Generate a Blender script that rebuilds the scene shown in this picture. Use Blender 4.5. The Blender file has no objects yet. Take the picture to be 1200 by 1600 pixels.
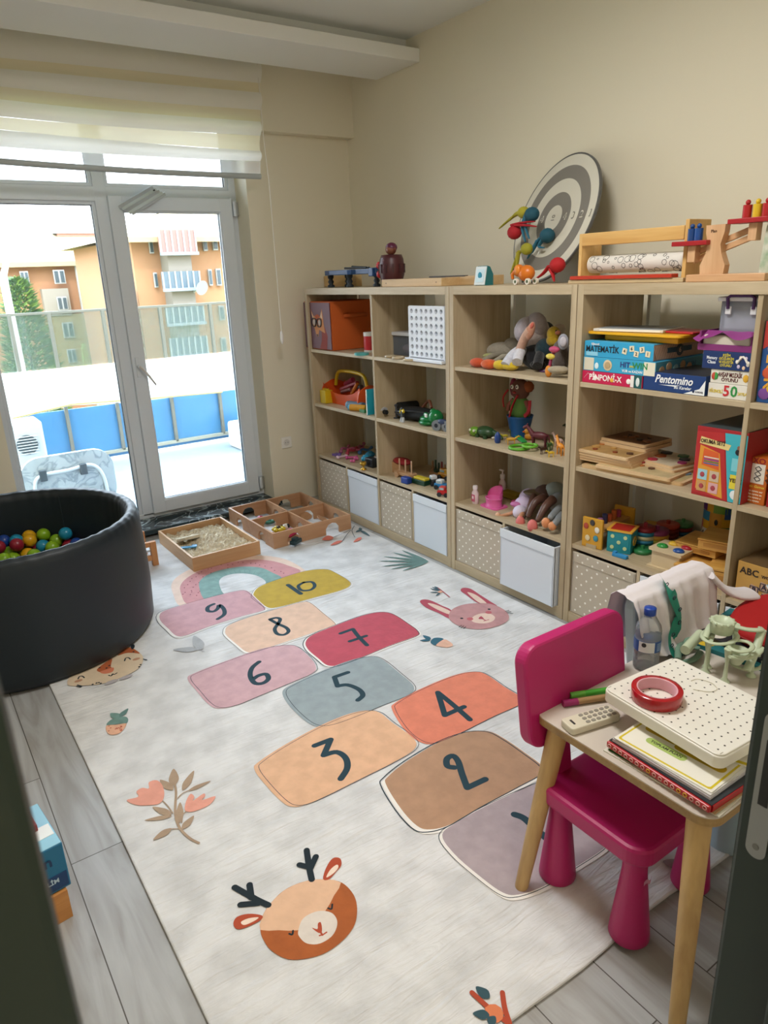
import bpy, bmesh, math, random
from mathutils import Vector, Matrix
PI = math.pi
random.seed(7)
SC = bpy.context.scene
COL = SC.collection

# ---------------------------------------------------------------- camera, world, sun, exposure
FPX = 1108.0; EYE = 1.6
RM = Matrix(((0.0, 0.0, 0.0),) * 3)
def _d(u, v, s=1):
    a = Vector((u - 600, -(v - 800), -FPX)); a.normalize(); return a * s
_vx, _vy, _vz = _d(2302.5, 360.6), _d(-208.7, 460.6), _d(731.6, 4103.4, -1)
_vy = (_vy - _vx * _vx.dot(_vy)).normalized()
_vz = _vx.cross(_vy).normalized()
RM = Matrix((_vx, _vy, _vz))                       # camera axes -> world
cam_d = bpy.data.cameras.new('camera'); cam = bpy.data.objects.new('camera', cam_d); COL.objects.link(cam)
cam_d.sensor_fit = 'VERTICAL'; cam_d.sensor_height = 36; cam_d.lens = FPX / 1600 * 36
cam_d.clip_start = 0.02; cam_d.clip_end = 300
cam_d.dof.use_dof = True; cam_d.dof.focus_distance = 2.4; cam_d.dof.aperture_fstop = 11
cam.matrix_world = Matrix.Translation((0, 0, EYE)) @ RM.to_4x4()
SC.camera = cam
SC.view_settings.view_transform = 'Standard'; SC.view_settings.look = 'None'
SC.view_settings.gamma = 1; SC.view_settings.use_curve_mapping = False
SC.view_settings.exposure = 1.32
SC.cycles.use_denoising = True
SC.cycles.max_bounces = 10; SC.cycles.diffuse_bounces = 6; SC.cycles.transparent_max_bounces = 16
SC.cycles.sample_clamp_indirect = 6; SC.cycles.caustics_reflective = False; SC.cycles.caustics_refractive = False

W = bpy.data.worlds.new('sky'); SC.world = W; W.use_nodes = True
_n = W.node_tree.nodes; _l = W.node_tree.links; _n.clear()
_o = _n.new('ShaderNodeOutputWorld'); _b = _n.new('ShaderNodeBackground'); _tc = _n.new('ShaderNodeTexCoord')
_s = _n.new('ShaderNodeSeparateXYZ'); _r = _n.new('ShaderNodeValToRGB')
_l.new(_tc.outputs['Generated'], _s.inputs[0]); _l.new(_s.outputs['Z'], _r.inputs[0])
_r.color_ramp.elements[0].position = 0.0; _r.color_ramp.elements[0].color = (0.52, 0.53, 0.54, 1)
_r.color_ramp.elements[1].position = 0.75; _r.color_ramp.elements[1].color = (1.7, 2.1, 2.5, 1)
_l.new(_r.outputs[0], _b.inputs[0]); _b.inputs[1].default_value = 3.1; _l.new(_b.outputs[0], _o.inputs[0])

def light(name, kind, loc, energy, color, rot=(0, 0, 0), size=1.0, size_y=None, portal=False):
    d = bpy.data.lights.new(name, kind); o = bpy.data.objects.new(name, d); COL.objects.link(o)
    o.location = loc; o.rotation_euler = rot; d.energy = energy; d.color = color
    if kind == 'AREA':
        d.size = size
        if size_y: d.shape = 'RECTANGLE'; d.size_y = size_y
        d.cycles.is_portal = portal
    return o
sun = light('sun', 'SUN', (0, -5, 12), 1.1, (1.0, 0.93, 0.82), (math.radians(42), 0, math.radians(-28)))
sun.data.angle = math.radians(0.8)
light('sky_portal', 'AREA', (1.35, 5.0, 1.2), 1, (1, 1, 1), (-PI / 2, 0, 0), 1.8, 2.4, True)

# ---------------------------------------------------------------- helpers
def ray(u, v): return RM @ Vector((u - 600, -(v - 800), -FPX))
def at_z(u, v, z):
    r = ray(u, v); t = (z - EYE) / r.z; return Vector((r.x * t, r.y * t, z))
def at_y(u, v, y):
    r = ray(u, v); t = y / r.y; return Vector((r.x * t, y, EYE + r.z * t))
def at_x(u, v, x):
    r = ray(u, v); t = x / r.x; return Vector((x, r.y * t, EYE + r.z * t))
def lin(h):
    h = h.lstrip('#'); c = [int(h[i:i + 2], 16) / 255 for i in (0, 2, 4)]
    return tuple(x / 12.92 if x <= .04045 else ((x + .055) / 1.055) ** 2.4 for x in c) + (1,)
_mc = {}
def mat(hexc, rough=.5, metal=0, noise=0, nscale=30, bump=0, bscale=80, trans=0, alpha=1, coat=0, sheen=0, name=None, sss=0, nhex=None):
    key = (hexc, rough, metal, noise, nscale, bump, bscale, trans, alpha, coat, sheen, nhex)
    if key in _mc: return _mc[key]
    m = bpy.data.materials.new(name or 'mat_' + hexc.strip('#')); m.use_nodes = True
    nt = m.node_tree; b = nt.nodes['Principled BSDF']
    b.inputs['Base Color'].default_value = lin(hexc); b.inputs['Roughness'].default_value = rough
    b.inputs['Metallic'].default_value = metal; b.inputs['Transmission Weight'].default_value = trans
    b.inputs['Alpha'].default_value = alpha; b.inputs['Coat Weight'].default_value = coat
    b.inputs['Sheen Weight'].default_value = sheen
    tc = nt.nodes.new('ShaderNodeTexCoord')
    if noise:
        n = nt.nodes.new('ShaderNodeTexNoise'); n.inputs['Scale'].default_value = nscale; n.inputs['Detail'].default_value = 5
        nt.links.new(tc.outputs['Object'], n.inputs['Vector'])
        mx = nt.nodes.new('ShaderNodeMix'); mx.data_type = 'RGBA'
        c = lin(hexc); d = lin(nhex) if nhex else tuple(x * (1 - noise) for x in c[:3]) + (1,)
        rp = nt.nodes.new('ShaderNodeValToRGB'); rp.color_ramp.elements[0].position = .35; rp.color_ramp.elements[1].position = .65
        nt.links.new(n.outputs['Fac'], rp.inputs[0]); nt.links.new(rp.outputs[0], mx.inputs['Factor'])
        mx.inputs[6].default_value = c; mx.inputs[7].default_value = d
        nt.links.new(mx.outputs[2], b.inputs['Base Color'])
    if bump:
        n = nt.nodes.new('ShaderNodeTexNoise'); n.inputs['Scale'].default_value = bscale; n.inputs['Detail'].default_value = 3
        nt.links.new(tc.outputs['Object'], n.inputs['Vector'])
        bp = nt.nodes.new('ShaderNodeBump'); bp.inputs['Strength'].default_value = bump; bp.inputs['Distance'].default_value = .005
        nt.links.new(n.outputs['Fac'], bp.inputs['Height']); nt.links.new(bp.outputs[0], b.inputs['Normal'])
    _mc[key] = m; return m
def wood(h1, h2, axis=2, scale=14, rough=.45, bump=.1, stretch=.07):
    key = ('wood', h1, h2, axis, scale)
    if key in _mc: return _mc[key]
    m = bpy.data.materials.new('wood_' + h1.strip('#')); m.use_nodes = True; nt = m.node_tree; b = nt.nodes['Principled BSDF']
    tc = nt.nodes.new('ShaderNodeTexCoord'); mp = nt.nodes.new('ShaderNodeMapping')
    s = [1, 1, 1]; s[axis] = stretch; mp.inputs['Scale'].default_value = s
    nt.links.new(tc.outputs['Object'], mp.inputs[0])
    n = nt.nodes.new('ShaderNodeTexNoise'); n.inputs['Scale'].default_value = scale; n.inputs['Detail'].default_value = 7; n.inputs['Distortion'].default_value = .6
    nt.links.new(mp.outputs[0], n.inputs['Vector'])
    n2 = nt.nodes.new('ShaderNodeTexNoise'); n2.inputs['Scale'].default_value = scale * 9; n2.inputs['Detail'].default_value = 2
    nt.links.new(mp.outputs[0], n2.inputs['Vector'])
    ad = nt.nodes.new('ShaderNodeMath'); ad.operation = 'MULTIPLY_ADD'; ad.inputs[1].default_value = .35
    nt.links.new(n2.outputs['Fac'], ad.inputs[0]); nt.links.new(n.outputs['Fac'], ad.inputs[2])
    rp = nt.nodes.new('ShaderNodeValToRGB'); rp.color_ramp.elements[0].position = .5; rp.color_ramp.elements[1].position = .85
    rp.color_ramp.elements[0].color = lin(h1); rp.color_ramp.elements[1].color = lin(h2)
    nt.links.new(ad.outputs[0], rp.inputs[0]); nt.links.new(rp.outputs[0], b.inputs['Base Color'])
    b.inputs['Roughness'].default_value = rough
    bp = nt.nodes.new('ShaderNodeBump'); bp.inputs['Strength'].default_value = bump; bp.inputs['Distance'].default_value = .002
    nt.links.new(ad.outputs[0], bp.inputs['Height']); nt.links.new(bp.outputs[0], b.inputs['Normal'])
    _mc[key] = m; return m
def glassy(hexc, alpha, rough=.02, name='glass'):
    """thin pane: mostly clear, a little reflection, a little tint"""
    key = ('gl', hexc, alpha, rough)
    if key in _mc: return _mc[key]
    m = bpy.data.materials.new(name); m.use_nodes = True; nt = m.node_tree; nt.nodes.remove(nt.nodes['Principled BSDF'])
    out = nt.nodes['Material Output']
    t = nt.nodes.new('ShaderNodeBsdfTransparent'); d = nt.nodes.new('ShaderNodeBsdfDiffuse'); g = nt.nodes.new('ShaderNodeBsdfGlossy')
    d.inputs[0].default_value = lin(hexc); g.inputs['Roughness'].default_value = rough
    m1 = nt.nodes.new('ShaderNodeMixShader'); m2 = nt.nodes.new('ShaderNodeMixShader'); fr = nt.nodes.new('ShaderNodeFresnel'); fr.inputs[0].default_value = 1.3
    m1.inputs[0].default_value = alpha
    nt.links.new(t.outputs[0], m1.inputs[1]); nt.links.new(d.outputs[0], m1.inputs[2])
    nt.links.new(fr.outputs[0], m2.inputs[0]); nt.links.new(m1.outputs[0], m2.inputs[1]); nt.links.new(g.outputs[0], m2.inputs[2])
    nt.links.new(m2.outputs[0], out.inputs[0]); _mc[key] = m; return m
def fabric(hexc, transl, clear=0, name='blind_fabric'):
    m = bpy.data.materials.new(name); m.use_nodes = True; nt = m.node_tree; nt.nodes.remove(nt.nodes['Principled BSDF'])
    out = nt.nodes['Material Output']
    d = nt.nodes.new('ShaderNodeBsdfDiffuse'); t = nt.nodes.new('ShaderNodeBsdfTranslucent'); tr = nt.nodes.new('ShaderNodeBsdfTransparent')
    d.inputs[0].default_value = lin(hexc); t.inputs[0].default_value = lin(hexc)
    m1 = nt.nodes.new('ShaderNodeMixShader'); m2 = nt.nodes.new('ShaderNodeMixShader'); m1.inputs[0].default_value = transl; m2.inputs[0].default_value = clear
    nt.links.new(d.outputs[0], m1.inputs[1]); nt.links.new(t.outputs[0], m1.inputs[2])
    nt.links.new(m1.outputs[0], m2.inputs[1]); nt.links.new(tr.outputs[0], m2.inputs[2]); nt.links.new(m2.outputs[0], out.inputs[0])
    return m
def E(rx=0, ry=0, rz=0):
    return Matrix.Rotation(rz, 4, 'Z') @ Matrix.Rotation(ry, 4, 'Y') @ Matrix.Rotation(rx, 4, 'X')
def TM(loc=(0, 0, 0), rx=0, ry=0, rz=0): return Matrix.Translation(loc) @ E(rx, ry, rz)
def smooth_path(pts, n=6, closed=True):
    P = [Vector(p) for p in pts]; N = len(P); out = []
    rng = range(N) if closed else range(N - 1)
    for i in rng:
        if closed: a, b, c, d = P[i - 1], P[i], P[(i + 1) % N], P[(i + 2) % N]
        else: a, b, c, d = P[max(i - 1, 0)], P[i], P[i + 1], P[min(i + 2, N - 1)]
        for k in range(n):
            t = k / n
            out.append(.5 * ((2 * b) + (c - a) * t + (2 * a - 5 * b + 4 * c - d) * t * t + (3 * b - a - 3 * c + d) * t ** 3))
    if not closed: out.append(P[-1])
    return out
def rrect(w, h, r, n=5, cx=0, cy=0):
    o = []
    for sx, sy, a0 in ((1, 1, 0), (-1, 1, PI / 2), (-1, -1, PI), (1, -1, 3 * PI / 2)):
        for k in range(n + 1):
            a = a0 + PI / 2 * k / n
            o.append((cx + sx * (w / 2 - r) + r * math.cos(a), cy + sy * (h / 2 - r) + r * math.sin(a)))
    return o
class MB:
    def __init__(s): s.v = []; s.f = []; s.m = []; s.s = []; s.mats = []
    def mi(s, m):
        if isinstance(m, str): m = mat(m)
        if m not in s.mats: s.mats.append(m)
        return s.mats.index(m)
    def add(s, vs, fs, m, M=None, smooth=False):
        o = len(s.v); mi = s.mi(m)
        s.v += [(M @ Vector(v)) if M is not None else Vector(v) for v in vs]
        for f in fs:
            s.f.append([o + i for i in f]); s.m.append(mi); s.s.append(smooth)
        return s
    def box(s, c, d, m, rz=0, bev=0, rx=0, ry=0, M=None):
        X = TM(c, rx, ry, rz); X = M @ X if M is not None else X
        a, b, e = d[0] / 2, d[1] / 2, d[2] / 2
        vs = [(x, y, z) for x in (-a, a) for y in (-b, b) for z in (-e, e)]
        fs = [(0, 1, 3, 2), (4, 6, 7, 5), (0, 4, 5, 1), (2, 3, 7, 6), (0, 2, 6, 4), (1, 5, 7, 3)]
        if bev:
            bm = bmesh.new(); V = [bm.verts.new(v) for v in vs]
            for f in fs: bm.faces.new([V[i] for i in f])
            bmesh.ops.bevel(bm, geom=list(bm.edges), offset=min(bev, min(a, b, e) * .95), segments=2 if bev < .01 else 4, affect='EDGES', profile=.5)
            bm.verts.index_update(); vs = [v.co.copy() for v in bm.verts]; fs = [[v.index for v in f.verts] for f in bm.faces]; bm.free()
        return s.add(vs, fs, m, X)
    def cyl(s, p0, p1, r0, r1=None, m='#888888', n=16, caps=True, M=None):
        p0, p1 = Vector(p0), Vector(p1); r1 = r0 if r1 is None else r1
        q = (p1 - p0).to_track_quat('Z', 'Y').to_matrix(); vs = []
        for p, r in ((p0, r0), (p1, r1)):
            for k in range(n): a = 2 * PI * k / n; vs.append(p + q @ Vector((r * math.cos(a), r * math.sin(a), 0)))
        s.add(vs, [(k, (k + 1) % n, n + (k + 1) % n, n + k) for k in range(n)], m, M, True)
        if caps: s.add(vs, [list(range(n))[::-1], list(range(n, 2 * n))], m, M)
        return s
    def lathe(s, prof, m, M=None, n=24, sx=1, sy=1, caps=True):
        vs = []; fs = []
        for r, z in prof:
            for k in range(n): a = 2 * PI * k / n; vs.append((r * sx * math.cos(a), r * sy * math.sin(a), z))
        for i in range(len(prof) - 1):
            for k in range(n): fs.append((i * n + k, i * n + (k + 1) % n, (i + 1) * n + (k + 1) % n, (i + 1) * n + k))
        s.add(vs, fs, m, M, True)
        if caps and prof[0][0] > 1e-4: s.add(vs[:n], [list(range(n))[::-1]], m, M)
        if caps and prof[-1][0] > 1e-4: s.add(vs[-n:], [list(range(n))], m, M)
        return s
    def ball(s, c, r, m, n=14, M=None, rx=0, ry=0, rz=0):
        if not isinstance(r, (tuple, list)): r = (r, r, r)
        X = TM(c, rx, ry, rz) @ Matrix.Diagonal((*r, 1)); X = M @ X if M is not None else X
        h = n // 2
        return s.lathe([(math.sin(PI * i / h) if 0 < i < h else 0, -math.cos(PI * i / h)) for i in range(h + 1)], m, X, n)
    def prism(s, poly, z0, z1, m, M=None, smooth=False, bev=0):
        n = len(poly)
        if bev:
            cx = sum(p[0] for p in poly) / n; cy = sum(p[1] for p in poly) / n
            def ins(d):
                o = []
                for i in range(n):
                    a, b, c = Vector(poly[i - 1][:2]), Vector(poly[i][:2]), Vector(poly[(i + 1) % n][:2])
                    t = (c - a); t = t.normalized() if t.length > 1e-9 else Vector((1, 0)); nn = Vector((-t.y, t.x))
                    if nn.dot(Vector((cx, cy)) - b) < 0 and False: nn = -nn
                    o.append(b + nn * d)
                return o
            area = sum(poly[i - 1][0] * poly[i][1] - poly[i][0] * poly[i - 1][1] for i in range(n))
            sg = 1 if area > 0 else -1
            rings = [(ins(sg * bev), z0), (ins(sg * bev * .3), z0 + bev * .3), (poly, z0 + bev), (poly, z1 - bev), (ins(sg * bev * .3), z1 - bev * .3), (ins(sg * bev), z1)]
        else: rings = [(poly, z0), (poly, z1)]
        vs = [(p[0], p[1], z) for R, z in rings for p in R]; fs = []
        for i in range(len(rings) - 1):
            for k in range(n): fs.append((i * n + k, i * n + (k + 1) % n, (i + 1) * n + (k + 1) % n, (i + 1) * n + k))
        s.add(vs, fs, m, M, smooth)
        s.add(vs[:n], [list(range(n))[::-1]], m, M); s.add(vs[-n:], [list(range(n))], m, M); return s
    def tube(s, pts, r, m, n=8, closed=False, M=None, caps=True, flat=1):
        P = [Vector(p) for p in pts]; N = len(P); rs = r if isinstance(r, (list, tuple)) else [r] * N; vs = []; up = Vector((0, 0, 1)); prev = None
        for i in range(N):
            a = P[i - 1] if (closed or i) else P[0]; b = P[(i + 1) % N] if (closed or i < N - 1) else P[-1]
            t = (b - a).normalized()
            x = prev - t * t.dot(prev) if prev is not None else (t.cross(up) if abs(t.z) < .95 else t.cross(Vector((0, 1, 0))))
            x.normalize(); y = t.cross(x); prev = x
            for k in range(n): an = 2 * PI * k / n; vs.append(P[i] + x * rs[i] * math.cos(an) + y * rs[i] * flat * math.sin(an))
        fs = [(i * n + k, i * n + (k + 1) % n, ((i + 1) % N) * n + (k + 1) % n, ((i + 1) % N) * n + k) for i in range(N if closed else N - 1) for k in range(n)]
        s.add(vs, fs, m, M, True)
        if caps and not closed: s.add(vs[:n], [list(range(n))[::-1]], m, M); s.add(vs[-n:], [list(range(n))], m, M)
        return s
    def sheet(s, fn, nu, nv, m, M=None, smooth=True):
        vs = [fn(i / nu, j / nv) for i in range(nu + 1) for j in range(nv + 1)]
        fs = [(i * (nv + 1) + j, (i + 1) * (nv + 1) + j, (i + 1) * (nv + 1) + j + 1, i * (nv + 1) + j + 1) for i in range(nu) for j in range(nv)]
        return s.add(vs, fs, m, M, smooth)
    def text(s, t, size, m, M, ext=.0004, shear=0, center=True, wide=1, fit=None):
        cu = bpy.data.curves.new('lettering', 'FONT'); cu.body = t; cu.size = size; cu.extrude = ext; cu.shear = shear; cu.offset = size * .02
        cu.resolution_u = 2
        cu.align_x = 'CENTER' if center else 'LEFT'; cu.align_y = 'CENTER'
        o = bpy.data.objects.new('lettering', cu); COL.objects.link(o)
        dg = bpy.context.evaluated_depsgraph_get(); me = bpy.data.meshes.new_from_object(o.evaluated_get(dg))
        if fit:
            L_ = max(v.co.x for v in me.vertices) - min(v.co.x for v in me.vertices); wide = min(wide, fit / L_)
        s.add([(v.co.x * wide, v.co.y, v.co.z) for v in me.vertices], [list(p.vertices) for p in me.polygons], m, M)
        bpy.data.objects.remove(o); bpy.data.curves.remove(cu); bpy.data.meshes.remove(me); return s
    def build(s, name, parent=None, loc=(0, 0, 0), rz=0, rx=0, ry=0):
        me = bpy.data.meshes.new(name); me.from_pydata([tuple(v) for v in s.v], [], s.f)
        for m in s.mats: me.materials.append(m)
        me.polygons.foreach_set('material_index', s.m); me.polygons.foreach_set('use_smooth', s.s); me.update()
        o = bpy.data.objects.new(name, me); COL.objects.link(o)
        o.location = loc; o.rotation_euler = (rx, ry, rz)
        if parent: o.parent = parent
        return o
FR = TM((0, 0, 0), PI / 2)                          # lays lettering upright, facing local -y
def front(x, y, z): return TM((x, y, z), PI / 2)
def top(x, y, z, rz=0): return TM((x, y, z), 0, 0, rz)
def side(x, y, z): return TM((x, y, z), PI / 2, 0, PI / 2)   # faces local +x
def tag(o, label, cat, group=None, kind=None):
    o['label'] = label; o['category'] = cat
    if group: o['group'] = group
    if kind: o['kind'] = kind
    return o
def thing(name, label, cat, loc=(0, 0, 0), rz=0, group=None, rx=0, ry=0):
    o = bpy.data.objects.new(name, None); COL.objects.link(o); o.empty_display_size = .05
    o.location = loc; o.rotation_euler = (rx, ry, rz); return tag(o, label, cat, group)
def one(mb, name, label, cat, loc=(0, 0, 0), rz=0, group=None, kind=None, rx=0, ry=0):
    return tag(mb.build(name, None, loc, rz, rx, ry), label, cat, group, kind)
def struct(mb, name, loc=(0, 0, 0), parent=None):
    o = mb.build(name, parent, loc)
    if not parent: o['kind'] = 'structure'
    return o
def copy_tree(o, parent=None):
    c = o.copy(); COL.objects.link(c); c.parent = parent
    for ch in list(o.children): copy_tree(ch, c)
    return c
SH = -PI / 2                                        # things on the shelves: local +x runs along the shelf, local -y faces the room

# ---------------------------------------------------------------- room shell
XW, YF, YW, ZC, XL, YD = 2.96, 4.62, 4.80, 2.92, -0.42, 0.42
m_wall = mat('#E1DAC5', .9, bump=.04, bscale=200, name='wall_paint'); m_ceil = mat('#E2E4E1', .9, name='ceiling_paint')
m_ext = mat('#E6DDCB', .9)
# laminate floor: planks running towards the window
mf = bpy.data.materials.new('laminate'); mf.use_nodes = True; nt = mf.node_tree; b = nt.nodes['Principled BSDF']
tc = nt.nodes.new('ShaderNodeTexCoord'); mp = nt.nodes.new('ShaderNodeMapping'); mp.inputs['Rotation'].default_value = (0, 0, PI / 2); mp.inputs['Location'].default_value = (.62, .055, 0)
nt.links.new(tc.outputs['Object'], mp.inputs[0])
br = nt.nodes.new('ShaderNodeTexBrick'); br.inputs['Scale'].default_value = 1; br.inputs['Brick Width'].default_value = 1.28; br.inputs['Row Height'].default_value = .193
br.inputs['Mortar Size'].default_value = .0016; br.inputs['Color1'].default_value = (0, 0, 0, 1); br.inputs['Color2'].default_value = (1, 1, 1, 1); br.offset = .37
nt.links.new(mp.outputs[0], br.inputs['Vector'])
mp2 = nt.nodes.new('ShaderNodeMapping'); mp2.inputs['Scale'].default_value = (1, .11, 1); nt.links.new(tc.outputs['Object'], mp2.inputs[0])
ad0 = nt.nodes.new('ShaderNodeVectorMath'); nt.links.new(mp2.outputs[0], ad0.inputs[0]); nt.links.new(br.outputs['Color'], ad0.inputs[1])
ns = nt.nodes.new('ShaderNodeTexNoise'); ns.inputs['Scale'].default_value = 13; ns.inputs['Detail'].default_value = 6; ns.inputs['Distortion'].default_value = 1.6; nt.links.new(ad0.outputs[0], ns.inputs['Vector'])
rp = nt.nodes.new('ShaderNodeValToRGB'); rp.color_ramp.elements[0].position = .36; rp.color_ramp.elements[0].color = lin('#8F8E8B'); rp.color_ramp.elements[1].position = .66; rp.color_ramp.elements[1].color = lin('#A9ABAC')
e_ = rp.color_ramp.elements.new(.5); e_.color = lin('#9D9E9E')
nt.links.new(ns.outputs['Fac'], rp.inputs[0])
mx = nt.nodes.new('ShaderNodeMix'); mx.data_type = 'RGBA'; nt.links.new(br.outputs['Fac'], mx.inputs['Factor']); nt.links.new(rp.outputs[0], mx.inputs[6]); mx.inputs[7].default_value = lin('#4A4640')
nt.links.new(mx.outputs[2], b.inputs['Base Color']); b.inputs['Roughness'].default_value = .42
struct(MB().box((1.27, 1.6, -.05), (3.6, 6.6, .1), mf), 'floor')
struct(MB().box((1.27, 1.6, ZC + .1), (3.6, 6.9, .2), m_ceil), 'ceiling')
struct(MB().box((XW + .1, 1.6, 1.46), (.2, 6.9, 2.92), m_wall), 'wall_right')
struct(MB().box((XL - .1, 1.6, 1.46), (.2, 6.9, 2.92), m_wall), 'wall_left')
w = MB()
w.box(((2.165 + XW) / 2, YF + .15, 1.46), (XW - 2.165, .3, 2.92), m_wall)          # right pier
w.box(((XL + .49) / 2, YF + .15, 1.46), (.49 - XL, .3, 2.92), m_wall)             # left pier
w.box(((.49 + 2.165) / 2, YF + .15, 2.76), (1.675, .3, .32), m_wall)             # lintel
w.box(((.3 + XW) / 2, YF - .03, 2.705), (XW - .3, .1, .43), m_wall)              # boxed strip over the window
struct(w, 'wall_back')
w = MB()                                                                          # wall with the doorway, and the corridor behind it
w.box(((XL - .13) / 2 - .02, YD - .08, 1.46), (-.13 - XL + .04, .16, 2.92), m_wall)
w.box(((.97 + XW) / 2, YD - .08, 1.46), (XW - .97, .16, 2.92), m_wall)
w.box((.42, YD - .08, 2.55), (1.2, .16, .74), m_wall)
struct(w, 'wall_front')
struct(MB().box((1.27, -1.75, 1.46), (3.6, .2, 2.92), m_wall), 'wall_corridor')
# ceiling beam hiding a cove
bt = at_x(656, 97, XW); b0 = bt.y; zb = bt.z; bk = at_x(589, 127, XW).y
m_beam = mat('#EAEBE8', .85)
tb = MB(); tb.box(((XL + XW) / 2, (b0 + bk) / 2, zb + .035), (XW - XL - .002, bk - b0, .07), m_beam, bev=.003)
tb.box(((XL + XW) / 2, (b0 + .13 + bk) / 2, (zb + .07 + ZC) / 2), (XW - XL - .002, bk - b0 - .13, ZC - zb - .07), m_beam)
tb.box((XW - .14, b0 + .15, zb + .09), (.03, .04, .04), m_beam)
struct(tb, 'trim_1')
# marble threshold
mm = bpy.data.materials.new('dark_marble'); mm.use_nodes = True; nt = mm.node_tree; b = nt.nodes['Principled BSDF']
tc = nt.nodes.new('ShaderNodeTexCoord'); n1 = nt.nodes.new('ShaderNodeTexNoise'); n1.inputs['Scale'].default_value = 6; n1.inputs['Detail'].default_value = 8; n1.inputs['Distortion'].default_value = 1.2
nt.links.new(tc.outputs['Object'], n1.inputs['Vector']); rp = nt.nodes.new('ShaderNodeValToRGB')
rp.color_ramp.elements[0].position = .47; rp.color_ramp.elements[0].color = lin('#23333A'); rp.color_ramp.elements[1].position = .53; rp.color_ramp.elements[1].color = lin('#26363C')
e_ = rp.color_ramp.elements.new(.5); e_.color = lin('#A9B8BC'); nt.links.new(n1.outputs['Fac'], rp.inputs[0]); nt.links.new(rp.outputs[0], b.inputs['Base Color']); b.inputs['Roughness'].default_value = .18
sl = MB(); sl.box((1.32, YF + .1, .034), (1.74, .36, .034), mm, bev=.006); sl.box((1.32, YF + .12, .008), (1.69, .3, .016), '#16191B')
struct(sl, 'trim_2')

# ---------------------------------------------------------------- window and balcony door
m_pvc = mat('#D2DAE2', .35, name='white_pvc'); m_pane = glassy('#DDEEF0', .03, name='clear_glass'); m_gask = mat('#3A3F42', .6)
def frame_rect(mb, x0, x1, z0, z1, w, y0, y1, m, wt=None, wb=None):
    wt = wt or w; wb = wb or w; yc = (y0 + y1) / 2; d = y1 - y0
    mb.box((x0 + w / 2, yc, (z0 + z1) / 2), (w, d, z1 - z0), m, bev=.004); mb.box((x1 - w / 2, yc, (z0 + z1) / 2), (w, d, z1 - z0), m, bev=.004)
    mb.box(((x0 + x1) / 2, yc, z1 - wt / 2), (x1 - x0 - 2 * w + .004, d, wt), m, bev=.004); mb.box(((x0 + x1) / 2, yc, z0 + wb / 2), (x1 - x0 - 2 * w + .004, d, wb), m, bev=.004)
wf = MB()
frame_rect(wf, .488, 2.168, .051, 2.6, .05, YW, YW + .07, m_pvc, wb=.035)
wf.box((1.285, YW + .033, 1.32), (.075, .066, 2.5), m_pvc, bev=.004)
wf.box((.89, YW + .033, 2.125), (.74, .064, .085), m_pvc, bev=.004); wf.box((1.72, YW + .033, 2.14), (.82, .064, .055), m_pvc, bev=.004)
for x0, x1, z0, z1 in ((.535, 1.25, .085, 2.085), (.535, 1.25, 2.165, 2.56), (1.32, 2.12, 2.165, 2.56)):    # glazing beads
    frame_rect(wf, x0, x1, z0, z1, .022, YW + .012, YW + .05, m_pvc); frame_rect(wf, x0 + .02, x1 - .02, z0 + .02, z1 - .02, .005, YW + .025, YW + .045, m_gask)
wobj = struct(wf, 'window_1')
for x0, x1, z0, z1 in ((.56, 1.235, .11, 2.06), (.56, 1.235, 2.19, 2.54), (1.345, 2.1, 2.19, 2.54)):
    MB().box(((x0 + x1) / 2, YW + .035, (z0 + z1) / 2), (x1 - x0, .006, z1 - z0), m_pane).build('pane', wobj)
df = MB(); frame_rect(df, 1.318, 2.12, .082, 2.115, .085, YW - .028, YW + .035, m_pvc)
frame_rect(df, 1.395, 2.043, .16, 2.035, .014, YW - .02, YW + .03, m_pvc); frame_rect(df, 1.405, 2.033, .17, 2.025, .005, YW - .005, YW + .02, m_gask)
dobj = struct(df, 'door_1')
MB().box((1.72, YW + .01, 1.1), (.63, .006, 1.87), m_pane).build('pane', dobj)
m_steel = mat('#B9BCBD', .3, .8)
h = MB(); h.box((1.352, YW - .032, 1.085), (.028, .008, .13), m_pvc, bev=.003); h.cyl((1.352, YW - .03, 1.09), (1.352, YW - .07, 1.09), .011, None, m_pvc)
h.tube([(1.35, YW - .068, 1.093), (1.365, YW - .074, 1.08), (1.40, YW - .074, 1.03), (1.44, YW - .07, .965)], [.012, .012, .011, .009], mat('#C9C5BF', .3), flat=.7); h.build('handle', dobj)
for z in (.15, 2.05):
    MB().cyl((2.135, YW - .03, z - .045), (2.135, YW - .03, z + .045), .011, None, m_pvc).box((2.148, YW - .022, z), (.03, .012, .085), m_steel).build('hinge', dobj)
# crumpled foil strip caught over the sash corner
c0, c1 = at_y(196, 328, YW - .06), at_y(246, 298, YW - .06)
fd = c1 - c0; fa = math.atan2(fd.z, fd.x); fl = MB(); mfo = mat('#C6D0D5', .3, .25, bump=.15, bscale=25)
for k, (off, tw) in enumerate(((.03, .5), (.012, -.6), (-.006, .5), (-.024, -.5), (-.036, .3))):
    fl.box((.012 * k - .02, 0, off), (fd.length * 1.05, .004, .021), mfo, rx=tw)
fl.box((fd.length * .42, -.006, .012), (.012, .002, .008), '#23282C')
one(fl, 'metal_strip', 'bent silvery metal strip hooked over the top corner of the balcony door', 'metal strip', c0.lerp(c1, .5), 0, ry=-fa)

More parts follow.
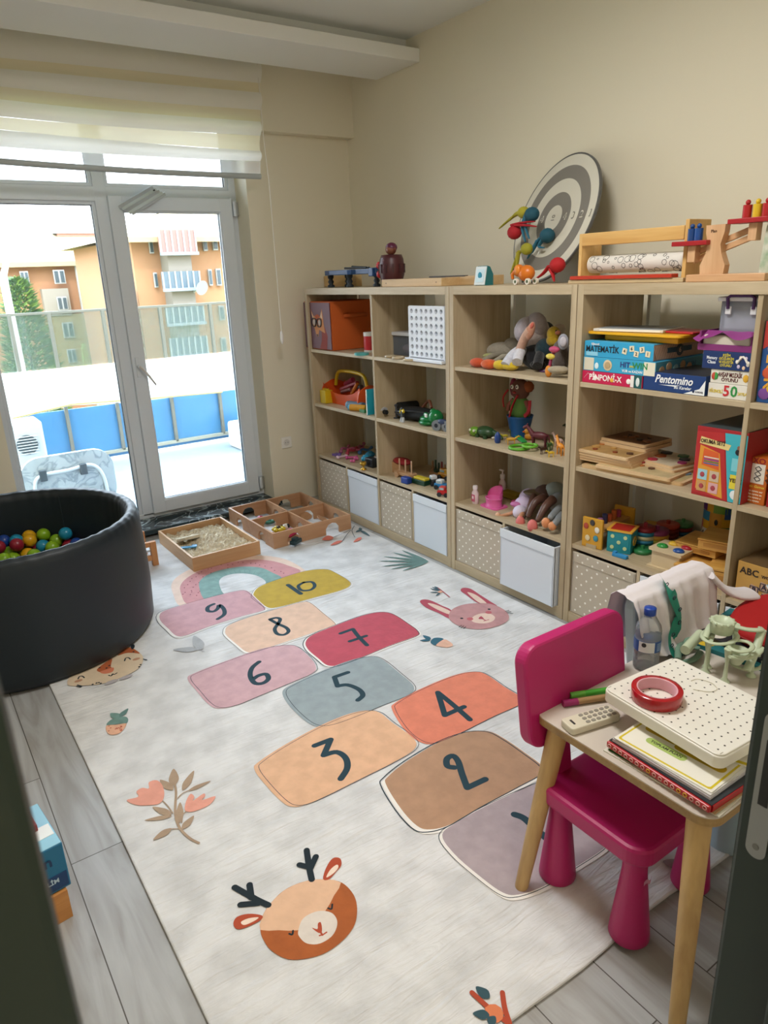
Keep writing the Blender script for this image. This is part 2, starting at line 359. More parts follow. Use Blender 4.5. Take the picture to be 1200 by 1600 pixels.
# ---------------------------------------------------------------- roller blind with alternating bands
YB = 4.42
t = thing('roller_blind', 'cream banded roller blind half lowered over the top of the window', 'blind', (2.2, YB, 2.55))
bl = [at_y(0, v, YB) for v in (38, 90, 107, 133, 153, 180, 200, 227, 250)]; brr = [at_y(407, v, YB) for v in (95, 130, 145, 172, 190, 212, 236, 252, 276)]
kinds = ['o', 's', 'o', 's', 'o', 's', 'o', 'c']
mo = fabric('#F2F0EA', .45, name='opaque_band'); ms = fabric('#EEE6CC', .5, .02, name='sheer_band'); mcx = fabric('#FFFFFF', .5, .72, name='thin_sheer_band')
def Lp(i, s):                                       # band line i, s = 1 at the right end, runs on to the left
    a, c = brr[i], bl[i]; p = a.lerp(c, (1 - s) * 1.22); p.z -= .012 * math.sin(PI * s) * (i > 2); return p
for i, k in enumerate(kinds):
    def fn(u, v, i=i, k=k):
        p = Lp(i, u).lerp(Lp(i + 1, u), v)
        p.y += {'o': -.022 * math.sin(PI * v), 's': .008 * math.sin(PI * v), 'c': 0}[k] + .004 * math.sin(u * 9 + i); return p - Vector((2.2, YB, 2.55))
    MB().sheet(fn, 30, 8, {'o': mo, 's': ms, 'c': mcx}[k]).build('fabric_band', t)
MB().tube([Lp(8, s / 12) - Vector((2.2, YB, 2.55)) for s in range(13)], .016, mat('#AEB6B8', .4), 10).build('bottom_rail', t)
MB().tube([(.01, -.01, .28), (.012, -.01, -.1), tuple(at_y(421, 290, 4.40) - Vector((2.2, YB, 2.55))), tuple(at_y(440, 520, 4.40) - Vector((2.2, YB, 2.55)))], .003, '#E9E6DE', 6).build('pull_cord', t)
pw = at_y(440, 520, 4.40) - Vector((2.2, YB, 2.55))
MB().ball(pw + Vector((0, 0, -.03)), (.011, .011, .045), mat('#EFEFEF', .3)).build('cord_weight', t)

# ---------------------------------------------------------------- wall socket
so = at_y(447, 691, YF)
t = thing('wall_socket', 'white square power socket low on the wall right of the window', 'socket', (so.x, YF, so.z))
MB().box((0, -.005, 0), (.082, .01, .082), mat('#ECEAE4', .35), bev=.003).build('cover_plate', t)
s_ = MB(); s_.cyl((0, -.0105, 0), (0, -.0115, 0), .024, None, '#D8D6D0', 24); s_.cyl((-.0095, -.0116, 0), (-.0095, -.0125, 0), .003, None, '#222222', 8); s_.cyl((.0095, -.0116, 0), (.0095, -.0125, 0), .003, None, '#222222', 8); s_.build('socket_insert', t)

# ---------------------------------------------------------------- doorway the view looks through
m_jamb = mat('#22302C', .45, name='dark_door_paint')
j = MB(); j.box((-.06, YD - .08, 1.1), (.14, .17, 2.2), m_jamb, bev=.006)
struct(j, 'door_2')
k = MB(); k.prism([(-.012, -.085), (.012, -.085), (.012, -.04), (.03, -.04), (.03, .085), (-.012, .085)][::-1], -1.1, 1.1, m_jamb, TM((.93, YD - .08, 1.1)))
k.box((.945, YD - .08, 1.1), (.06, .17, 2.2), m_jamb, bev=.006); k.box((.905, YD - .125, 1.1), (.03, .075, 2.2), m_jamb, bev=.004)
dj = struct(k, 'door_3')
lp = MB(); pl = smooth_path(rrect(.026, .24, .012), 1)
lp.prism([(p[0], p[1]) for p in rrect(.03, .25, .0149, 6)], 0, .002, mat('#9EA19F', .35, .8), TM((.914, YD - .028, .875)) @ Matrix.Rotation(-PI / 2, 4, 'Y') @ Matrix.Rotation(PI / 2, 4, 'Z'))
lp.box((.9115, YD - .028, .9), (.001, .014, .11), '#15191A'); lp.cyl((.9125, YD - .028, .77), (.911, YD - .028, .77), .005, None, '#6E716F', 10)
lp.build('strike_plate', dj)

# ---------------------------------------------------------------- balcony
st = MB(); st.box((2, 6.0, -.1), (9, 2.36, .18), mat('#7C878D', .6, noise=.08, nscale=8)); struct(st, 'floor_balcony')
ew = MB(); ew.box((-1.9, YF + .31, 1.0), (4.2, .06, 12), m_ext); ew.box((5.1, YF + .31, 1.0), (5.4, .06, 12), m_ext); ew.box((1.3, YF + .31, 4.8), (2.3, .06, 4.2), m_ext); struct(ew, 'wall_outside')
YR = 7.0; R0 = Vector((YR, 0, 0))
t = thing('balcony_railing', 'glass balcony railing with grey posts and a white middle band', 'railing', (1.5, YR, 0))
m_post = mat('#6E6D64', .5); L0 = Vector((1.5, YR, 0))
ztop = at_y(175, 483, YR).z; zw1 = at_y(175, 567, YR).z; zw0 = at_y(200, 637, YR).z; zb0 = at_y(230, 697, YR).z
x0, x1 = -1.2, 5.0
MB().box(((x0 + x1) / 2 - 1.5, 0, ztop), (x1 - x0, .035, .02), m_post).build('top_rail', t)
MB().box(((x0 + x1) / 2 - 1.5, 0, zb0), (x1 - x0, .04, .03), mat('#9A998C', .5)).build('bottom_rail', t)
MB().box(((x0 + x1) / 2 - 1.5, 0, (ztop + zw1) / 2), (x1 - x0, .012, ztop - zw1 - .01), glassy('#63756C', .42, name='green_glass')).build('glass_panel', t)
cv = [(x1 - 1.5, zw1), (x0 - 1.5, zw1), (x0 - 1.5, zw0 - .22)] + [tuple(Vector((at_y(u, v, YR).x - 1.5, at_y(u, v, YR).z))) for u, v in ((20, 655), (60, 645), (110, 633), (160, 630), (230, 625))] + [(x1 - 1.5, zw0 + .04)]
MB().prism(cv, .022, .034, mat('#FFFFFF', .5), TM((0, 0, 0), PI / 2)).build('white_band', t)
MB().tube([(at_y(u, v, YR).x - 1.5, -.04, at_y(u, v, YR).z) for u, v in ((18, 653), (60, 643), (110, 631), (160, 627), (230, 622), (345, 612))], .008, '#B8A25E', 6).build('reflection_line', t)  # yellow line drawn for reflections along the white band's lower edge
MB().box(((x0 + x1) / 2 - 1.5, .03, (zb0 + zw0) / 2), (x1 - x0, .012, zw0 - zb0 + .1), mat('#447FAE', .35)).build('blue_panel', t)
for u in (18, 80, 160 + 4, 253, 331, 410):
    p = at_y(u + 1, 520, YR); MB().box((p.x - 1.5, 0, (ztop + zb0) / 2), (.03, .04, ztop - zb0), m_post, bev=.004).build('post', t)
# folding table stored on its side
YT = 5.55; ta, tb_ = at_y(28, 730, YT), at_y(178, 735, YT); zt = at_y(140, 702, YT).z
t = thing('folding_table', 'white marble-patterned folding table resting on its side on the balcony', 'folding table', ((ta.x + tb_.x) / 2, YT, 0))
mb_ = bpy.data.materials.new('marble_print'); mb_.use_nodes = True; nt = mb_.node_tree; b = nt.nodes['Principled BSDF']; tc = nt.nodes.new('ShaderNodeTexCoord'); n1 = nt.nodes.new('ShaderNodeTexNoise'); n1.inputs['Scale'].default_value = 7; n1.inputs['Detail'].default_value = 9; n1.inputs['Distortion'].default_value = 1
nt.links.new(tc.outputs['Object'], n1.inputs['Vector']); rp = nt.nodes.new('ShaderNodeValToRGB'); rp.color_ramp.elements[0].position = .45; rp.color_ramp.elements[0].color = lin('#A9B1B4'); rp.color_ramp.elements[1].position = .55; rp.color_ramp.elements[1].color = lin('#A3ABAE'); e_ = rp.color_ramp.elements.new(.5); e_.color = lin('#7E8A90')
nt.links.new(n1.outputs['Fac'], rp.inputs[0]); nt.links.new(rp.outputs[0], b.inputs['Base Color'])
wt = tb_.x - ta.x
MB().prism(rrect(wt, zt, .14, 8, 0, zt / 2), -.02, .02, mb_, TM((0, 0, 0), PI / 2)).build('tabletop', t)
for dx, hh, yy in ((0, .13, -.04), (.02, .33, -.06)):
    MB().tube(smooth_path([(-wt * .38 + dx, yy, .03), (-wt * .38 + dx, yy, zt - hh - .08), (-wt * .3, yy, zt - hh), (0, yy, zt - hh + .01), (wt * .25, yy, zt - hh + .02), (wt * .36, yy, zt - hh - .08), (wt * .38, yy, .03)], 5, False), .013, mat('#C4CACC', .3)).build('folding_leg', t)
for x in (-.18, .1): MB().box((x, -.045, zt - .13), (.05, .03, .08), '#39434A', bev=.004).build('bracket', t)
# air conditioner
YA = 6.1; aa, ab = at_y(16, 664, YA), at_y(66, 664, YA); ac = at_y(60, 735, YA)
t = thing('air_conditioner', 'white outdoor air conditioner unit on the balcony behind the folding table', 'air conditioner', ((aa.x + ab.x) / 2, YA, 0))
wA = ab.x - aa.x; zA = aa.z
MB().box((0, .15, zA / 2), (wA, .3, zA), mat('#B9BDBE', .5), bev=.02).build('casing', t)
g = MB().cyl((-wA * .1, -.002, zA * .72), (-wA * .1, -.02, zA * .72), wA * .34, None, '#39454C', 24)
for q in range(7): g.box((-wA * .1, -.024, zA * .72 - wA * .3 + q * wA * .1), (wA * .64, .004, .006), '#C9CCC9')
g.build('fan_grille', t)
one(MB().box((0, 0, .13), (.5, .35, .26), mat('#DCDCD6', .7), bev=.03), 'storage_bin', 'pale rounded box at the far right end of the balcony by the railing', 'box', (at_y(372, 690, 6.6).x + .22, 6.6, -.01))

# ---------------------------------------------------------------- buildings, tree, lamp post beyond
m_or = mat('#93694A', .9, noise=.06, nscale=.3); m_or2 = mat('#8F6848', .9, noise=.05, nscale=.3); m_cr = mat('#7A7266', .9); m_ye = mat('#84714A', .9); m_wf = mat('#8E8E8A', .6); m_gl = mat('#3A454A', .2); m_roof = mat('#8F8060', .9, noise=.1, nscale=2)
def facade_window(par, O, y, u0, v0, u1, v1, n=2, fm=m_wf, gm=m_gl):
    a, c = at_y(u0, v0, y) - O, at_y(u1, v1, y) - O; wd = c.x - a.x; ht = a.z - c.z; f = MB()
    f.box(((a.x + c.x) / 2, a.y - .02, (a.z + c.z) / 2), (wd, .12, ht), fm); fo = f.build('window', par)
    for i in range(n):
        w1 = wd / n * .68; MB().box((a.x + wd * (i + .5) / n, a.y - .09, (a.z + c.z) / 2), (w1, .04, ht * .84), gm).build('pane', fo)
def slab(par, name, O, y, u0, v0, u1, v1, m, dep=.6, off=0):
    a, c = at_y(u0, v0, y) - O, at_y(u1, v1, y) - O
    return MB().box(((a.x + c.x) / 2, a.y + dep / 2 - off, (a.z + c.z) / 2), (c.x - a.x, dep, a.z - c.z), m).build(name, par)
YA_ = 44
pA = at_y(110, 500, YA_); O = Vector((pA.x, YA_, -10)); t = thing('apartment_building', 'salmon apartment block with white bays seen through the left pane behind the tree', 'building', O)
a = at_y(-60, 412, YA_) - O; c = at_y(236, 400, YA_) - O; zE = a.z
MB().box(((a.x + c.x) / 2, 5, zE / 2), (c.x - a.x, 10, zE), m_or).build('wall', t)
MB().add([(a.x - .6, -.6, zE), (c.x + .6, -.6, zE), (c.x + .6, 10.6, zE), (a.x - .6, 10.6, zE), (a.x + 3, 5, zE + 2.1), (c.x - 3, 5, zE + 2.1), (a.x - .6, -.6, zE - .25), (c.x + .6, -.6, zE - .25)], [(0, 1, 5, 4), (1, 2, 5), (2, 3, 4, 5), (3, 0, 4), (6, 7, 1, 0)], m_roof).build('roof', t)
slab(t, 'wall_bay', O, YA_, 62, 452, 110, 492, m_cr, .6, .5); slab(t, 'wall_bay', O, YA_, 140, 448, 200, 492, m_cr, .6, .5)
slab(t, 'wall_bay', O, YA_, 70, 493, 240, 600, m_ye, .6, .45)
for r in ((30, 424, 47, 446), (82, 422, 103, 443), (145, 434, 159, 453), (-2, 425, 14, 446), (96, 504, 117, 527), (104, 546, 121, 566)): facade_window(t, O, YA_ - .5, *r)
for r in ((88, 464, 107, 484), (154, 476, 165, 494)): facade_window(t, O, YA_ - .6, *r, n=2)
for r in ((126, 436, 135, 453), (137, 516, 147, 534), (160, 516, 170, 533), (166, 555, 176, 568), (140, 558, 152, 570)): facade_window(t, O, YA_ - .6, *r, n=1, fm=m_ye)
p0, p1 = at_y(119, 414, YA_ - .3) - O, at_y(135, 500, YA_ - .3) - O; MB().cyl(p0, (p0.x, p0.y, .5), .12, None, '#8E8A84', 8).build('drainpipe', t)
ch = at_y(128, 381, YA_ + 3) - O; MB().box((ch.x, 4, ch.z - .3), (2.4, 1.2, 1.8), mat('#C99484', .9)).box((ch.x, 4, ch.z + .7), (2.8, 1.6, .2), '#8C979B').build('chimney', t)
ch = at_y(42, 378, YA_ + 3) - O; MB().box((ch.x, 4, ch.z - .3), (.7, .7, 1.4), mat('#C9A084', .9)).build('chimney', t)
YB_ = 31
pB = at_y(280, 500, YB_); O = Vector((pB.x, YB_, -10)); t = thing('apartment_building', 'orange apartment block with glazed balconies seen through the balcony door', 'building', O)
a = at_y(203, 372, YB_) - O; c = at_y(470, 350, YB_) - O; zE = a.z
MB().box(((a.x + c.x) / 2, 5, zE / 2), (c.x - a.x, 10, zE), m_or2).build('wall', t)
MB().add([(a.x - .6, -.8, zE), (c.x + .6, -.8, zE), (c.x + .6, 10.6, zE), (a.x - .6, 10.6, zE), (a.x + 4, 5, zE + 1.7), (c.x - 4, 5, zE + 1.7), (a.x - .6, -.8, zE - .2), (c.x + .6, -.8, zE - .2)], [(0, 1, 5, 4), (1, 2, 5), (2, 3, 4, 5), (3, 0, 4), (6, 7, 1, 0)], m_roof).build('roof', t)
slab(t, 'wall_bay', O, YB_, 206, 452, 224, 600, m_ye, .5, .3)
slab(t, 'balcony_bay', O, YB_, 245, 362, 310, 600, mat('#6E675C', .9), 1.2, .9)
for k_, (v0, v1) in enumerate(((359, 394), (425, 449), (481, 502), (529, 552))):
    u0 = 246 + k_ * 6
    a_, c_ = at_y(u0, v0, YB_ - 1) - O, at_y(u0 + 60, v1, YB_ - 1) - O; f = MB()
    f.box(((a_.x + c_.x) / 2, -1, (a_.z + c_.z) / 2), (c_.x - a_.x, .2, a_.z - c_.z), mat('#46545C', .25) if k_ else mat('#7E5850', .5)); fo = f.build('balcony_glazing', t)
    for q in range(7): MB().box((a_.x + (c_.x - a_.x) * q / 6, -1.12, (a_.z + c_.z) / 2), (.06, .05, a_.z - c_.z), mat('#7E8484', .4)).build('mullion', fo)
    MB().box(((a_.x + c_.x) / 2, -1.15, c_.z - .05), (c_.x - a_.x + .1, .15, .12), mat('#6B7377', .5)).build('ledge', t)
for r in ((231, 372, 240, 396), (315, 367, 324, 392), (330, 366, 340, 391), (345, 364, 354, 390), (239, 426, 247, 449), (324, 421, 332, 446), (336, 420, 346, 446), (341, 478, 351, 500), (344, 528, 354, 550)): facade_window(t, O, YB_ - .1, *r, n=1)
ds = at_y(312, 448, YB_ - 1.6) - O
MB().lathe([(.3, .15), (.2, .06), (.1, .02), (0, 0)], mat('#77777A', .6), Matrix.Translation(ds) @ E(1.9, 0, .3)).cyl(ds, ds + Vector((0, .7, -.2)), .05, None, '#999999', 6).build('satellite_dish', t)
one(MB().box((0, 0, -.2), (120, 80, .4), mat('#8C9460', .95, noise=.3, nscale=1)), 'ground', 'dry green lawn far below the balcony', 'ground', (10, 50, -10.2), kind='structure')
def tree(name, label, u0, v0, u1, y, zb_, hcols, n, seed, cone=True):
    rnd = random.Random(seed); A_ = at_y(u0, v0, y); B_ = at_y(u1, v0, y); x = (A_.x + B_.x) / 2; R = (B_.x - A_.x) / 2; zt_ = A_.z
    t = thing(name, label, 'tree', (x, y, zb_)); H_ = zt_ - zb_
    MB().cyl((0, 0, 0), (0, 0, H_ * .9), R * .09, R * .02, '#5E4B38', 8).build('trunk', t)
    f = MB()
    for i in range(n):
        h_ = rnd.random() ** .8; rr = R * ((1 - h_) ** .42 if cone else math.sin(PI * min(1, h_ + .12)) ** .6) * (.55 + .45 * rnd.random()); an = rnd.random() * 2 * PI
        c = Vector((rr * math.cos(an), rr * math.sin(an), H_ * (.12 + .88 * h_))); s_ = R * .055 * (.6 + rnd.random()); o = Vector((math.cos(an), math.sin(an), .3 * rnd.random() + .2)) * s_ * 1.6
        q = o.cross(Vector((0, 0, 1))).normalized() * s_ * .55
        f.add([c - q, c + q * .2 - Vector((0, 0, s_ * .4)), c + o, c + q], [(0, 1, 2, 3)], mat(hcols[i % len(hcols)], .8))
    f.build('foliage', t)
tree('conifer_tree', 'bushy conifer with a yellow-green top beyond the railing at the left', -70, 437, 112, 17, -9, ['#3F5E34', '#34522F', '#4E6E34', '#2E4A32', '#66803A'], 12000, 3)
tree('conifer_tree', 'small pointed green tree at the foot of the yellow wall beyond the railing', 112, 538, 148, 26, -9, ['#6F9A50', '#5B8848'], 1600, 5)
lt = at_y(4, 428, 13); t = thing('street_lamp', 'pale lamp post in front of the conifer at the left of the window', 'street lamp', (lt.x, 13, -9))
MB().cyl((0, 0, 0), (0, 0, lt.z + 9), .1, .06, mat('#C9CDC6', .4), 10).build('pole', t); MB().tube([(0, 0, lt.z + 8.95), (.1, 0, lt.z + 9.2), (.45, 0, lt.z + 9.3)], .05, '#C9CDC6', 8).build('arm', t); MB().box((.6, 0, lt.z + 9.3), (.45, .2, .09), '#D5D8D2', bev=.02).build('lamp_head', t)

# ---------------------------------------------------------------- play rug with its printed hopscotch
RZ = .012
def K(ox, oy, s, pts): return [at_z(ox + x / s, oy + y / s, RZ).to_2d() for x, y in pts]
def rugmat(h, n=.16, nh=None): return mat(h, .95, noise=n, nscale=22, bump=.25, bscale=60, sheen=.1, nhex=nh)
INK = mat('#1E3A46', .95); INK2 = mat('#16242C', .95)
rug = MB()
mr = bpy.data.materials.new('rug_pile'); mr.use_nodes = True; nt = mr.node_tree; b = nt.nodes['Principled BSDF']; tc = nt.nodes.new('ShaderNodeTexCoord')
n1 = nt.nodes.new('ShaderNodeTexNoise'); n1.inputs['Scale'].default_value = 9; n1.inputs['Detail'].default_value = 6
nt.links.new(tc.outputs['Object'], n1.inputs['Vector']); rp = nt.nodes.new('ShaderNodeValToRGB'); rp.color_ramp.elements[0].position = .35; rp.color_ramp.elements[0].color = lin('#C2C3C4'); rp.color_ramp.elements[1].position = .62; rp.color_ramp.elements[1].color = lin('#D6D7D8')
nt.links.new(n1.outputs['Fac'], rp.inputs[0]); nt.links.new(rp.outputs[0], b.inputs['Base Color']); b.inputs['Roughness'].default_value = .95
mp = nt.nodes.new('ShaderNodeMapping'); mp.inputs['Scale'].default_value = (1, 6, 1); mp.inputs['Rotation'].default_value = (0, 0, .12); nt.links.new(tc.outputs['Object'], mp.inputs[0])
n2 = nt.nodes.new('ShaderNodeTexNoise'); n2.inputs['Scale'].default_value = 7; n2.inputs['Detail'].default_value = 4; n2.inputs['Distortion'].default_value = .8; nt.links.new(mp.outputs[0], n2.inputs['Vector'])
bp = nt.nodes.new('ShaderNodeBump'); bp.inputs['Strength'].default_value = .6; bp.inputs['Distance'].default_value = .012; nt.links.new(n2.outputs['Fac'], bp.inputs['Height']); nt.links.new(bp.outputs[0], b.inputs['Normal'])
def base_edge():
    out = []
    c = [(.285, .815), (2.365, .775), (2.365, 4.37), (.285, 4.37)]
    for i in range(4):
        a, d = Vector(c[i]), Vector(c[(i + 1) % 4]); n = 24; nn = (d - a).normalized(); nn = Vector((nn.y, -nn.x))
        for q in range(n):
            p = a.lerp(d, q / n)
            if i == 0: p = p + nn * (.014 * math.sin(q * .9) * (q / n))
            out.append(p)
    return out
rug.prism(base_edge(), .001, RZ, mr, bev=.005)
lay = [0]
def blob(pts, m, sm=5, lift=None):
    lay[0] += 1; z = RZ + .0002 + .000012 * lay[0] if lift is None else RZ + lift
    P = smooth_path([(p[0], p[1]) for p in pts], sm) if sm else pts
    a = sum(P[i - 1][0] * P[i][1] - P[i][0] * P[i - 1][1] for i in range(len(P)))
    if a < 0: P = P[::-1]
    rug.add([(p[0], p[1], z) for p in P], [list(range(len(P)))], m)
def stroke(pts, w, m, sm=5, closed=False, taper=False):
    lay[0] += 1; z = RZ + .0002 + .000012 * lay[0]
    P = [Vector((p[0], p[1])) for p in pts]
    if sm: P = [Vector((p[0], p[1])) for p in smooth_path([tuple(p) + (0,) for p in P], sm, closed)]
    N = len(P); vs = []
    for i in range(N):
        a = P[i - 1] if (closed or i) else P[0]; c = P[(i + 1) % N] if (closed or i < N - 1) else P[-1]; t = (c - a).normalized(); n = Vector((-t.y, t.x))
        ww = w / 2 * (1 if not taper else max(.1, math.sin(PI * (i + .5) / N))); vs += [(*(P[i] + n * ww), z), (*(P[i] - n * ww), z)]
    fs = [(2 * i, 2 * i + 1, (2 * ((i + 1) % N)) + 1, 2 * ((i + 1) % N)) for i in range(N if closed else N - 1)]
    rug.add(vs, fs, m)
    if not closed and not taper:
        for p in (P[0], P[-1]): rug.add([(p.x + w / 2 * math.cos(a * PI / 5), p.y + w / 2 * math.sin(a * PI / 5), z + .000006) for a in range(10)], [list(range(10))], m)
def dot(p, r, m, ry=None, a=0):
    ry = ry or r; blob([(p[0] + r * math.cos(k * PI / 5) * math.cos(a) - ry * math.sin(k * PI / 5) * math.sin(a), p[1] + r * math.cos(k * PI / 5) * math.sin(a) + ry * math.sin(k * PI / 5) * math.cos(a)) for k in range(10)], m, 0)
A = (240, 860, 2.609); B = (380, 1030, 2.4); D = (140, 1180, 2.5); EE = (560, 820, 4.615); G = (80, 980, 4.615); F = (600, 1200, 2.0); R8 = (220, 740, 3.158)
# rainbow
def KK(k, p): return K(*k, p)
peach = rugmat('#E3C9B9', .08)
blob(KK(R8, [(195, 655), (158, 590), (152, 545), (185, 505), (260, 465), (380, 430), (500, 408), (620, 406), (720, 425), (800, 470), (810, 500), (600, 560), (300, 640)]), peach)
blob(KK(R8, [(230, 645), (198, 590), (197, 550), (235, 510), (320, 468), (430, 440), (540, 425), (640, 430), (730, 455), (785, 490), (600, 560), (320, 640)]), rugmat('#C98F92', .12))
rnd = random.Random(4)
for u in range(30):
    for v in range(3):
        a = PI * (.98 - u / 30 * .93); q = [205, 235, 265][v]; cx, cy = 495, 610
        x = cx + (-math.cos(PI - a)) * (.0 + [285, 250, 215][v]) ; y = cy - math.sin(a) * [168, 145, 125][v]
        p = KK(R8, [(x + rnd.uniform(-6, 6), y + rnd.uniform(-5, 5))])[0]; dot(p, .0052, mat('#6E2A40', .95), .0035, 1)
blob(KK(R8, [(318, 622), (290, 570), (292, 530), (340, 495), (410, 473), (500, 460), (590, 465), (650, 490), (692, 522), (560, 570), (400, 612)]), rugmat('#7FA39E', .18))
for a in range(0, 22):
    q = PI * (1 - a / 21); stroke(KK(R8, [(505 - 108 * math.cos(PI - q) * -1 * -1, 585 - 72 * math.sin(q)), (500 - 180 * math.cos(PI - q), 592 - 118 * math.sin(q))]), .0022, mat('#6B8F8C', .95), 0)
blob(KK(R8, [(420, 600), (388, 548), (396, 518), (440, 499), (510, 494), (580, 508), (616, 545), (520, 590)]), mr)
cells = [
 (A, '#B79A2C', [(405, 185), (430, 150), (520, 115), (620, 85), (700, 78), (740, 92), (795, 125), (800, 145), (760, 165), (650, 195), (540, 225), (480, 236), (450, 225), (415, 200)], .006),
 (A, '#C79BA2', [(25, 265), (50, 245), (150, 215), (260, 185), (350, 165), (385, 168), (420, 200), (455, 235), (440, 248), (350, 272), (230, 310), (140, 345), (95, 350), (60, 320), (30, 290)], .016),
 (A, '#DDBBA4', [(292, 330), (310, 305), (400, 270), (520, 235), (600, 213), (640, 215), (690, 255), (738, 295), (730, 308), (640, 340), (520, 380), (420, 412), (380, 415), (340, 385), (300, 350)], .01),
 (A, '#B94A5C', [(620, 375), (650, 345), (760, 300), (860, 265), (930, 253), (980, 262), (1040, 300), (1078, 330), (1070, 350), (960, 390), (840, 440), (760, 468), (710, 470), (670, 440), (630, 405)], .01),
 (A, '#C8A3AA', [(138, 525), (170, 500), (300, 450), (430, 405), (520, 388), (580, 392), (630, 430), (660, 470), (650, 500), (560, 540), (440, 590), (330, 635), (260, 645), (220, 625), (180, 580)], -.012),
 (A, '#93A0A5', [(525, 580), (560, 550), (680, 495), (800, 450), (880, 433), (930, 445), (1000, 500), (1060, 555), (1040, 590), (940, 630), (820, 680), (720, 715), (660, 718), (610, 690), (550, 630)], -.014),
 (B, '#DB8167', [(558, 190), (570, 165), (660, 115), (780, 65), (860, 48), (910, 58), (980, 105), (1050, 150), (1040, 170), (940, 215), (820, 275), (750, 305), (700, 320), (650, 305), (600, 260)], -.012),
 (B, '#DCB08E', [(42, 415), (60, 385), (160, 320), (300, 245), (420, 200), (500, 197), (560, 240), (640, 300), (640, 340), (560, 390), (440, 450), (320, 510), (240, 545), (190, 555), (150, 540), (90, 480)], -.016),
 (B, '#AF8A6E', [(535, 470), (545, 440), (620, 380), (740, 310), (840, 275), (920, 272), (980, 300), (1060, 355), (1118, 400), (1120, 430), (1040, 475), (900, 550), (780, 620), (700, 640), (650, 625), (590, 560)], .018),
 (F, '#A89BA0', [(182, 210), (230, 170), (340, 110), (490, 45), (560, 45), (640, 100), (715, 180), (700, 240), (600, 310), (500, 370), (420, 397), (370, 390), (300, 340), (220, 270)], .01)]
for k_, hx, pts, off in cells:
    P = KK(k_, pts)
    if off > 0:
        c = sum(P, Vector((0, 0))) / len(P); blob([c + (p - c) * 1.035 + Vector((-.006, -.008)) for p in P], rugmat('#E4E1DC', .03))
    blob(P, rugmat(hx, .13))
for (k_, hx, pts, off) in cells:
    P = KK(k_, pts); c = sum(P, Vector((0, 0))) / len(P)
    Q = [c + (p - c) * (1.02 if off > 0 else .985) + Vector((off * -.7, off * .2 - .002)) for p in P]
    stroke(Q, .0038 if hx in ('#AF8A6E', '#B94A5C') else .0022, mat('#2C3A44' if hx != '#DCB08E' else '#4A4A50', .95), 5, True)
DW = .026
for k_, ss, w_ in (
 (A, [[(548, 142), (600, 178)]], DW), (A, [[(612, 132), (590, 146), (604, 164), (640, 162), (657, 146), (645, 130), (612, 132)]], .02),
 (A, [[(245, 220), (222, 232), (222, 248), (245, 250), (262, 238), (268, 224), (286, 240), (288, 262), (262, 281)]], .022),
 (A, [[(474, 282), (500, 276), (516, 282), (508, 300), (494, 322), (505, 342), (532, 345), (550, 332), (540, 316), (505, 300), (476, 284)]], .019),
 (A, [[(762, 340), (812, 322)], [(812, 322), (835, 352), (870, 388)], [(800, 372), (866, 350)]], .021),
 (A, [[(430, 456), (402, 480), (394, 512), (412, 542), (445, 543), (468, 525), (458, 506), (428, 512), (404, 528)]], .022),
 (A, [[(792, 499), (737, 518)], [(737, 518), (750, 555)], [(750, 555), (790, 550), (836, 568), (853, 592), (833, 612)]], .022),
 (B, [[(850, 228), (790, 175), (730, 126)], [(730, 126), (756, 212)], [(756, 212), (828, 180)]], .023),
 (B, [[(268, 326), (328, 303)], [(328, 303), (302, 362)], [(302, 362), (350, 350), (384, 372), (390, 410), (366, 450)]], .023),
 (B, [[(792, 408), (766, 402), (764, 376), (786, 364), (806, 385), (820, 430), (840, 484)], [(840, 484), (908, 452)]], .023),
 (F, [[(408, 147), (436, 158), (470, 188), (520, 232)]], .024)):
    for s_ in ss: stroke(KK(k_, s_), w_, INK, 5 if len(s_) > 2 else 0)
# animal head with antlers
o1 = rugmat('#A85A28', .15); o2 = rugmat('#DDB596', .1); o3 = mat('#A8472C', .95)
blob(KK(D, [(668, 690), (672, 640), (700, 590), (760, 530), (840, 495), (920, 487), (985, 500), (1030, 545), (1045, 600), (1035, 665), (990, 725), (920, 775), (840, 798), (770, 798), (710, 765), (680, 725)]), o1)
blob(KK(D, [(668, 685), (672, 640), (700, 590), (760, 530), (840, 495), (920, 487), (982, 500), (955, 550), (920, 612), (860, 650), (815, 686), (740, 686)]), o2, 2)
blob(KK(D, [(815, 690), (835, 640), (890, 612), (945, 618), (968, 655), (950, 705), (900, 738), (850, 738), (822, 715)]), rugmat('#D8CFC6', .1))
blob(KK(D, [(868, 676), (890, 682), (892, 660), (904, 656), (908, 690), (895, 697)]), o3, 3)
stroke(KK(D, [(900, 690), (910, 705)]), .005, o3, 0); stroke(KK(D, [(898, 707), (912, 703), (926, 694)]), .004, o3)
stroke(KK(D, [(932, 600), (945, 603), (948, 585)]), .005, INK2); stroke(KK(D, [(780, 700), (792, 703), (795, 688)]), .005, INK2)
for ps in ([(672, 628), (620, 622), (575, 635), (562, 662), (578, 682), (620, 672), (670, 645)], [(912, 485), (925, 440), (950, 405), (978, 405), (984, 430), (965, 455), (935, 487)]): blob(KK(D, ps), o3, 4)
for ps in ([(660, 636), (620, 640), (592, 654), (604, 666), (640, 652)], [(925, 480), (940, 450), (965, 430), (972, 440), (955, 462)]): blob(KK(D, ps), rugmat('#E8D3C2', .05), 4)
for ps in ([(698, 588), (650, 565), (567, 518)], [(632, 558), (625, 508)], [(660, 580), (590, 586)], [(868, 488), (858, 440), (848, 373)], [(860, 450), (884, 398)], [(858, 440), (820, 430)]): stroke(KK(D, ps), .018, INK2, 4 if len(ps) > 2 else 0)
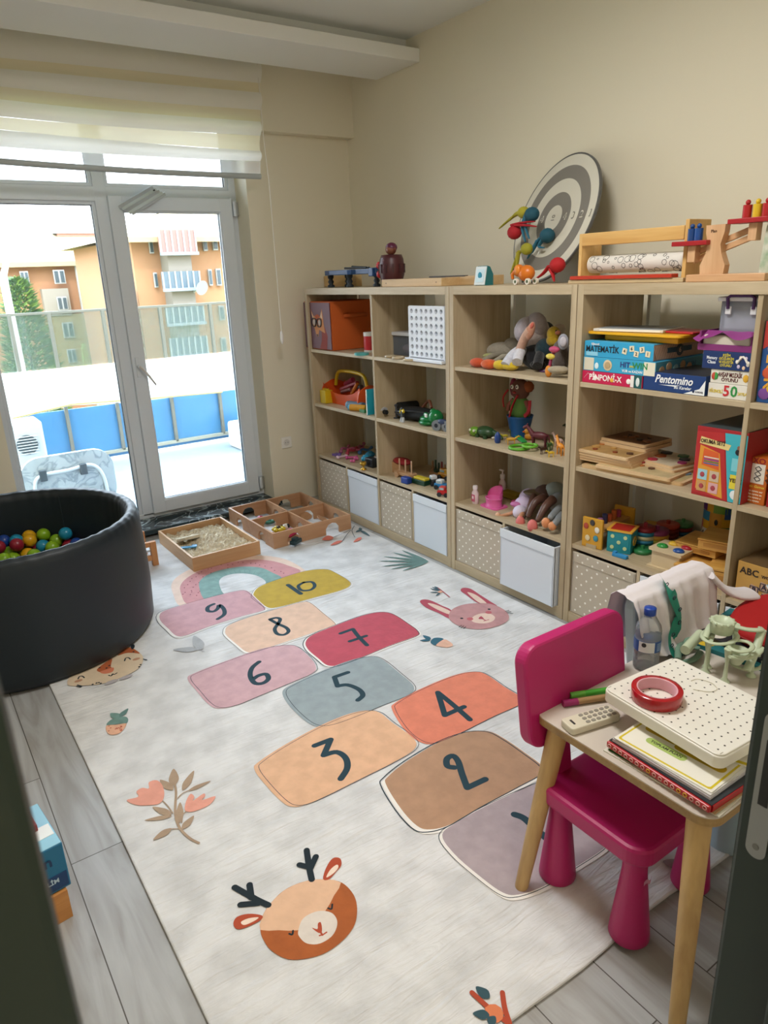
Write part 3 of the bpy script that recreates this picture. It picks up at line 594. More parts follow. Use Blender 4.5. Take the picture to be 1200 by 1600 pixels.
# flower sprig
lf = rugmat('#A8917A', .15); fl = rugmat('#DE9C8A', .12)
stroke(KK(D, [(427, 345), (390, 325), (352, 285), (335, 230), (338, 150), (334, 120)]), .008, lf)
for ps in ([(285, 180), (305, 200), (325, 228)], [(345, 170), (365, 150), (400, 135)], [(360, 265), (365, 235), (378, 222)], [(350, 290), (320, 290)]): stroke(KK(D, ps), .004, lf)
def leaf(k_, a, c, w, m):
    a, c = KK(k_, [a])[0], KK(k_, [c])[0]; d = c - a; n = Vector((-d.y, d.x)).normalized() * w
    blob([a, a + d * .3 + n, a + d * .65 + n * .8, c, a + d * .65 - n * .8, a + d * .3 - n], m, 3)
for a, c, w in (((330, 122), (328, 55), .016), ((326, 138), (275, 98), .013), ((364, 140), (408, 62), .013), ((385, 142), (474, 102), .009), ((320, 235), (246, 204), .012), ((322, 240), (214, 257), .009), ((350, 268), (354, 186), .012), ((362, 292), (408, 238), .012), ((320, 288), (248, 334), .013)): leaf(D, a, c, w, lf)
blob(KK(D, [(145, 178), (190, 165), (183, 145), (205, 130), (232, 132), (232, 108), (262, 100), (285, 120), (292, 160), (275, 190), (230, 198), (180, 196)]), fl, 4)
blob(KK(D, [(372, 215), (378, 180), (395, 153), (410, 165), (405, 180), (445, 152), (452, 162), (440, 178), (492, 162), (470, 195), (420, 218), (390, 224)]), fl, 3)
# bunny
bk1 = rugmat('#B98A8C', .15); bk2 = mat('#A84A5A', .95); bk3 = rugmat('#DDC3B5', .08)
for ps in ([(445, 560), (465, 542), (520, 548), (600, 585), (670, 620), (665, 680), (580, 640), (490, 600)], [(738, 478), (755, 458), (810, 465), (880, 510), (950, 555), (1000, 590), (930, 590), (850, 560), (780, 510)]): blob(KK(EE, ps), bk2)
for ps in ([(505, 568), (560, 580), (660, 625), (652, 648), (570, 615), (510, 580)], [(785, 490), (830, 500), (880, 530), (925, 570), (880, 568), (830, 535)]): blob(KK(EE, ps), bk3)
blob(KK(EE, [(652, 655), (680, 610), (760, 578), (860, 568), (960, 575), (1050, 615), (1085, 660), (1070, 700), (1000, 735), (900, 755), (800, 752), (720, 730), (665, 695)]), bk1)
blob(KK(EE, [(815, 690), (835, 660), (890, 642), (950, 645), (985, 670), (965, 700), (900, 715), (840, 708)]), bk3)
for p in ((745, 678), (943, 612)): dot(KK(EE, [p])[0], .008, INK2)
for p in ((805, 682), (938, 635)): dot(KK(EE, [p])[0], .016, mat('#B8626A', .95))
blob(KK(EE, [(865, 680), (885, 662), (905, 682), (885, 684)]), bk2, 2); stroke(KK(EE, [(885, 675), (915, 692)]), .006, bk2, 0); stroke(KK(EE, [(905, 697), (925, 692), (940, 688)]), .005, bk2)
for a, c in (((725, 740), (745, 728)), ((740, 746), (760, 732)), ((758, 752), (775, 738)), ((1060, 628), (1085, 620)), ((1068, 635), (1100, 630)), ((1075, 642), (1115, 642))): stroke(KK(EE, [a, c]), .004, INK2, 0)
# carrots, sprigs, fern
blob(KK(EE, [(520, 850), (545, 820), (600, 820), (615, 835), (590, 865), (550, 872)]), mat('#2E5E72', .95)); blob(KK(EE, [(590, 845), (625, 830), (670, 855), (680, 875), (640, 888), (580, 880), (560, 872)]), rugmat('#DDB09A', .15))
leaf(EE, (520, 830), (465, 800), .012, mat('#2E5E72', .95)); leaf(EE, (520, 835), (442, 838), .01, mat('#2E5E72', .95))
blob(KK(G, [(402, 710), (420, 680), (470, 655), (530, 648), (555, 665), (545, 695), (480, 702)]), rugmat('#6C8F88', .25)); blob(KK(G, [(400, 715), (470, 708), (540, 698), (530, 730), (490, 770), (430, 780), (400, 755)]), rugmat('#DDAB8E', .15))
for q in range(16): dot(KK(G, [(415 + rnd.random() * 105, 715 + rnd.random() * 45)])[0], .003, mat('#A8503C', .95))
leaf(G, (490, 655), (428, 625), .016, rugmat('#6C8F88', .25)); leaf(G, (495, 650), (556, 590), .012, rugmat('#5A7C78', .25))
lg = rugmat('#A9ACB0', .15); leaf(G, (1060, 165), (878, 165), .022, lg); leaf(G, (1085, 165), (1030, 65), .024, lg); stroke(KK(G, [(1060, 165), (1105, 180)]), .004, lg, 0)
fg = rugmat('#5F827E', .2)
for c in ((312, 186), (250, 203), (178, 231), (146, 264), (167, 303), (232, 324), (318, 336)): leaf(EE, (505, 268), c, .013, fg)
stroke(KK(EE, [(570, 455), (615, 490), (658, 525)]), .006, mat('#A8505A', .95))
for a, c in (((590, 475), (530, 452)), ((585, 480), (516, 462)), ((580, 490), (516, 490)), ((590, 492), (558, 518)), ((575, 462), (548, 448))): leaf(EE, a, c, .006, mat('#3E5A66', .95))
dot(KK(EE, [(590, 487)])[0], .012, mat('#E0A890', .95))
for a, c in (((392, 800), (370, 705)), ((388, 800), (275, 705))): stroke(KK(F, [c, ((a[0] + c[0]) / 2 - 4, (a[1] + c[1]) / 2), a]), .012, mat('#A8462E', .95))
dot(KK(F, [(343, 770)])[0], .022, mat('#D27A52', .95))
for a, c, w in (((330, 722), (287, 686), .012), ((330, 776), (277, 770), .011), ((350, 800), (322, 783), .012)): leaf(F, a, c, w, mat('#33505A', .95))
blob(KK(F, [(873, 292), (915, 288), (960, 310), (920, 322), (885, 308)]), rugmat('#9A8F98', .1))
fx = 1.0
for ps, m in (([(115, 1330), (180, 1300), (208, 1278), (215, 1295), (165, 1332)], 0),): pass
for u0, v0, u1, v1 in ((120, 1215, 215, 1305), (180, 1230, 250, 1330), (360, 1210, 270, 1300), (340, 1220, 380, 1290)): pass
H4 = (480, 580, 5.0)                                   # the red flower by the compartment box
for c in ((115, 1305, 205, 1310), (180, 1350, 275, 1335), (360, 1325, 425, 1310)):
    x0, y0, x1, y1 = c; blob(KK(H4, [(x0, y0 + 15), ((x0 + x1) / 2, y0 - 18), (x1, y1 - 8), ((x0 + x1) / 2 + 20, y1 + 14)]), mat('#D27868', .95), 3)
for ps in ([(205, 1300), (300, 1260), (335, 1240)], [(275, 1330), (310, 1280), (340, 1245)], [(372, 1300), (350, 1250), (370, 1210)]): stroke(KK(H4, ps), .004, mat('#4A5860', .95))
for a, c in (((420, 1240), (380, 1262)), ((415, 1245), (490, 1292)), ((420, 1245), (410, 1225))): leaf(H4, a, c, .012, mat('#4E6A74', .95))
# sleeping leopard beside the ball pit
lp1 = rugmat('#D3BFA4', .08); lp2 = mat('#A8562E', .95)
blob(KK(G, [(120, 420), (160, 330), (300, 260), (420, 190), (560, 150), (640, 190), (665, 240), (620, 310), (500, 370), (380, 410), (250, 425)]), lp1)
blob(KK(G, [(330, 310), (390, 260), (440, 230), (430, 290), (450, 300), (400, 335), (355, 330)]), lp2, 3); blob(KK(G, [(500, 190), (560, 150), (610, 170), (640, 195), (590, 190), (540, 192), (480, 210)]), lp2, 3)
blob(KK(G, [(575, 150), (580, 130), (600, 130), (602, 150), (585, 165)]), INK2, 3); blob(KK(G, [(355, 325), (400, 310), (450, 295), (445, 325), (400, 340), (365, 338)]), mat('#C9785A', .95), 3)
for ps in ([(195, 378), (205, 360), (225, 358), (240, 370)], [(530, 248), (538, 228), (558, 225), (572, 236)], [(415, 352), (435, 356), (443, 342), (455, 346), (475, 335)], [(185, 430), (215, 436)], [(190, 422), (220, 430)], [(665, 235), (690, 240)]): stroke(KK(G, ps), .006, INK2)
for p in ((300, 418), (328, 408), (345, 405), (358, 410), (635, 290), (645, 275), (350, 298), (420, 282), (400, 300), (595, 182)): dot(KK(G, [p])[0], .005, INK2)
for p in ((198, 392), (615, 235)): dot(KK(G, [p])[0], .017, mat('#B08468', .95), .011)
for a in ((435, 400), (540, 365)): dot(KK(G, [a])[0], .03, mat('#A9A4A8', .95), .014, .1)
one(rug, 'play_rug', 'large off-white rug printed with a ten-square hopscotch, animal heads and flowers', 'rug')

# ---------------------------------------------------------------- shelf units
XS, XB = 2.40, 2.80
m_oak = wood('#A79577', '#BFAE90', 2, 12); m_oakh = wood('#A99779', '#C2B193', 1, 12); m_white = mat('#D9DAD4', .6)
LV = (.40, .765, 1.135, 1.53)
def unit(name, label, y0, y1, divs, bins, plus=()):
    yc = (y0 + y1) / 2; O = Vector((XS, yc, 0)); t = thing(name, label, 'shelf', O, 0, 'oak shelf units along the wall'); D_ = XB - XS
    def P(n, c, d, m=m_oak, bev=.0012): return MB().box(Vector(c) - O, d, m, bev=bev).build(n, t)
    for y in (y0 + .015, y1 - .015): P('side_panel', (XS + D_ / 2, y, LV[3] / 2), (D_, .03, LV[3]))
    P('top_panel', (XS + D_ / 2, yc, LV[3] - .02), (D_ - .001, y1 - y0 - .06, .04), m_oakh); P('bottom_panel', (XS + D_ / 2, yc, .03), (D_ - .004, y1 - y0 - .06, .055), m_oakh)
    edges = [y0 + .03] + list(divs) + [y1 - .03]
    for y in divs: P('divider', (XS + D_ / 2 + .002, y, (LV[3] + .015) / 2 ), (D_ - .006, .018, LV[3] - .095))
    for i in range(len(edges) - 1):
        a, c = edges[i] + (.009 if i else 0), edges[i + 1] - (.009 if i < len(edges) - 2 else 0)
        for z in LV[:3]: P('shelf_board', (XS + D_ / 2 + .002, (a + c) / 2, z - .01), (D_ - .006, c - a, .02), m_oakh)
    for y in bins: P('bin_divider', (XS + D_ / 2 + .002, y, .219), (D_ - .006, .016, .322))
    for e in [e_ - .012 for e_ in edges[1:]]: P('gap_light_strip', (XB + .04, e - .014 if e == edges[-1] - .012 else e + .012, .76), (.078, .016, 1.5), m_white)  # white strips stand in for light showing in the gap behind the shelves
    return t
U1 = (2.874, 4.375); U2 = (2.052, 2.87); U3 = (.56, 2.048)
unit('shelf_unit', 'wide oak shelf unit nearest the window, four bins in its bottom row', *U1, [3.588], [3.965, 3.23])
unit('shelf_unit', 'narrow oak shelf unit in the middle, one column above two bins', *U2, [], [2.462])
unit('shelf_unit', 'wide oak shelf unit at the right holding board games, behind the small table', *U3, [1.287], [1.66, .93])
m_dot = mat('#B5AA98', .9, bump=.1, bscale=300); m_binw = mat('#CFD6DE', .7, bump=.05, bscale=90)
def bin_(dotted, label, y0, y1, pull=0, slump=0, group=None):
    w_ = y1 - y0; t = thing('storage_bin', label, 'storage bin', (XS + .006 - pull, (y0 + y1) / 2, .0585), SH, group)
    h = .305; m = m_dot if dotted else m_binw; b_ = MB(); d = .34
    b_.box((0, .006, h / 2), (w_, .012, h), m, bev=.004); b_.box((0, d, h / 2), (w_, .008, h), m)
    for s in (-1, 1): b_.box((s * (w_ / 2 - .004), d / 2, h / 2), (.008, d, h), m, bev=.002)
    b_.box((0, d / 2, .004), (w_ - .01, d - .01, .006), m)
    b_.box((0, -.001, h - .045), (w_ - .006, .004, .004), mat('#A79D8C' if dotted else '#BFC7CF', .9)); 
    if dotted:
        n = 0
        for r in range(11):
            for c in range(6):
                x = -w_ / 2 + .03 + c * .056 + (r % 2) * .028; z = .018 + r * .0275
                if x < w_ / 2 - .012: b_.cyl((x, -.0003, z), (x, .001, z), .0052, None, mat('#E9E6DC', .9), 8)
    else: b_.box((0, -.0015, h - .02), (w_ + .002, .004, .045), mat('#D6DDE4', .7, bump=.2, bscale=30), bev=.002)
    b_.build('bin_body', t)
    return t
def span(a, c, k, n): w_ = (c - a) / n; return a + k * w_, a + (k + 1) * w_
bin_(True, 'beige bin with white dots in the shelf corner behind the compartment box', 3.978, 4.338)
bin_(False, 'white fabric bin second from the window wall, right of the compartment box', 3.602, 3.952)
bin_(True, 'beige white-dotted bin third from the window wall, below the wooden peg toys', 3.243, 3.573)
bin_(False, 'white fabric bin below the toy cars, beside the narrow unit', 2.91, 3.216, .006)
bin_(True, 'beige white-dotted bin in the narrow unit below the pink potty', 2.474, 2.836)
bin_(False, 'white fabric bin pulled forward in the narrow unit below the dolls', 2.09, 2.448, .035)
bin_(True, 'beige white-dotted bin behind the pink chair back', 1.673, 2.012)
bin_(False, 'grey-white bin behind the draped shirt in the right unit', 1.302, 1.648)
bin_(False, 'white bin low in the last column behind the round red pouch', .945, 1.272)

# ---------------------------------------------------------------- things in and on the shelves
pi2 = PI / 2
def pz(u, v, z, dx=0): p = at_z(u, v, z); return (min(max(p.x + dx, 2.41), 2.9), p.y, z)
def gbox(name, label, u0, u1, vb, z0, h, d, col, deco=None, x=2.412, cat='board game box', yaw=0, group=None, sidec=None, topc=None):
    y0, y1 = at_x(u0, vb, x).y, at_x(u1, vb, x).y; w_ = y0 - y1
    m = MB(); m.box((0, d / 2, h / 2), (w_, d, h), mat(col, .4), bev=.0015)
    if sidec: m.box((w_ / 2, d / 2, h / 2), (.002, d - .004, h - .004), mat(sidec, .4))
    if topc: m.box((0, d / 2, h), (w_ - .006, d - .006, .002), mat(topc, .45))
    if deco: deco(m, w_, h, d)
    return one(m, name, label, cat, (x, (y0 + y1) / 2, z0 + .0005), SH + yaw, group)
Z1, Z2, Z3, Z4 = LV
# right unit, upper compartment
def de(m, w, h, d):
    m.text('PİNPONİ-X', .034, '#F6EFEA', front(-.03, -.001, h / 2), wide=.9)
    for x in (-.08, .085): m.ball((x, -.001, h / 2 - .002), (.011, .002, .011), '#F4F0EA', 10)
    m.ball((.005, -.002, h / 2 - .004), (.009, .002, .009), '#E8B23A', 10)
    m.box((w / 2 - .045, 0, h / 2), (.018, .003, h - .004), '#ECE9E4'); m.box((w / 2 - .02, 0, h / 2), (.036, .003, h), '#1F5A5C'); m.ball((w / 2 - .02, -.002, h / 2), (.009, .001, .018), '#DCE6E4')
    m.tube([(-w / 2 + .01, -.001, .018), (-w / 2 + .03, -.001, .04), (-.09, -.001, .025)], .0008, '#F0C9CF', 5)
gbox('board_game_box', 'flat magenta box at the bottom left of the upper game pile', 909, 1003, 604, Z3, .049, .3, '#C81E50', de)
def de(m, w, h, d):
    m.box((-w / 2 + .03, 0, h / 2), (.05, .002, h - .006), '#D9D3BE'); m.ball((-w / 2 + .07, -.001, h * .4), (.01, .001, .013), '#DCEEF2')
    m.ball((-w / 2 + .125, -.001, h / 2), (.022, .001, .022), '#D8C49E'); m.ball((-w / 2 + .125, -.002, h / 2), (.014, .001, .014), '#B99F74')
    m.text('HIT', .03, '#2B2F7A', front(.035, -.001, h * .62)); m.text('and', .014, '#E8D23A', front(.067, -.001, h * .58)); m.text('WIN', .034, '#2C8A4A', front(.105, -.001, h * .62))
    m.text('VUR ve KAZAN', .014, '#F2F6F6', front(.07, -.001, h * .22)); m.box((w / 2 - .026, 0, h / 2), (.05, .002, h - .006), '#E6E2CC')
    for k in range(5): m.ball((w / 2 + .001, .04 + k * .045, h * (.35 + .2 * (k % 2))), (.001, .02, .018), ['#B99A78', '#C8AA88', '#8FB8C4'][k % 3], 10)
    m.text('HIT WIN', .03, '#3A6F8C', side(w / 2 + .001, d * .6, h / 2))
gbox('board_game_box', 'light blue box in the middle of the left game pile, lettered HIT and WIN', 911, 1024, 578, Z3 + .05, .057, .34, '#3BA5CF', de, sidec='#4F96AE')
def de(m, w, h, d):
    m.text('MATEMATİK', .034, '#1A2430', front(-.075, -.001, h * .5), wide=.85); m.box((-w / 2 + .04, -.0005, h * .2), (.06, .001, .016), '#8CCBE4')
    m.text('Eğlenceli', .011, '#F2F2F2', front(-.11, -.001, h * .82))
    for k, (c, x, z) in enumerate(zip('46231', (.035, .068, .09, .115, .142), (.5, .68, .38, .66, .42))):
        m.box((x, -.001, h * z), (.021, .002, .022), '#E9DDBE', ry=(.2, -.1, .15, -.2, .1)[k]); m.text(c, .018, '#3A3A3A', front(x, -.0025, h * z))
    for k in range(30): m.box((w / 2 + .0015, .012 + k * .0105, h / 2), (.0006, .004, h * .93), '#D9B8A4', rx=.5)
    m.box((w / 2 + .002, d / 2, h * .55), (.0008, .16, .02), '#3C5766'); m.cyl((w / 2 + .002, d * .5, h * .5), (w / 2 + .0035, d * .5, h * .5), .023, None, '#4A5560', 20)
    m.text('6', .03, '#D9B8A4', side(w / 2 + .004, d * .5, h * .5))
gbox('board_game_box', 'light blue box with striped end lettered MATEMATİK, top box of the left game pile', 913, 1021, 553, Z3 + .108, .063, .33, '#35A3D2', de, sidec='#A88876', topc='#4FAAD2')
ty = thing('tray', 'yellow plastic tray lying on the MATEMATİK box', 'tray', (2.56, 1.80, Z3 + .172), SH)
MB().box((.02, 0, .014), (.34, .2, .026), mat('#DDA21C', .35), bev=.008).build('tray_body', ty)
MB().prism(rrect(.44, .27, .03), .026, .036, mat('#E5AE22', .35), bev=.002).build('tray_rim', ty)
one(MB().box((0, 0, .006), (.3, .2, .011), '#D8D6CC', bev=.002).box((0, 0, .0125), (.27, .17, .001), '#8D9498').box((.01, -.1, .006), (.26, .004, .007), '#F2EFE6'), 'book', 'thin white book on top of the yellow tray', 'book', (2.55, 1.85, Z3 + .209), SH + .15)
one(MB().box((0, 0, .004), (.16, .14, .007), '#B8282E', bev=.002), 'booklet', 'thin red booklet on the right end of the yellow tray', 'book', (2.56, 1.64, Z3 + .209), SH - .1)
def de(m, w, h, d):
    m.text('Pentomino', .042, '#F4F6F8', front(0, -.001, h * .66), shear=.3, wide=.85); m.text('Bu Kareler', .016, '#E8EEF4', front(.04, -.001, h * .3), shear=.2)
    m.prism([(-.06, h * .36), (.01, h * .33), (.03, h * .42)], 0, .0008, '#F4F6F8', TM((0, -.0004, 0), pi2)); m.prism([(w * .18, .002), (w / 2, .002), (w / 2, h * .82), (w * .42, h * .35)], 0, .0008, '#EEF2F4', TM((0, -.0004, 0), pi2))
    m.ball((w * .33, -.001, h * .2), (.006, .0012, .006), '#1B2A50', 8); m.text('KARDEŞ', .008, '#333A50', front(w * .42, -.0015, h * .18))
gbox('board_game_box', 'navy blue box lettered Pentomino in white at the shelf edge', 1004, 1101, 612, Z3, .07, .27, '#1D3E78', de, topc='#2A2F3C')
def de(m, w, h, d):
    m.text('5', .052, '#C32B35', front(-.008, -.001, h / 2)); m.text('0', .052, '#2F8F45', front(.02, -.001, h / 2)); m.text('EĞLENCELİ', .015, '#D8C13C', front(-w * .3, -.001, h * .45), fit=w * .32); m.text('SAYILAR', .014, '#D8C13C', front(w * .35, -.001, h * .42), fit=w * .25)
gbox('board_game_box', 'white box with a red and green 50, bottom of the right game stack', 1105, 1171, 621, Z3, .051, .26, '#E4E1D8', de, x=2.42)
def de(m, w, h, d):
    m.text('AHŞAP MOZAİK', .022, '#5A2226', front(.0, -.001, h * .64), fit=w * .62); m.text('OYUNU', .017, '#5A2226', front(.0, -.001, h * .28))
    for x, c in ((-w * .4, '#C24A34'), (-w * .37, '#3E9A4A'), (w * .4, '#D9A832')): m.ball((x, -.001, h * .5), (.011, .0015, .014), c, 8)
gbox('board_game_box', 'white box with dark red lettering and small fruits, above the box with the 50', 1109, 1171, 600, Z3 + .052, .048, .25, '#E2DFD4', de, x=2.42)
def de(m, w, h, d):
    m.text('Memory', .015, '#EAF0F8', front(-w * .3, -.001, h * .62), fit=w * .22); m.text('Class', .015, '#EAF0F8', front(-w * .3, -.001, h * .38), fit=w * .2)
    for k, s_ in enumerate(('EŞİM', 'GÖZLERİM', 'VE EŞLEŞTİR', 'OYUNU')): m.text(s_, .012, '#D8C948', front(.0, -.001, h * (.8 - k * .19)), fit=w * .3)
    for k in range(7): m.ball((w * .33 + .02 * math.cos(k), -.001, h * .45 + .018 * math.sin(k)), (.006, .001, .007), ['#E6E2D8', '#D3C5E0', '#E8C9A8'][k % 3], 8)
    m.tube(smooth_path([(w * .33 - .02, -.001, h * .4), (w * .33, -.001, h * .78), (w * .33 + .02, -.001, h * .4)], 5, False), .004, '#E6E2D8', 6)
gbox('board_game_box', 'dark navy box below the torn purple box in the right game stack', 1096, 1173, 577, Z3 + .101, .062, .27, '#1B3468', de, x=2.415)
t0 = at_x(1078, 545, 2.41); t1 = at_x(1175, 545, 2.41); wv = t0.y - t1.y
t = thing('open_box', 'torn purple cardboard box under the clear plastic tub', 'box', (2.415, (t0.y + t1.y) / 2, Z3 + .1635), SH)
mp_ = mat('#7E2B6E', .5); mi_ = mat('#CFC9BA', .9)
b_ = MB(); b_.box((.01, .13, .004), (wv - .04, .25, .007), mp_); b_.box((.01, .25, .035), (wv - .03, .006, .065), mp_)
b_.box((.01, .004, .012), (wv - .03, .004, .022), mp_)
for s in (-1, 1): b_.box((.01 + s * (wv / 2 - .02), .13, .035), (.006, .25, .065), mp_)
b_.build('box_body', t)
MB().box((.01, .05, .03), (wv - .05, .08, .05), mi_, bev=.01).build('contents', t)
MB().sheet(lambda u, v: ((u - .5) * (wv - .02) + .01 - .01 * v, .05 - .06 * v - .008 * math.sin(u * 9), .067 - .025 * v * abs(math.sin(u * 5 + .6)) - (.012 if u < .2 else 0) * v), 14, 3, mat('#8E3A80', .5)).build('torn_lid', t)
t0 = at_x(1108, 500, 2.43); t1 = at_x(1186, 500, 2.43); wv = .19
t = thing('plastic_tub', 'clear plastic tub with a purple handle on top of the right game stack', 'plastic tub', (2.46, t0.y - wv / 2 - .005, Z3 + .2255), SH)
mpl = glassy('#C9CFDD', .35, .1, 'clear_plastic'); h_ = .105
b_ = MB(); b_.prism(rrect(wv * .9, .2, .02), .002, h_, mpl, TM((0, .1, 0))); b_.build('tub_body', t)
MB().box((0, .1, .05), (wv * .8, .16, .09), mat('#AEB4C6', .7), bev=.01).build('contents', t)
MB().prism(rrect(wv, .22, .02), h_, h_ + .014, mat('#DFE1E6', .3), TM((0, .1, 0)), bev=.003).build('tub_lid', t)
MB().tube([(-.045, -.012, h_ - .025), (-.048, -.016, h_ + .012), (-.035, -.016, h_ + .02), (.035, -.016, h_ + .02), (.048, -.016, h_ + .012), (.045, -.012, h_ - .025)], .006, mat('#4A2560', .35)).build('handle', t)
for x in (-.045, .045): MB().box((x, -.009, h_ - .03), (.022, .006, .028), '#D8DADF', bev=.003).build('clip', t)
# right unit, puzzle boards
mpw = wood('#C9A878', '#DEC199', 0, 9)
def board(label, u, v, z, w, d, th, yaw, topc, bits, dx=.1, name='puzzle_board'):
    p = at_z(u, v, z + th); p.x = max(p.x, 2.408 + d * .5 + w * .5 * abs(math.sin(yaw))); m = MB(); m.prism(rrect(w, d, .012), 0, th, mpw); m.box((0, 0, th), (w * .93, d * .9, .0016), mat(topc, .5, noise=.2, nscale=20))
    for c, x, y, r in bits: m.cyl((x, y, th), (x, y, th + .006), r, None, mat(c, .4), 6 if r > .014 else 10)
    return one(m, name, label, 'puzzle board', (p.x, p.y, z + .0005), SH + yaw)
def rb(n, s, w, d, cs):
    r_ = random.Random(s); return [(cs[i % len(cs)], r_.uniform(-w, w), r_.uniform(-d, d), .008 + .012 * r_.random()) for i in range(n)]
cl_ = ['#B8743C', '#8E4A2C', '#5A3A28', '#C49A5A']
board('large painted puzzle board with a blue corner, bottom of the puzzle pile', 985, 736, Z2, .46, .33, .012, .12, '#BFAE7E', [('#3E6E96', -.16, -.06, .05), ('#3E6E96', -.1, -.1, .04), ('#A83240', .03, -.1, .007), ('#A83240', .16, -.12, .007), ('#C2A03A', .1, -.08, .02), ('#6E8FA8', .17, -.03, .03)])
board('plain white-edged puzzle board second from the bottom of the puzzle pile', 1010, 728, Z2 + .013, .34, .26, .012, .1, '#CDB98C', rb(5, 2, .12, .1, cl_))
for k in range(4): board(['pale wooden puzzle board, lowest of the left sub-pile', 'wooden puzzle board with a dark edge, second in the left sub-pile', 'wooden puzzle board, third in the left sub-pile', 'wooden puzzle board with animal pieces on top of the left sub-pile'][k], 966 - k, 713 - 4 * k, Z2 + .026 + .0125 * k, .27, .23, .012, .1 - .02 * k, '#B9935C', rb(9, 5 + k, .1, .08, cl_))
for k in range(2): board(['dark brown wooden puzzle board under the topmost one at the back left', 'dark brown picture puzzle board, topmost of the back left pile'][k], 993, 690 - 6 * k, Z2 + .077 + .0135 * k, .24, .2, .013, .0, '#6E4A2E', rb(8, 15 + k, .09, .07, ['#3E2A1E', '#8A5A34']))
board('round-cornered board with a bead track under the shape sorter', 1037, 722, Z2 + .026, .24, .17, .01, -.1, '#D2C2A0', [('#B8622E', -.07, -.08, .009), ('#8E2A2C', -.04, -.08, .009)])
board('wooden shape sorter board with a yellow square and a red hexagon', 1035, 714, Z2 + .037, .27, .2, .01, -.12, '#D6C8AC', [('#D9CF2E', -.1, -.04, .028), ('#A8582C', -.01, .0, .026), ('#A82A44', .01, -.07, .022), ('#2F6A46', .05, .07, .025), ('#2A3648', .09, .03, .024), ('#8E2A5E', .12, -.02, .02), ('#4E4A44', -.03, .06, .026)])
def de(m, w, h, d):
    m.prism([(-w / 2 + .002, .012), (w * .23, .002), (w * .04, h - .012), (-w / 2 + .002, h - .02)], 0, .0006, '#B62A2C', TM((0, -.0003, 0), pi2))
    m.prism([(-w * .42, h * .1), (w * .14, h * .03), (w * .0, h * .66), (-w * .4, h * .74)], 0, .0006, '#DD9A34', TM((0, -.0009, 0), pi2))
    m.prism([(-w * .34, h * .46), (w * .02, h * .42), (-w * .02, h * .66), (-w * .32, h * .7)], 0, .0006, '#D8602C', TM((0, -.0015, 0), pi2))
    for k in range(4): m.box((-w * .15, -.0025, h * (.49 + .03 * k)), (w * .3, .0006, h * .016), ['#3E6EA8', '#3E8A5A', '#7A4A9A', '#D8D4C8'][k])
    m.text('OKUMA SETİ', .02, '#3A2420', front(-w * .16, -.0026, h * .8), wide=.8); m.prism([(-w * .42, h * .76), (w * .16, h * .72), (w * .2, h * .8), (-w * .4, h * .86)], 0, .0005, '#E2CF8A', TM((0, -.0012, 0), pi2))
    for i in range(2):
        for j_ in range(2): m.box((-w * (.3 - .24 * i), -.0025, h * (.15 + .17 * j_)), (w * .19, .0006, h * .15), [['#C99A62', '#9ECBD8'], ['#D8A6A8', '#C8B49A']][i][j_]); m.ball((-w * (.3 - .24 * i), -.003, h * (.15 + .17 * j_)), (w * .05, .001, h * .04), '#A8424A', 8)
    m.prism([(w * .25, .002), (w / 2 - .001, .002), (w / 2 - .001, h - .01), (w * .06, h - .012)], 0, .0006, '#3FB0C0', TM((0, -.0003, 0), pi2))
    m.box((w * .36, -.002, h * .3), (w * .22, .0006, h * .2), '#E0CF3C'); m.text('YENİ', .02, '#3A2420', front(w * .36, -.003, h * .32)); m.ball((w * .38, -.002, h * .12), (w * .1, .0008, h * .07), '#E6ECEC'); m.ball((w * .35, -.002, h * .72), (w * .06, .0008, h * .045), '#1D2226', 10); m.ball((w * .35, -.0025, h * .78), (w * .03, .0008, h * .03), '#8A5E48', 10); m.box((w * .35, -.002, h * .54), (w * .2, .0005, h * .18), '#7CCBD6')
gbox('game_box', 'tall red, orange and turquoise game box standing beside the puzzle boards', 1079, 1158, 776, Z2, .262, .3, '#A6242A', de, cat='game box', topc='#3E4A4E')
def de(m, w, h, d):
    m.box((0, -.0006, h * .66), (w * .7, .0008, h * .42), '#E6E2D6'); m.text('XO', .03, '#8E1E22', front(0, -.001, h * .93))
    for i in range(3):
        for j_ in range(3): m.tube([(-.04 + .04 * i + .011 * math.cos(a), -.0016, h * (.55 + .11 * j_) + .009 * math.sin(a)) for a in (0, 1.5, 3, 4.5, 6)], .0016, '#3A3A3A', 5)
    m.text('Classic Games', .013, '#E8C94A', front(-.01, -.001, h * .38), shear=.2)
    for k in range(4): m.text('zeka oyunu serisi'[:14 - k], .01, '#F0E4D0', front(-.005, -.001, h * (.28 - .07 * k)))
gbox('game_box', 'orange game box with a white symbol grid in the last column at mid height', 1163, 1193, 789, Z2, .17, .2, '#C0641E', de, cat='game box', x=2.46)
gbox('game_box', 'dark red box edge next to the orange game box at the picture edge', 1195, 1215, 800, Z2, .13, .2, '#A2242C', None, cat='game box', x=2.46)
def de(m, w, h, d):
    m.prism([(-w / 2 + .002, h * .66), (w / 2, h * .95), (w / 2, h), (-w / 2 + .002, h)], 0, .0006, '#B83A34', TM((0, -.0004, 0), pi2)); m.text('BLOK', .06, '#E0A63A', TM((-w * .2, -.001, h * .45), pi2, -PI / 2 * -1, 0))
    for x, z, c in ((-w * .3, .03, '#7A4A9A'), (-w * .1, .045, '#E0B83A'), (w * .1, .03, '#D8D0C0'), (-w * .25, .1, '#D05A3A')): m.ball((x, -.001, z), (.022, .0015, .02), c, 10)
gbox('game_box', 'tall blue game box with yellow lettering at the right edge of the upper shelf', 1181, 1240, 626, Z3, .27, .2, '#1F4F8E', de, cat='game box', x=2.43)
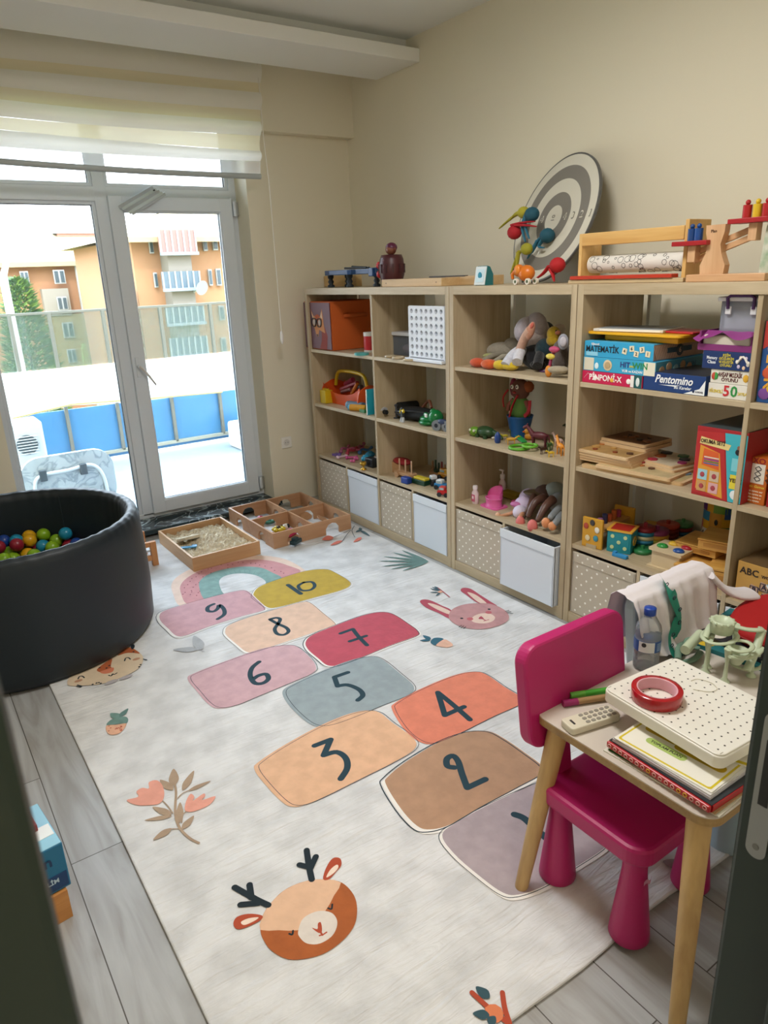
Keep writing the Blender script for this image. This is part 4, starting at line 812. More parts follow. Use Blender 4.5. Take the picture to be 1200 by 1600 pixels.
def de(m, w, h, d):
    m.text('ABC', .036, '#2A2018', front(-w / 2 + .045, -.001, h * .78)); m.text('WOOD BLOCKS', .016, '#3A2C20', front(-w / 2 + .09, -.001, h * .76), center=False)
    for x, z, c in ((-w / 2 + .07, .055, 'B'), (-w / 2 + .105, .075, 'A'), (-w / 2 + .115, .035, 'C')):
        m.box((x, -.001, z), (.034, .001, .034), '#C9A890', ry=.2); m.tube([(x + .02 * math.cos(a), -.002, z + .02 * math.sin(a)) for a in (.8, 2.4, 3.9, 5.5)], .0018, '#2A2440', 5, True); m.text(c, .028, '#2A2440', front(x, -.003, z))
gbox('wooden_block_box', 'plywood crate lettered ABC WOOD BLOCKS in the last column', 1146, 1222, 938, Z1, .15, .26, '#C89B4E', de, cat='box', x=2.43, topc='#6E5638')
# right unit, lower compartment
my = mat('#C9962C', .4)
t = thing('pounding_bench', 'yellow pounding bench toy with coloured pegs left of the teal cube', 'toy', pz(918, 858, Z1, .03), SH + .15)
MB().box((0, 0, .07), (.1, .014, .14), my, bev=.004).box((0, -.001, .008), (.05, .018, .018), m_oak).build('end_panel', t)
MB().box((.02, .24, .07), (.1, .014, .14), my, bev=.004).build('end_panel', t); MB().box((.01, .12, .09), (.085, .23, .014), wood('#B98A50', '#D0A468', 1)).build('peg_deck', t)
for k, c in enumerate(('#8E5A86', '#2A2C4A', '#B0522E', '#B8622E', '#A8426A')): MB().cyl((.01, .04 + k * .04, .06), (.01, .04 + k * .04, .13 + .01 * (k % 2)), .012, None, mat(c, .4), 12).build('peg', t)
q = MB()
for x, z, c in ((-.03, .1, '#A8402C'), (.025, .09, '#E0DCCF'), (.02, .05, '#3C8AA0'), (-.02, .045, '#D8C9A0'), (.0, .12, '#3A3A3A')): q.ball((x, -.009, z), (.013, .002, .015), c, 8)
q.build('painted_animals', t)
t = thing('activity_cube', 'teal dice-like cube with pale dots and a red inside', 'toy', pz(961, 862, Z1, .045), SH + .35)
b_ = MB(); cc = mat('#1E8C9A', .45)
for s in (-1, 1): b_.box((s * .048, 0, .05), (.008, .1, .1), cc, bev=.002); b_.box((0, s * .048, .05), (.09, .008, .1), cc, bev=.002)
b_.box((0, 0, .045), (.09, .09, .085), '#A82A20'); b_.build('cube_body', t)
MB().prism(rrect(.112, .112, .006), .098, .104, mat('#E0A83C', .4)).prism(rrect(.085, .085, .004), .1041, .1045, '#B0281E').build('cube_rim', t)
b_ = MB()
for x, z in ((-.028, .075), (.028, .075), (0, .05), (-.028, .025), (.028, .025)): b_.cyl((x, -.0521, z), (x, -.054, z), .0085, None, '#C9D8A0', 12)
b_.build('dots', t); MB().tube([(.0525, .02 * math.cos(a), .05 + .02 * math.sin(a)) for a in (0, 1, 2, 3, 4, 5)], .005, '#C9A040', 5, True).build('painted_clock', t)
one(MB().box((0, 0, .008), (.07, .02, .016), '#2A8AC4', bev=.003).box((-.025, 0, .018), (.014, .018, .008), '#2A8AC4'), 'toy_brick', 'small blue building brick lying on the shelf edge in front of the teal cube', 'toy brick', pz(966, 872, Z1, .012), SH + .1)
def stackring(label, u, v, cols, R, yaw=0, z=Z1, h=.018):
    t = thing('stacking_toy', label, 'stacking toy', pz(u, v, z, .06), yaw)
    for k, c in enumerate(cols): MB().lathe([(R * .3, 0), (R, 0), (R * 1.04, h * .5), (R, h), (R * .3, h)], mat(c, .4), TM((0, 0, k * (h + .0008)))).build('disc', t)
    MB().cyl((0, 0, 0), (0, 0, len(cols) * (h + .002) + .012), R * .2, None, mat(cols[-1], .4), 10).build('peg', t)
stackring('stack of blue, cream and red discs right of the teal cube', 993, 858, ['#2F7A48', '#2A82A8', '#D8CFA0', '#2A82A8', '#8E2430'], .042)
stackring('stack of yellow-green and purple discs beside the wooden peg box', 1012, 856, ['#8E2A30', '#B8B02E', '#D8A23A', '#8E3A6E'], .05)
stackring('dark red round stacking toy at the back of the lower compartment', 1030, 842, ['#7A2A2C', '#8E3028', '#A83A2C'], .05, h=.02)
stackring('blue and green round stacking toy at the back beside the painted tin', 1054, 838, ['#2A6A9A', '#8E3028', '#4A8A5A'], .042)
stackring('low green disc lying in front of the blue and red disc stack', 990, 868, ['#2A7A46'], .04)
one(MB().box((0, 0, .01), (.07, .07, .02), '#C8963C', bev=.004), 'toy_block', 'small yellow-brown block on the shelf behind the stacked discs', 'toy block', pz(1008, 827, Z1, .05), .3)
t = thing('ball_sorter', 'cream wooden box with green, yellow, blue and red discs in its lid', 'toy', pz(1036, 890, Z1, .055), SH + .06)
mcre = mat('#CDB995', .5); MB().box((0, 0, .038), (.125, .105, .07), mcre, bev=.003).build('box_body', t); MB().prism(rrect(.145, .125, .004), .073, .084, mcre).prism(rrect(.15, .13, .004), 0, .006, mcre).build('box_lid', t)
for x, y, c in ((-.035, -.02, '#2E8A3C'), (-.015, .035, '#D8B03A'), (.04, -.025, '#1F4A8E'), (.045, .03, '#A81E30')): MB().ball((x, y, .086), (.024, .02, .012), mat(c, .3), 14).build('disc', t)
t = thing('painted_tin', 'tall cylindrical tin with purple, yellow and green artwork standing at the back', 'tin', pz(1108, 858, Z1, .07), SH)
MB().cyl((0, 0, 0), (0, 0, .235), .075, None, mat('#D8A62E', .4), 28).build('tin_body', t); q = MB()
for a, z, rr, c in ((-.9, .2, .04, '#5E2A7A'), (.6, .2, .045, '#6E9A34'), (-.5, .15, .03, '#2F7FB0'), (-.6, .06, .045, '#E0DCD2'), (.9, .08, .04, '#3E7A4A'), (1.1, .17, .035, '#2E5A9A'), (-1.1, .1, .03, '#C8506A')):
    q.sheet(lambda u, v, a=a, z=z, rr=rr: (.0757 * math.sin(a + (u - .5) * rr / .04), -.0757 * math.cos(a + (u - .5) * rr / .04), z + (v - .5) * rr * 1.4), 6, 2, c)
q.sheet(lambda u, v: (.0765 * math.sin(.2 + (u - .5) * .7), -.0765 * math.cos(.2 + (u - .5) * .7), .11 + (v - .5) * .12), 6, 2, '#C98F2A'); q.tube([(-.05 + .01 * k, -.066 + .001 * k, .05 + .03 * (k % 2)) for k in range(6)], .003, '#1E1A1A', 5); q.ball((.02, -.076, .13), (.008, .002, .014), '#1E1A1A'); q.build('artwork', t)
MB().lathe([(.076, .225), (.079, .226), (.079, .25), (.074, .252), (.0, .246)], mat('#2A1E3A', .4)).build('tin_lid', t)
mpine = wood('#C08A3A', '#DCAE5E', 0, 10)
def wbox(label, u, v, z, w, d, h, yaw, dx=.06):
    t = thing('wooden_box', label, 'wooden box', pz(u, v, z, dx), SH + yaw)
    MB().box((0, 0, h * .4), (w, d, h * .8), mpine, bev=.002).build('box_body', t); MB().box((0, 0, h * .91), (w + .004, d + .004, h * .16), mpine, bev=.002).build('box_lid', t); MB().box((0, -d / 2 - .001, h * .45), (w * .7, .002, h * .3), wood('#A87430', '#C49048', 0)).build('label_inlay', t)
wbox('pine box at the bottom left of the pine box pile, beside the cream sorter', 1080, 905, Z1, .14, .16, .055, .05)
wbox('pine box at the bottom right of the pine box pile by the divider', 1119, 912, Z1, .12, .17, .07, .35, .075)
wbox('flat pine box resting across the two lower pine boxes', 1092, 860, Z1 + .072, .17, .17, .035, .1, .04)
wbox('topmost pine box with a drawing burnt into its lid', 1118, 856, Z1 + .109, .14, .16, .045, .3, .04)

# ---------------------------------------------------------------- middle unit: plush toys, animals, dolls
plushmat = lambda h: mat(h, .95, noise=.15, nscale=60, bump=.4, bscale=150, sheen=.3)
def plush(label, z, feet, legs, body, extra=(), cat='plush toy'):
    """feet: (u, v, rx, ry, rz, colour); legs: [(p0, p1, r, colour)] ; body: [(u, v, dx, dz, radii, colour, rot)]"""
    u, v = feet[0][0], feet[0][1]; O = Vector(pz(u, v, z)); t = thing('plush_toy', label, cat, O)
    for (u, v, rr, c) in feet: p = at_z(u, v, z) - O; MB().ball((p.x, p.y, rr[2]), rr, plushmat(c), 16, rz=.2).build('foot', t)
    for (a, c, r, col) in legs: MB().tube(smooth_path([Vector(a) - O, (Vector(a) + Vector(c)) / 2 - O + Vector((0, 0, .012)), Vector(c) - O], 4, False), r, plushmat(col), 10).build('leg', t)
    for n, c, rr, col, rot in body: MB().ball(Vector(c) - O, rr, plushmat(col), 18, rx=rot[0], ry=rot[1], rz=rot[2]).build(n, t)
    return t
A_ = lambda u, v, z, dx=0: Vector((at_z(u, v, z).x + dx, at_z(u, v, z).y, z))
def X_(u, v, x): return at_x(u, v, x)
plush('grey long-legged plush bird with orange feet slumped in the left of the top compartment', Z3, [(746, 574, (.03, .045, .024), '#C8502A'), (764, 577, (.032, .045, .025), '#CC5A28')],
  [(X_(750, 567, 2.47), X_(790, 552, 2.62), .013, '#8E8878'), (X_(768, 569, 2.46), X_(800, 556, 2.6), .013, '#A39C8A')],
  [('body', X_(785, 548, 2.64), (.05, .09, .045), '#9C9689', (0, 0, .3)), ('head', X_(800, 540, 2.66), (.04, .05, .04), '#8E887C', (0, 0, 0)), ('scarf', X_(766, 556, 2.55), (.02, .04, .014), '#A8AC74', (0, 0, .5)), ('wing', X_(776, 558, 2.58), (.02, .06, .02), '#B8B09A', (0, .2, .4))])
plush('white long-legged plush bird with yellow feet and a floppy grey cap, leaning forward', Z3, [(782, 578, (.03, .044, .024), '#D2B62A'), (797, 579, (.03, .05, .023), '#D2B62A')],
  [(X_(790, 571, 2.45), X_(812, 548, 2.55), .026, '#C9CBD6'), (X_(808, 566, 2.46), X_(815, 548, 2.54), .026, '#D4D4DC'), (X_(812, 548, 2.52), X_(829, 515, 2.5), .022, '#C79E88')],
  [('body', X_(836, 524, 2.62), (.07, .07, .09), '#B8ACA8', (.3, 0, 0)), ('cap', X_(820, 515, 2.58), (.05, .05, .065), '#B4AEB8', (.5, 0, 0)), ('cap', X_(838, 508, 2.6), (.04, .06, .06), '#A8A0A4', (-.5, 0, 0)), ('beak', X_(829, 517, 2.5), (.018, .02, .045), '#C08A70', (.4, 0, 0)), ('beak_tip', X_(831, 509, 2.49), (.009, .009, .016), '#D06A5A', (.4, 0, 0))])
plush('black and dark green plush toy slumped between the white bird and the yellow one', Z3, [(840, 578, (.03, .04, .025), '#15161A')], [(X_(840, 572, 2.5), X_(846, 550, 2.6), .024, '#15161A')],
  [('body', X_(840, 555, 2.62), (.08, .075, .07), '#14161C', (0, 0, 0)), ('body', X_(852, 545, 2.6), (.05, .05, .05), '#12303A', (0, 0, 0)), ('head', X_(852, 522, 2.68), (.05, .05, .06), '#2E3430', (0, 0, 0))])
plush('small yellow plush duck head showing above the black toy', Z3, [(873, 574, (.02, .02, .015), '#B49A2A')], [],
  [('body', X_(866, 532, 2.6), (.035, .04, .03), '#B8981E', (0, 0, 0)), ('head', X_(865, 522, 2.6), (.03, .033, .036), '#C4A424', (0, 0, 0)), ('beak', X_(872, 520, 2.57), (.014, .014, .01), '#B06A4A', (0, 0, 0)), ('eye', X_(869, 517, 2.57), (.004, .004, .004), '#222222', (0, 0, 0))])
plush('grey and white plush animal with striped ears right of the yellow duck', Z3, [(876, 584, (.03, .04, .018), '#B7AC94')], [],
  [('body', X_(876, 556, 2.56), (.05, .04, .075), '#5E5450', (0, 0, 0)), ('ear', X_(880, 534, 2.5), (.012, .03, .035), '#9A9AA4', (0, 0, 0)), ('ear_lining', X_(880, 534, 2.49), (.008, .02, .022), '#C4C0C8', (0, 0, 0)), ('paw', X_(872, 578, 2.44), (.03, .05, .018), '#A89C84', (0, .1, .3)), ('head', X_(874, 515, 2.66), (.03, .03, .028), '#C8BCB0', (0, 0, 0))])
t = thing('finger_puppet', 'small pink and yellow toy figure with an orange shoe before the plush pile', 'toy figure', pz(857, 583, Z3, .02)); O = Vector(t.location)
MB().ball(X_(857, 580, 2.425) - O, (.014, .018, .026), mat('#D2862A', .7), 12).build('shoe', t); MB().tube([X_(859, 572, 2.43) - O, X_(862, 556, 2.44) - O, X_(868, 547, 2.45) - O], .007, '#8E2A4E').build('leg', t)
MB().ball(X_(860, 557, 2.43) - O, (.012, .026, .013), '#D2C04A').build('skirt', t); MB().ball(X_(866, 546, 2.44) - O, (.014, .03, .014), '#B8446E').build('bodice', t)
one(MB().tube(smooth_path([(-.03, 0, .004), (0, .012, .012), (.035, 0, .005), (0, -.014, .004)], 4), .004, '#5E3A6A', 6, True).box((.01, 0, .006), (.03, .015, .008), '#B9B4C4'), 'sunglasses', 'small purple-framed toy glasses lying at the shelf edge under the plush toys', 'toy glasses', pz(846, 582, Z3, .02), SH)
# puppet in a blue pot
t = thing('puppet', 'dark puppet with a green shirt and red ribbons standing in a blue bucket', 'puppet', (2.66, X_(812, 670, 2.66).y, Z2), SH); zc = lambda v: X_(812, v, 2.66).z - Z2
MB().ball((0, 0, .245), (.052, .045, .055), mat('#6A4438', .8), 18).build('head', t)
MB().ball((.045, .01, .262), (.03, .03, .03), mat('#8E4A24', .9), 10).ball((-.06, .01, .25), (.022, .02, .05), mat('#8E3A50', .9), 10).build('hair', t)
MB().ball((-.018, -.044, .262), (.011, .006, .012), '#E6E2DA', 10).ball((.018, -.044, .265), (.011, .006, .012), '#E6E2DA', 10).ball((-.016, -.05, .262), .004, '#111111', 8).ball((.02, -.05, .265), .004, '#111111', 8).ball((0, -.045, .235), (.012, .01, .007), '#A83A40', 10).build('face', t)
MB().lathe([(.045, .1), (.06, .12), (.056, .18), (.02, .215)], mat('#6A9A52', .9), sy=.75).build('shirt', t)
for x, a in ((-.05, .1), (.06, -.1)): MB().tube([(x * .8, -.01, .19), (x * 1.3, -.02, .16), (x * 1.35, -.02, .13)], .011, mat('#9A5A50', .8)).build('arm', t)
for pts in ([(-.07, -.02, .24), (-.085, -.04, .2), (-.09, -.03, .15)], [(.03, -.05, .225), (.005, -.06, .17), (-.01, -.065, .11)], [(.085, -.02, .2), (.09, -.03, .15), (.07, -.04, .12)]): MB().tube(smooth_path(pts, 4, False), .012, mat('#B01E28', .7), 8, flat=.35).build('ribbon', t)
MB().lathe([(.045, 0), (.066, .1), (.07, .112), (.066, .112), (.06, .1)], mat('#1F5FA8', .45), n=28).build('bucket', t)
t = thing('toy_crocodile', 'green plastic crocodile toy at the left end of the animal shelf', 'toy animal', pz(737, 684, Z2, .04)); O = Vector(t.location)
mg1, mg2 = mat('#6E9E34', .35), mat('#2A4A2A', .4)
MB().ball((0, .02, .026), (.03, .035, .026), mg1, 14).build('head', t); MB().ball((.02, -.04, .03), (.04, .06, .03), mg2, 14).build('body', t); MB().tube([(.03, -.09, .03), (.04, -.13, .02), (.02, -.17, .012)], [.016, .01, .004], mg2).build('tail', t)
for y in (0, .03): MB().ball((-.025, y, .035), .008, '#D8E0C8', 8).build('eye', t)
for x, y in ((-.01, -.01), (-.01, -.07), (.05, -.01), (.05, -.07)): MB().cyl((x, y, 0), (x, y, .02), .01, .012, mg2, 8).build('foot', t)
def animal(name, label, u, v, z, s, col, yaw=0, neck=.5, dx=.03, spots=None, long=1, horns=False):
    t = thing(name, label, 'toy animal', pz(u, v, z, dx), yaw); m = mat(col, .45); b = MB()
    b.ball((0, 0, s * .62), (s * .42 * long, s * .17, s * .19), m, 14); b.tube([(s * .3 * long, 0, s * .66), (s * (.42 + .1 * neck) * long, 0, s * (.72 + .3 * neck)), (s * .58 * long, 0, s * (.8 + .35 * neck))], [s * .13, s * .09, s * .075], m, 10)
    b.ball((s * .66 * long, 0, s * (.8 + .34 * neck)), (s * .16, s * .075, s * .08), m, 10, ry=.5)
    for y in (-1, 1): b.ball((s * .58 * long, y * s * .05, s * (.92 + .35 * neck)), (s * .02, s * .02, s * .05), m, 6)
    b.build('body', t)
    for x in (-.3, .28):
        for y in (-.1, .1): MB().tube([(s * x * long, s * y, s * .58), (s * (x - .02) * long, s * y, s * .3), (s * x * long, s * y, 0)], [s * .07, s * .04, s * .045], m, 8).build('leg', t)
    MB().tube([(-s * .4 * long, 0, s * .7), (-s * .5 * long, 0, s * .5), (-s * .5 * long, 0, s * .25)], [s * .03, s * .035, s * .02], m, 6).build('tail', t)
    if spots:
        q = MB()
        for k in range(8): q.ball((s * (-.3 + .08 * k) * long, -s * .16, s * (.6 + .08 * (k % 2))), (s * .035, s * .01, s * .03), spots, 6)
        q.build('spots', t)
    return t
animal('toy_horse', 'dark maroon plastic horse standing on the animal shelf', 835, 703, Z2, .105, '#5E2630', 2.0, .6)
animal('toy_goose', 'small pale toy goose at the right of the animal shelf', 866, 701, Z2, .06, '#D8B8AC', 1.6, .9)
animal('toy_giraffe', 'small orange giraffe with brown spots at the right front of the animal shelf', 871, 712, Z2, .07, '#DA8A22', 1.2, 1.0, .02, '#A84E1A')
animal('toy_giraffe', 'yellow toy animal lying at the shelf edge under the orange giraffe', 858, 715, Z2, .035, '#D8B432', 2.6, .2, .012)
animal('toy_dinosaur', 'dark green toy dinosaur at the back right of the animal shelf', 872, 688, Z2, .06, '#1F3E2A', 2.4, .8, .1)
t = thing('toy_duck', 'small orange-yellow duck behind the green rings', 'toy animal', pz(815, 690, Z2, .05)); MB().ball((0, 0, .02), (.02, .024, .02), mat('#C98A2A', .4), 12).build('body', t); MB().ball((-.005, .008, .045), .016, mat('#CF9230', .4), 12).ball((-.02, .014, .045), (.01, .008, .005), '#C8602A', 8).build('head', t)
def ring(label, u, v, z, R, r, col, dx=.03): return one(MB().tube([(R * math.cos(a * PI / 12), R * math.sin(a * PI / 12), r) for a in range(24)], r, mat(col, .35), 8, True), 'toy_ring', label, 'toy ring', pz(u, v, z, dx))
ring('flat lime green ring at the left of the toy horse, the larger one', 804, 703, Z2, .045, .008, '#5EA52C'); ring('lime green ring under the toy horse legs, overlapping the larger one', 821, 700, Z2 + .0165, .034, .007, '#6EB53C')
one(MB().box((0, 0, .012), (.09, .03, .008), mat('#2E9A4C', .4), ry=.15, bev=.003), 'toy_leaf', 'bright green flat toy piece leaning behind the lime rings', 'toy piece', pz(803, 692, Z2, .05), SH - .4)
one(MB().lathe([(.012, 0), (.016, .01), (.016, .035), (.01, .05), (.004, .056)], mat('#1E3E7E', .4)), 'toy_peg_figure', 'small dark blue peg figure near the shelf edge', 'toy figure', pz(773, 693, Z2, .02))
one(MB().ball((0, 0, .006), (.018, .012, .006), '#D8D2C4'), 'toy_egg', 'small white oval piece left of the blue peg figure', 'toy piece', pz(765, 687, Z2, .03), .4)
r_ = random.Random(11)
for k, (u, v, c, lb) in enumerate(((784, 688, '#B8A82E', 'yellow plastic dinosaur left of the green leaf piece'), (794, 683, '#7A8A2A', 'olive plastic dinosaur at the back left of the animal shelf'), (790, 697, '#C8962A', 'mustard toy animal lying in front of the yellow dinosaur'), (829, 687, '#4E3A2A', 'small brown toy animal behind the maroon horse'), (846, 690, '#6E5A2E', 'brown-olive toy animal right behind the maroon horse'), (850, 706, '#3E6A34', 'dark green toy crocodile in front of the goose'), (858, 699, '#B4A04A', 'sandy toy animal between the horse and the goose'), (842, 711, '#3A2418', 'dark brown flat toy animal below the horse'))):
    animal('toy_animal', lb, u, v, Z2, .035 + .006 * (k % 3), c, r_.uniform(0, 6), .3, .02 + .01 * (k % 3), long=1.2)
# dolls' compartment
mpk = mat('#D6619E', .35)
t = thing('doll_potty', 'small pink toy potty on the lowest shelf of the middle unit', 'toy potty', pz(762, 794, Z1, .045), SH)
MB().lathe([(.05, 0), (.055, .005), (.045, .01), (.048, .045), (.052, .052), (.042, .052), (.034, .02), (.0, .012)], mpk, sy=.85, n=28).build('bowl', t)
MB().sheet(lambda u, v: ((.05 - .004 * v) * math.sin((u - .5) * 3.4), (.042) * math.cos((u - .5) * 3.4) + .006 * v, .045 + .06 * v * math.cos((u - .5) * 2.6) ** .6), 14, 5, mpk).sheet(lambda u, v: ((.046 - .004 * v) * math.sin((u - .5) * 3.4), (.037) * math.cos((u - .5) * 3.4) + .006 * v, .045 + .06 * v * math.cos((u - .5) * 2.6) ** .6), 14, 5, mpk).build('backrest', t)
MB().prism(rrect(.13, .1, .02), 0, .006, mpk).build('base', t)
def lotion(label, u, v, dx, h, pump):
    t = thing('lotion_bottle', label, 'toy bottle', pz(u, v, Z1, dx), SH)
    MB().lathe([(.02, 0), (.022, .006), (.022, h * .6), (.012, h * .75), (.012, h * .8)], mat('#DCC8CC', .35), sy=.7).build('bottle_body', t); MB().lathe([(.013, h * .8), (.014, h * .95), (.012, h)], mat('#E6DEE0', .35)).build('cap', t)
    if pump: MB().cyl((0, 0, h), (0, 0, h + .02), .004, None, '#E6DEE0').box((-.008, 0, h + .022), (.03, .012, .008), '#E6DEE0', bev=.002).build('pump', t)
    MB().box((0, -.0155, h * .33), (.026, .002, h * .4), '#C25A78', bev=.0008).ball((0, -.0168, h * .36), (.007, .001, .01), '#E8D8DC', 8).build('label_sticker', t)
lotion('small white and pink toy bottle nearest the left side of the doll shelf', 736, 788, .03, .1, False); lotion('taller toy pump bottle behind the pink potty', 760, 780, .12, .12, True)
one(MB().box((0, 0, .02), (.12, .05, .04), mat('#8E7A1E', .9, bump=.8, bscale=60), bev=.01), 'brush', 'mustard yellow bristle brush at the back of the doll shelf', 'brush', (2.68, X_(800, 775, 2.68).y, Z1), SH)
one(MB().box((0, 0, .015), (.08, .05, .03), mat('#B8507A', .6), bev=.006).ball((0, -.026, .015), (.012, .002, .01), '#E0B8C8', 8), 'doll_bag', 'small pink patterned doll bag behind the doll arm', 'doll bag', pz(797, 795, Z1, .07), SH)
def doll(label, parts, O):
    t = thing('doll', label, 'doll', O); O = Vector(O)
    for n, pts, r, c in parts:
        if n in ('leg', 'arm', 'sleeve', 'trouser_leg'):
            r = [q_ * .8 for q_ in r] if isinstance(r, list) else r * .8
            MB().tube(smooth_path([Vector(p) - O for p in pts], 5, False), r if not isinstance(r, list) else [r[min(int(i / 5), len(r) - 1)] + (r[min(int(i / 5) + 1, len(r) - 1)] - r[min(int(i / 5), len(r) - 1)]) * (i % 5) / 5 for i in range(len(smooth_path([Vector(p) for p in pts], 5, False)))], mat(c, .4), 12).ball(Vector(pts[-1]) - O, r[-1] if isinstance(r, list) else r, mat(c, .4), 10).build(n, t)
        else: MB().ball(Vector(pts[0]) - O, r, mat(c, .6 if n != 'body' else .8), 16, rz=.4).build(n, t)
    return t
doll('light-skinned doll in a lavender and white dress lying with its arm stretched left', [('arm', [X_(812, 797, 2.52), X_(795, 803, 2.46), X_(779, 807, 2.43)], [.014, .011, .01], '#C08A68'), ('hand', [X_(778, 805, 2.43)], (.012, .014, .016), '#D8A888'),
  ('dress', [X_(818, 790, 2.55)], (.055, .05, .05), '#C4B4D0'), ('dress', [X_(812, 800, 2.49)], (.04, .035, .035), '#D0C8DC'), ('ruffle', [X_(806, 788, 2.5)], (.02, .03, .014), '#B86A9A'), ('body', [X_(826, 778, 2.62)], (.06, .05, .05), '#C8B8D4'), ('leg', [X_(818, 800, 2.5), X_(814, 806, 2.46), X_(810, 812, 2.43)], [.018, .015, .013], '#C08A68')], (2.5, X_(812, 805, 2.5).y, Z1))
doll('dark-skinned baby doll with pink shoes sitting in the middle of the doll shelf', [('leg', [X_(850, 778, 2.56), X_(836, 785, 2.5), X_(826, 805, 2.46)], [.03, .024, .018], '#54382E'), ('leg', [X_(864, 780, 2.56), X_(852, 792, 2.5), X_(841, 812, 2.45)], [.03, .026, .018], '#5A3C30'),
  ('shoe', [X_(813, 816, 2.43)], (.02, .024, .032), '#D2706A'), ('shoe', [X_(832, 822, 2.42)], (.022, .026, .034), '#D2706A'), ('body', [X_(852, 772, 2.66)], (.06, .06, .05), '#4E362C'), ('arm', [X_(834, 775, 2.58), X_(828, 790, 2.5), X_(822, 800, 2.47)], [.022, .018, .014], '#54382E'), ('shirt', [X_(868, 768, 2.68)], (.05, .06, .05), '#8E9894'), ('knee_blanket', [X_(838, 770, 2.62)], (.05, .07, .012), '#6A5A40')], (2.5, X_(836, 818, 2.5).y, Z1))
doll('baby doll in grey knitted clothes with bare feet at the right of the doll shelf', [('trouser_leg', [X_(874, 795, 2.56), X_(868, 800, 2.5), X_(861, 808, 2.45)], [.026, .022, .02], '#84888A'), ('trouser_leg', [X_(876, 805, 2.52), X_(872, 812, 2.46), X_(867, 818, 2.43)], [.024, .022, .02], '#7E8284'), ('foot', [X_(853, 817, 2.43)], (.017, .022, .026), '#D28A5A'), ('foot', [X_(863, 822, 2.42)], (.016, .02, .022), '#D68E5C'), ('body', [X_(873, 785, 2.62)], (.06, .05, .05), '#8A8E90')], (2.5, X_(862, 822, 2.5).y, Z1))

# ---------------------------------------------------------------- left unit
y0, y1 = at_x(479, 548, 2.42).y, at_x(520, 552, 2.42).y; wv = y0 - y1
t = thing('fabric_storage_box', 'orange fabric box with a fox-in-glasses picture on its front panel', 'storage box', (2.42, (y0 + y1) / 2, Z3 + .001), SH)
morg = mat('#C05A1E', .85, bump=.15, bscale=300); MB().box((0, .18, .155), (wv, .35, .31), morg, bev=.004).build('box_body', t)
p_ = MB(); p_.box((0, -.001, .155), (wv - .012, .004, .296), '#6B4650'); k = -.003
mfx, mfy = mat('#C98A5A', .8), mat('#B0552E', .8)
def fp(pts, m, l): p_.prism([(a, c) for a, c in pts], 0, .0006, m, TM((0, -.003 - l * .0006, 0), pi2))
fp([(.02, .005), (.11, .005), (.13, .09), (.1, .15), (.06, .14), (.05, .06)], mat('#8E4038', .8), 0)
fp([(-.075, .26), (-.045, .2), (-.06, .17), (-.03, .13), (-.012, .085), (.008, .085), (.025, .13), (.1, .11), (.085, .19), (.075, .265), (.045, .215), (.0, .225), (-.035, .215)], mfx, 1)
fp([(-.068, .245), (-.052, .205), (-.04, .21)], mat('#E0C0A0', .8), 2); fp([(.069, .25), (.05, .212), (.075, .2)], mat('#E0C0A0', .8), 2)
fp([(-.02, .22), (.012, .23), (.04, .22), (.02, .17), (.0, .16)], mfy, 2); fp([(-.014, .1), (-.002, .082), (.01, .1)], '#1A1414', 3)
for x in (-.035, .035): p_.tube(smooth_path([(x - .026, -.008, .195), (x + .026, -.008, .198), (x + .02, -.008, .155), (x - .018, -.008, .153)], 3), .0035, '#1C2024', 6, True); p_.ball((x, -.0055, .176), (.019, .001, .018), mat('#B8A89A', .5), 10)
p_.tube([(-.01, -.008, .19), (.01, -.008, .19)], .003, '#1C2024', 6); p_.box((-.115, -.004, .1), (.03, .002, .02), '#D8D0C0'); p_.build('picture_panel', t)
MB().tube([(wv / 2 + .002, .1, .215), (wv / 2 + .02, .12, .22), (wv / 2 + .02, .25, .22), (wv / 2 + .002, .27, .215)], .014, mat('#B8571C', .8), 8, flat=1).build('handle', t)
t = thing('snack_tin', 'small red tin with a white lid beside the orange box', 'tin', pz(567, 551, Z3, .06)); MB().cyl((0, 0, 0), (0, 0, .1), .042, None, mat('#B8202C', .35), 24).cyl((0, 0, 0), (0, 0, .014), .0425, None, mat('#C9C6C0', .4), 24).build('tin_body', t)
MB().cyl((0, 0, .1), (0, 0, .122), .043, None, mat('#D4D2CC', .4), 24).build('lid', t)
one(MB().cyl((0, 0, 0), (0, 0, .014), .045, None, mat('#4AA0A0', .4), 24), 'round_tin', 'flat round turquoise tin lying in front of the red tin', 'tin', pz(562, 555, Z3, .015))
t = thing('plastic_box', 'see-through plastic box with a white lid behind the perforated game', 'plastic box', (2.55, X_(632, 553, 2.55).y, Z3), SH)
MB().prism(rrect(.26, .2, .02), .001, .115, glassy('#9FB0C8', .3, .1, 'smoky_plastic'), TM((0, .1, 0))).build('box_body', t); MB().prism(rrect(.28, .22, .02), .115, .135, mat('#CFD3DA', .4), TM((0, .1, 0)), bev=.003).build('lid', t)
MB().ball((-.02, .07, .035), (.07, .05, .03), mat('#B9A0A8', .8), 12).ball((.05, .1, .04), (.05, .06, .04), mat('#2E3F66', .8), 12).build('contents', t)
for k, (u, v, R, lb) in enumerate(((607, 559, .026, 'small wooden ring at the left, on the shelf in front of the clear box'), (620, 561, .032, 'wooden ring in the middle of the three in front of the clear box'), (632, 565, .034, 'wooden ring nearest the shelf edge by the perforated game'))): ring(lb, u, v, Z3 + .0005, R, .007, '#B9A88A', .012)
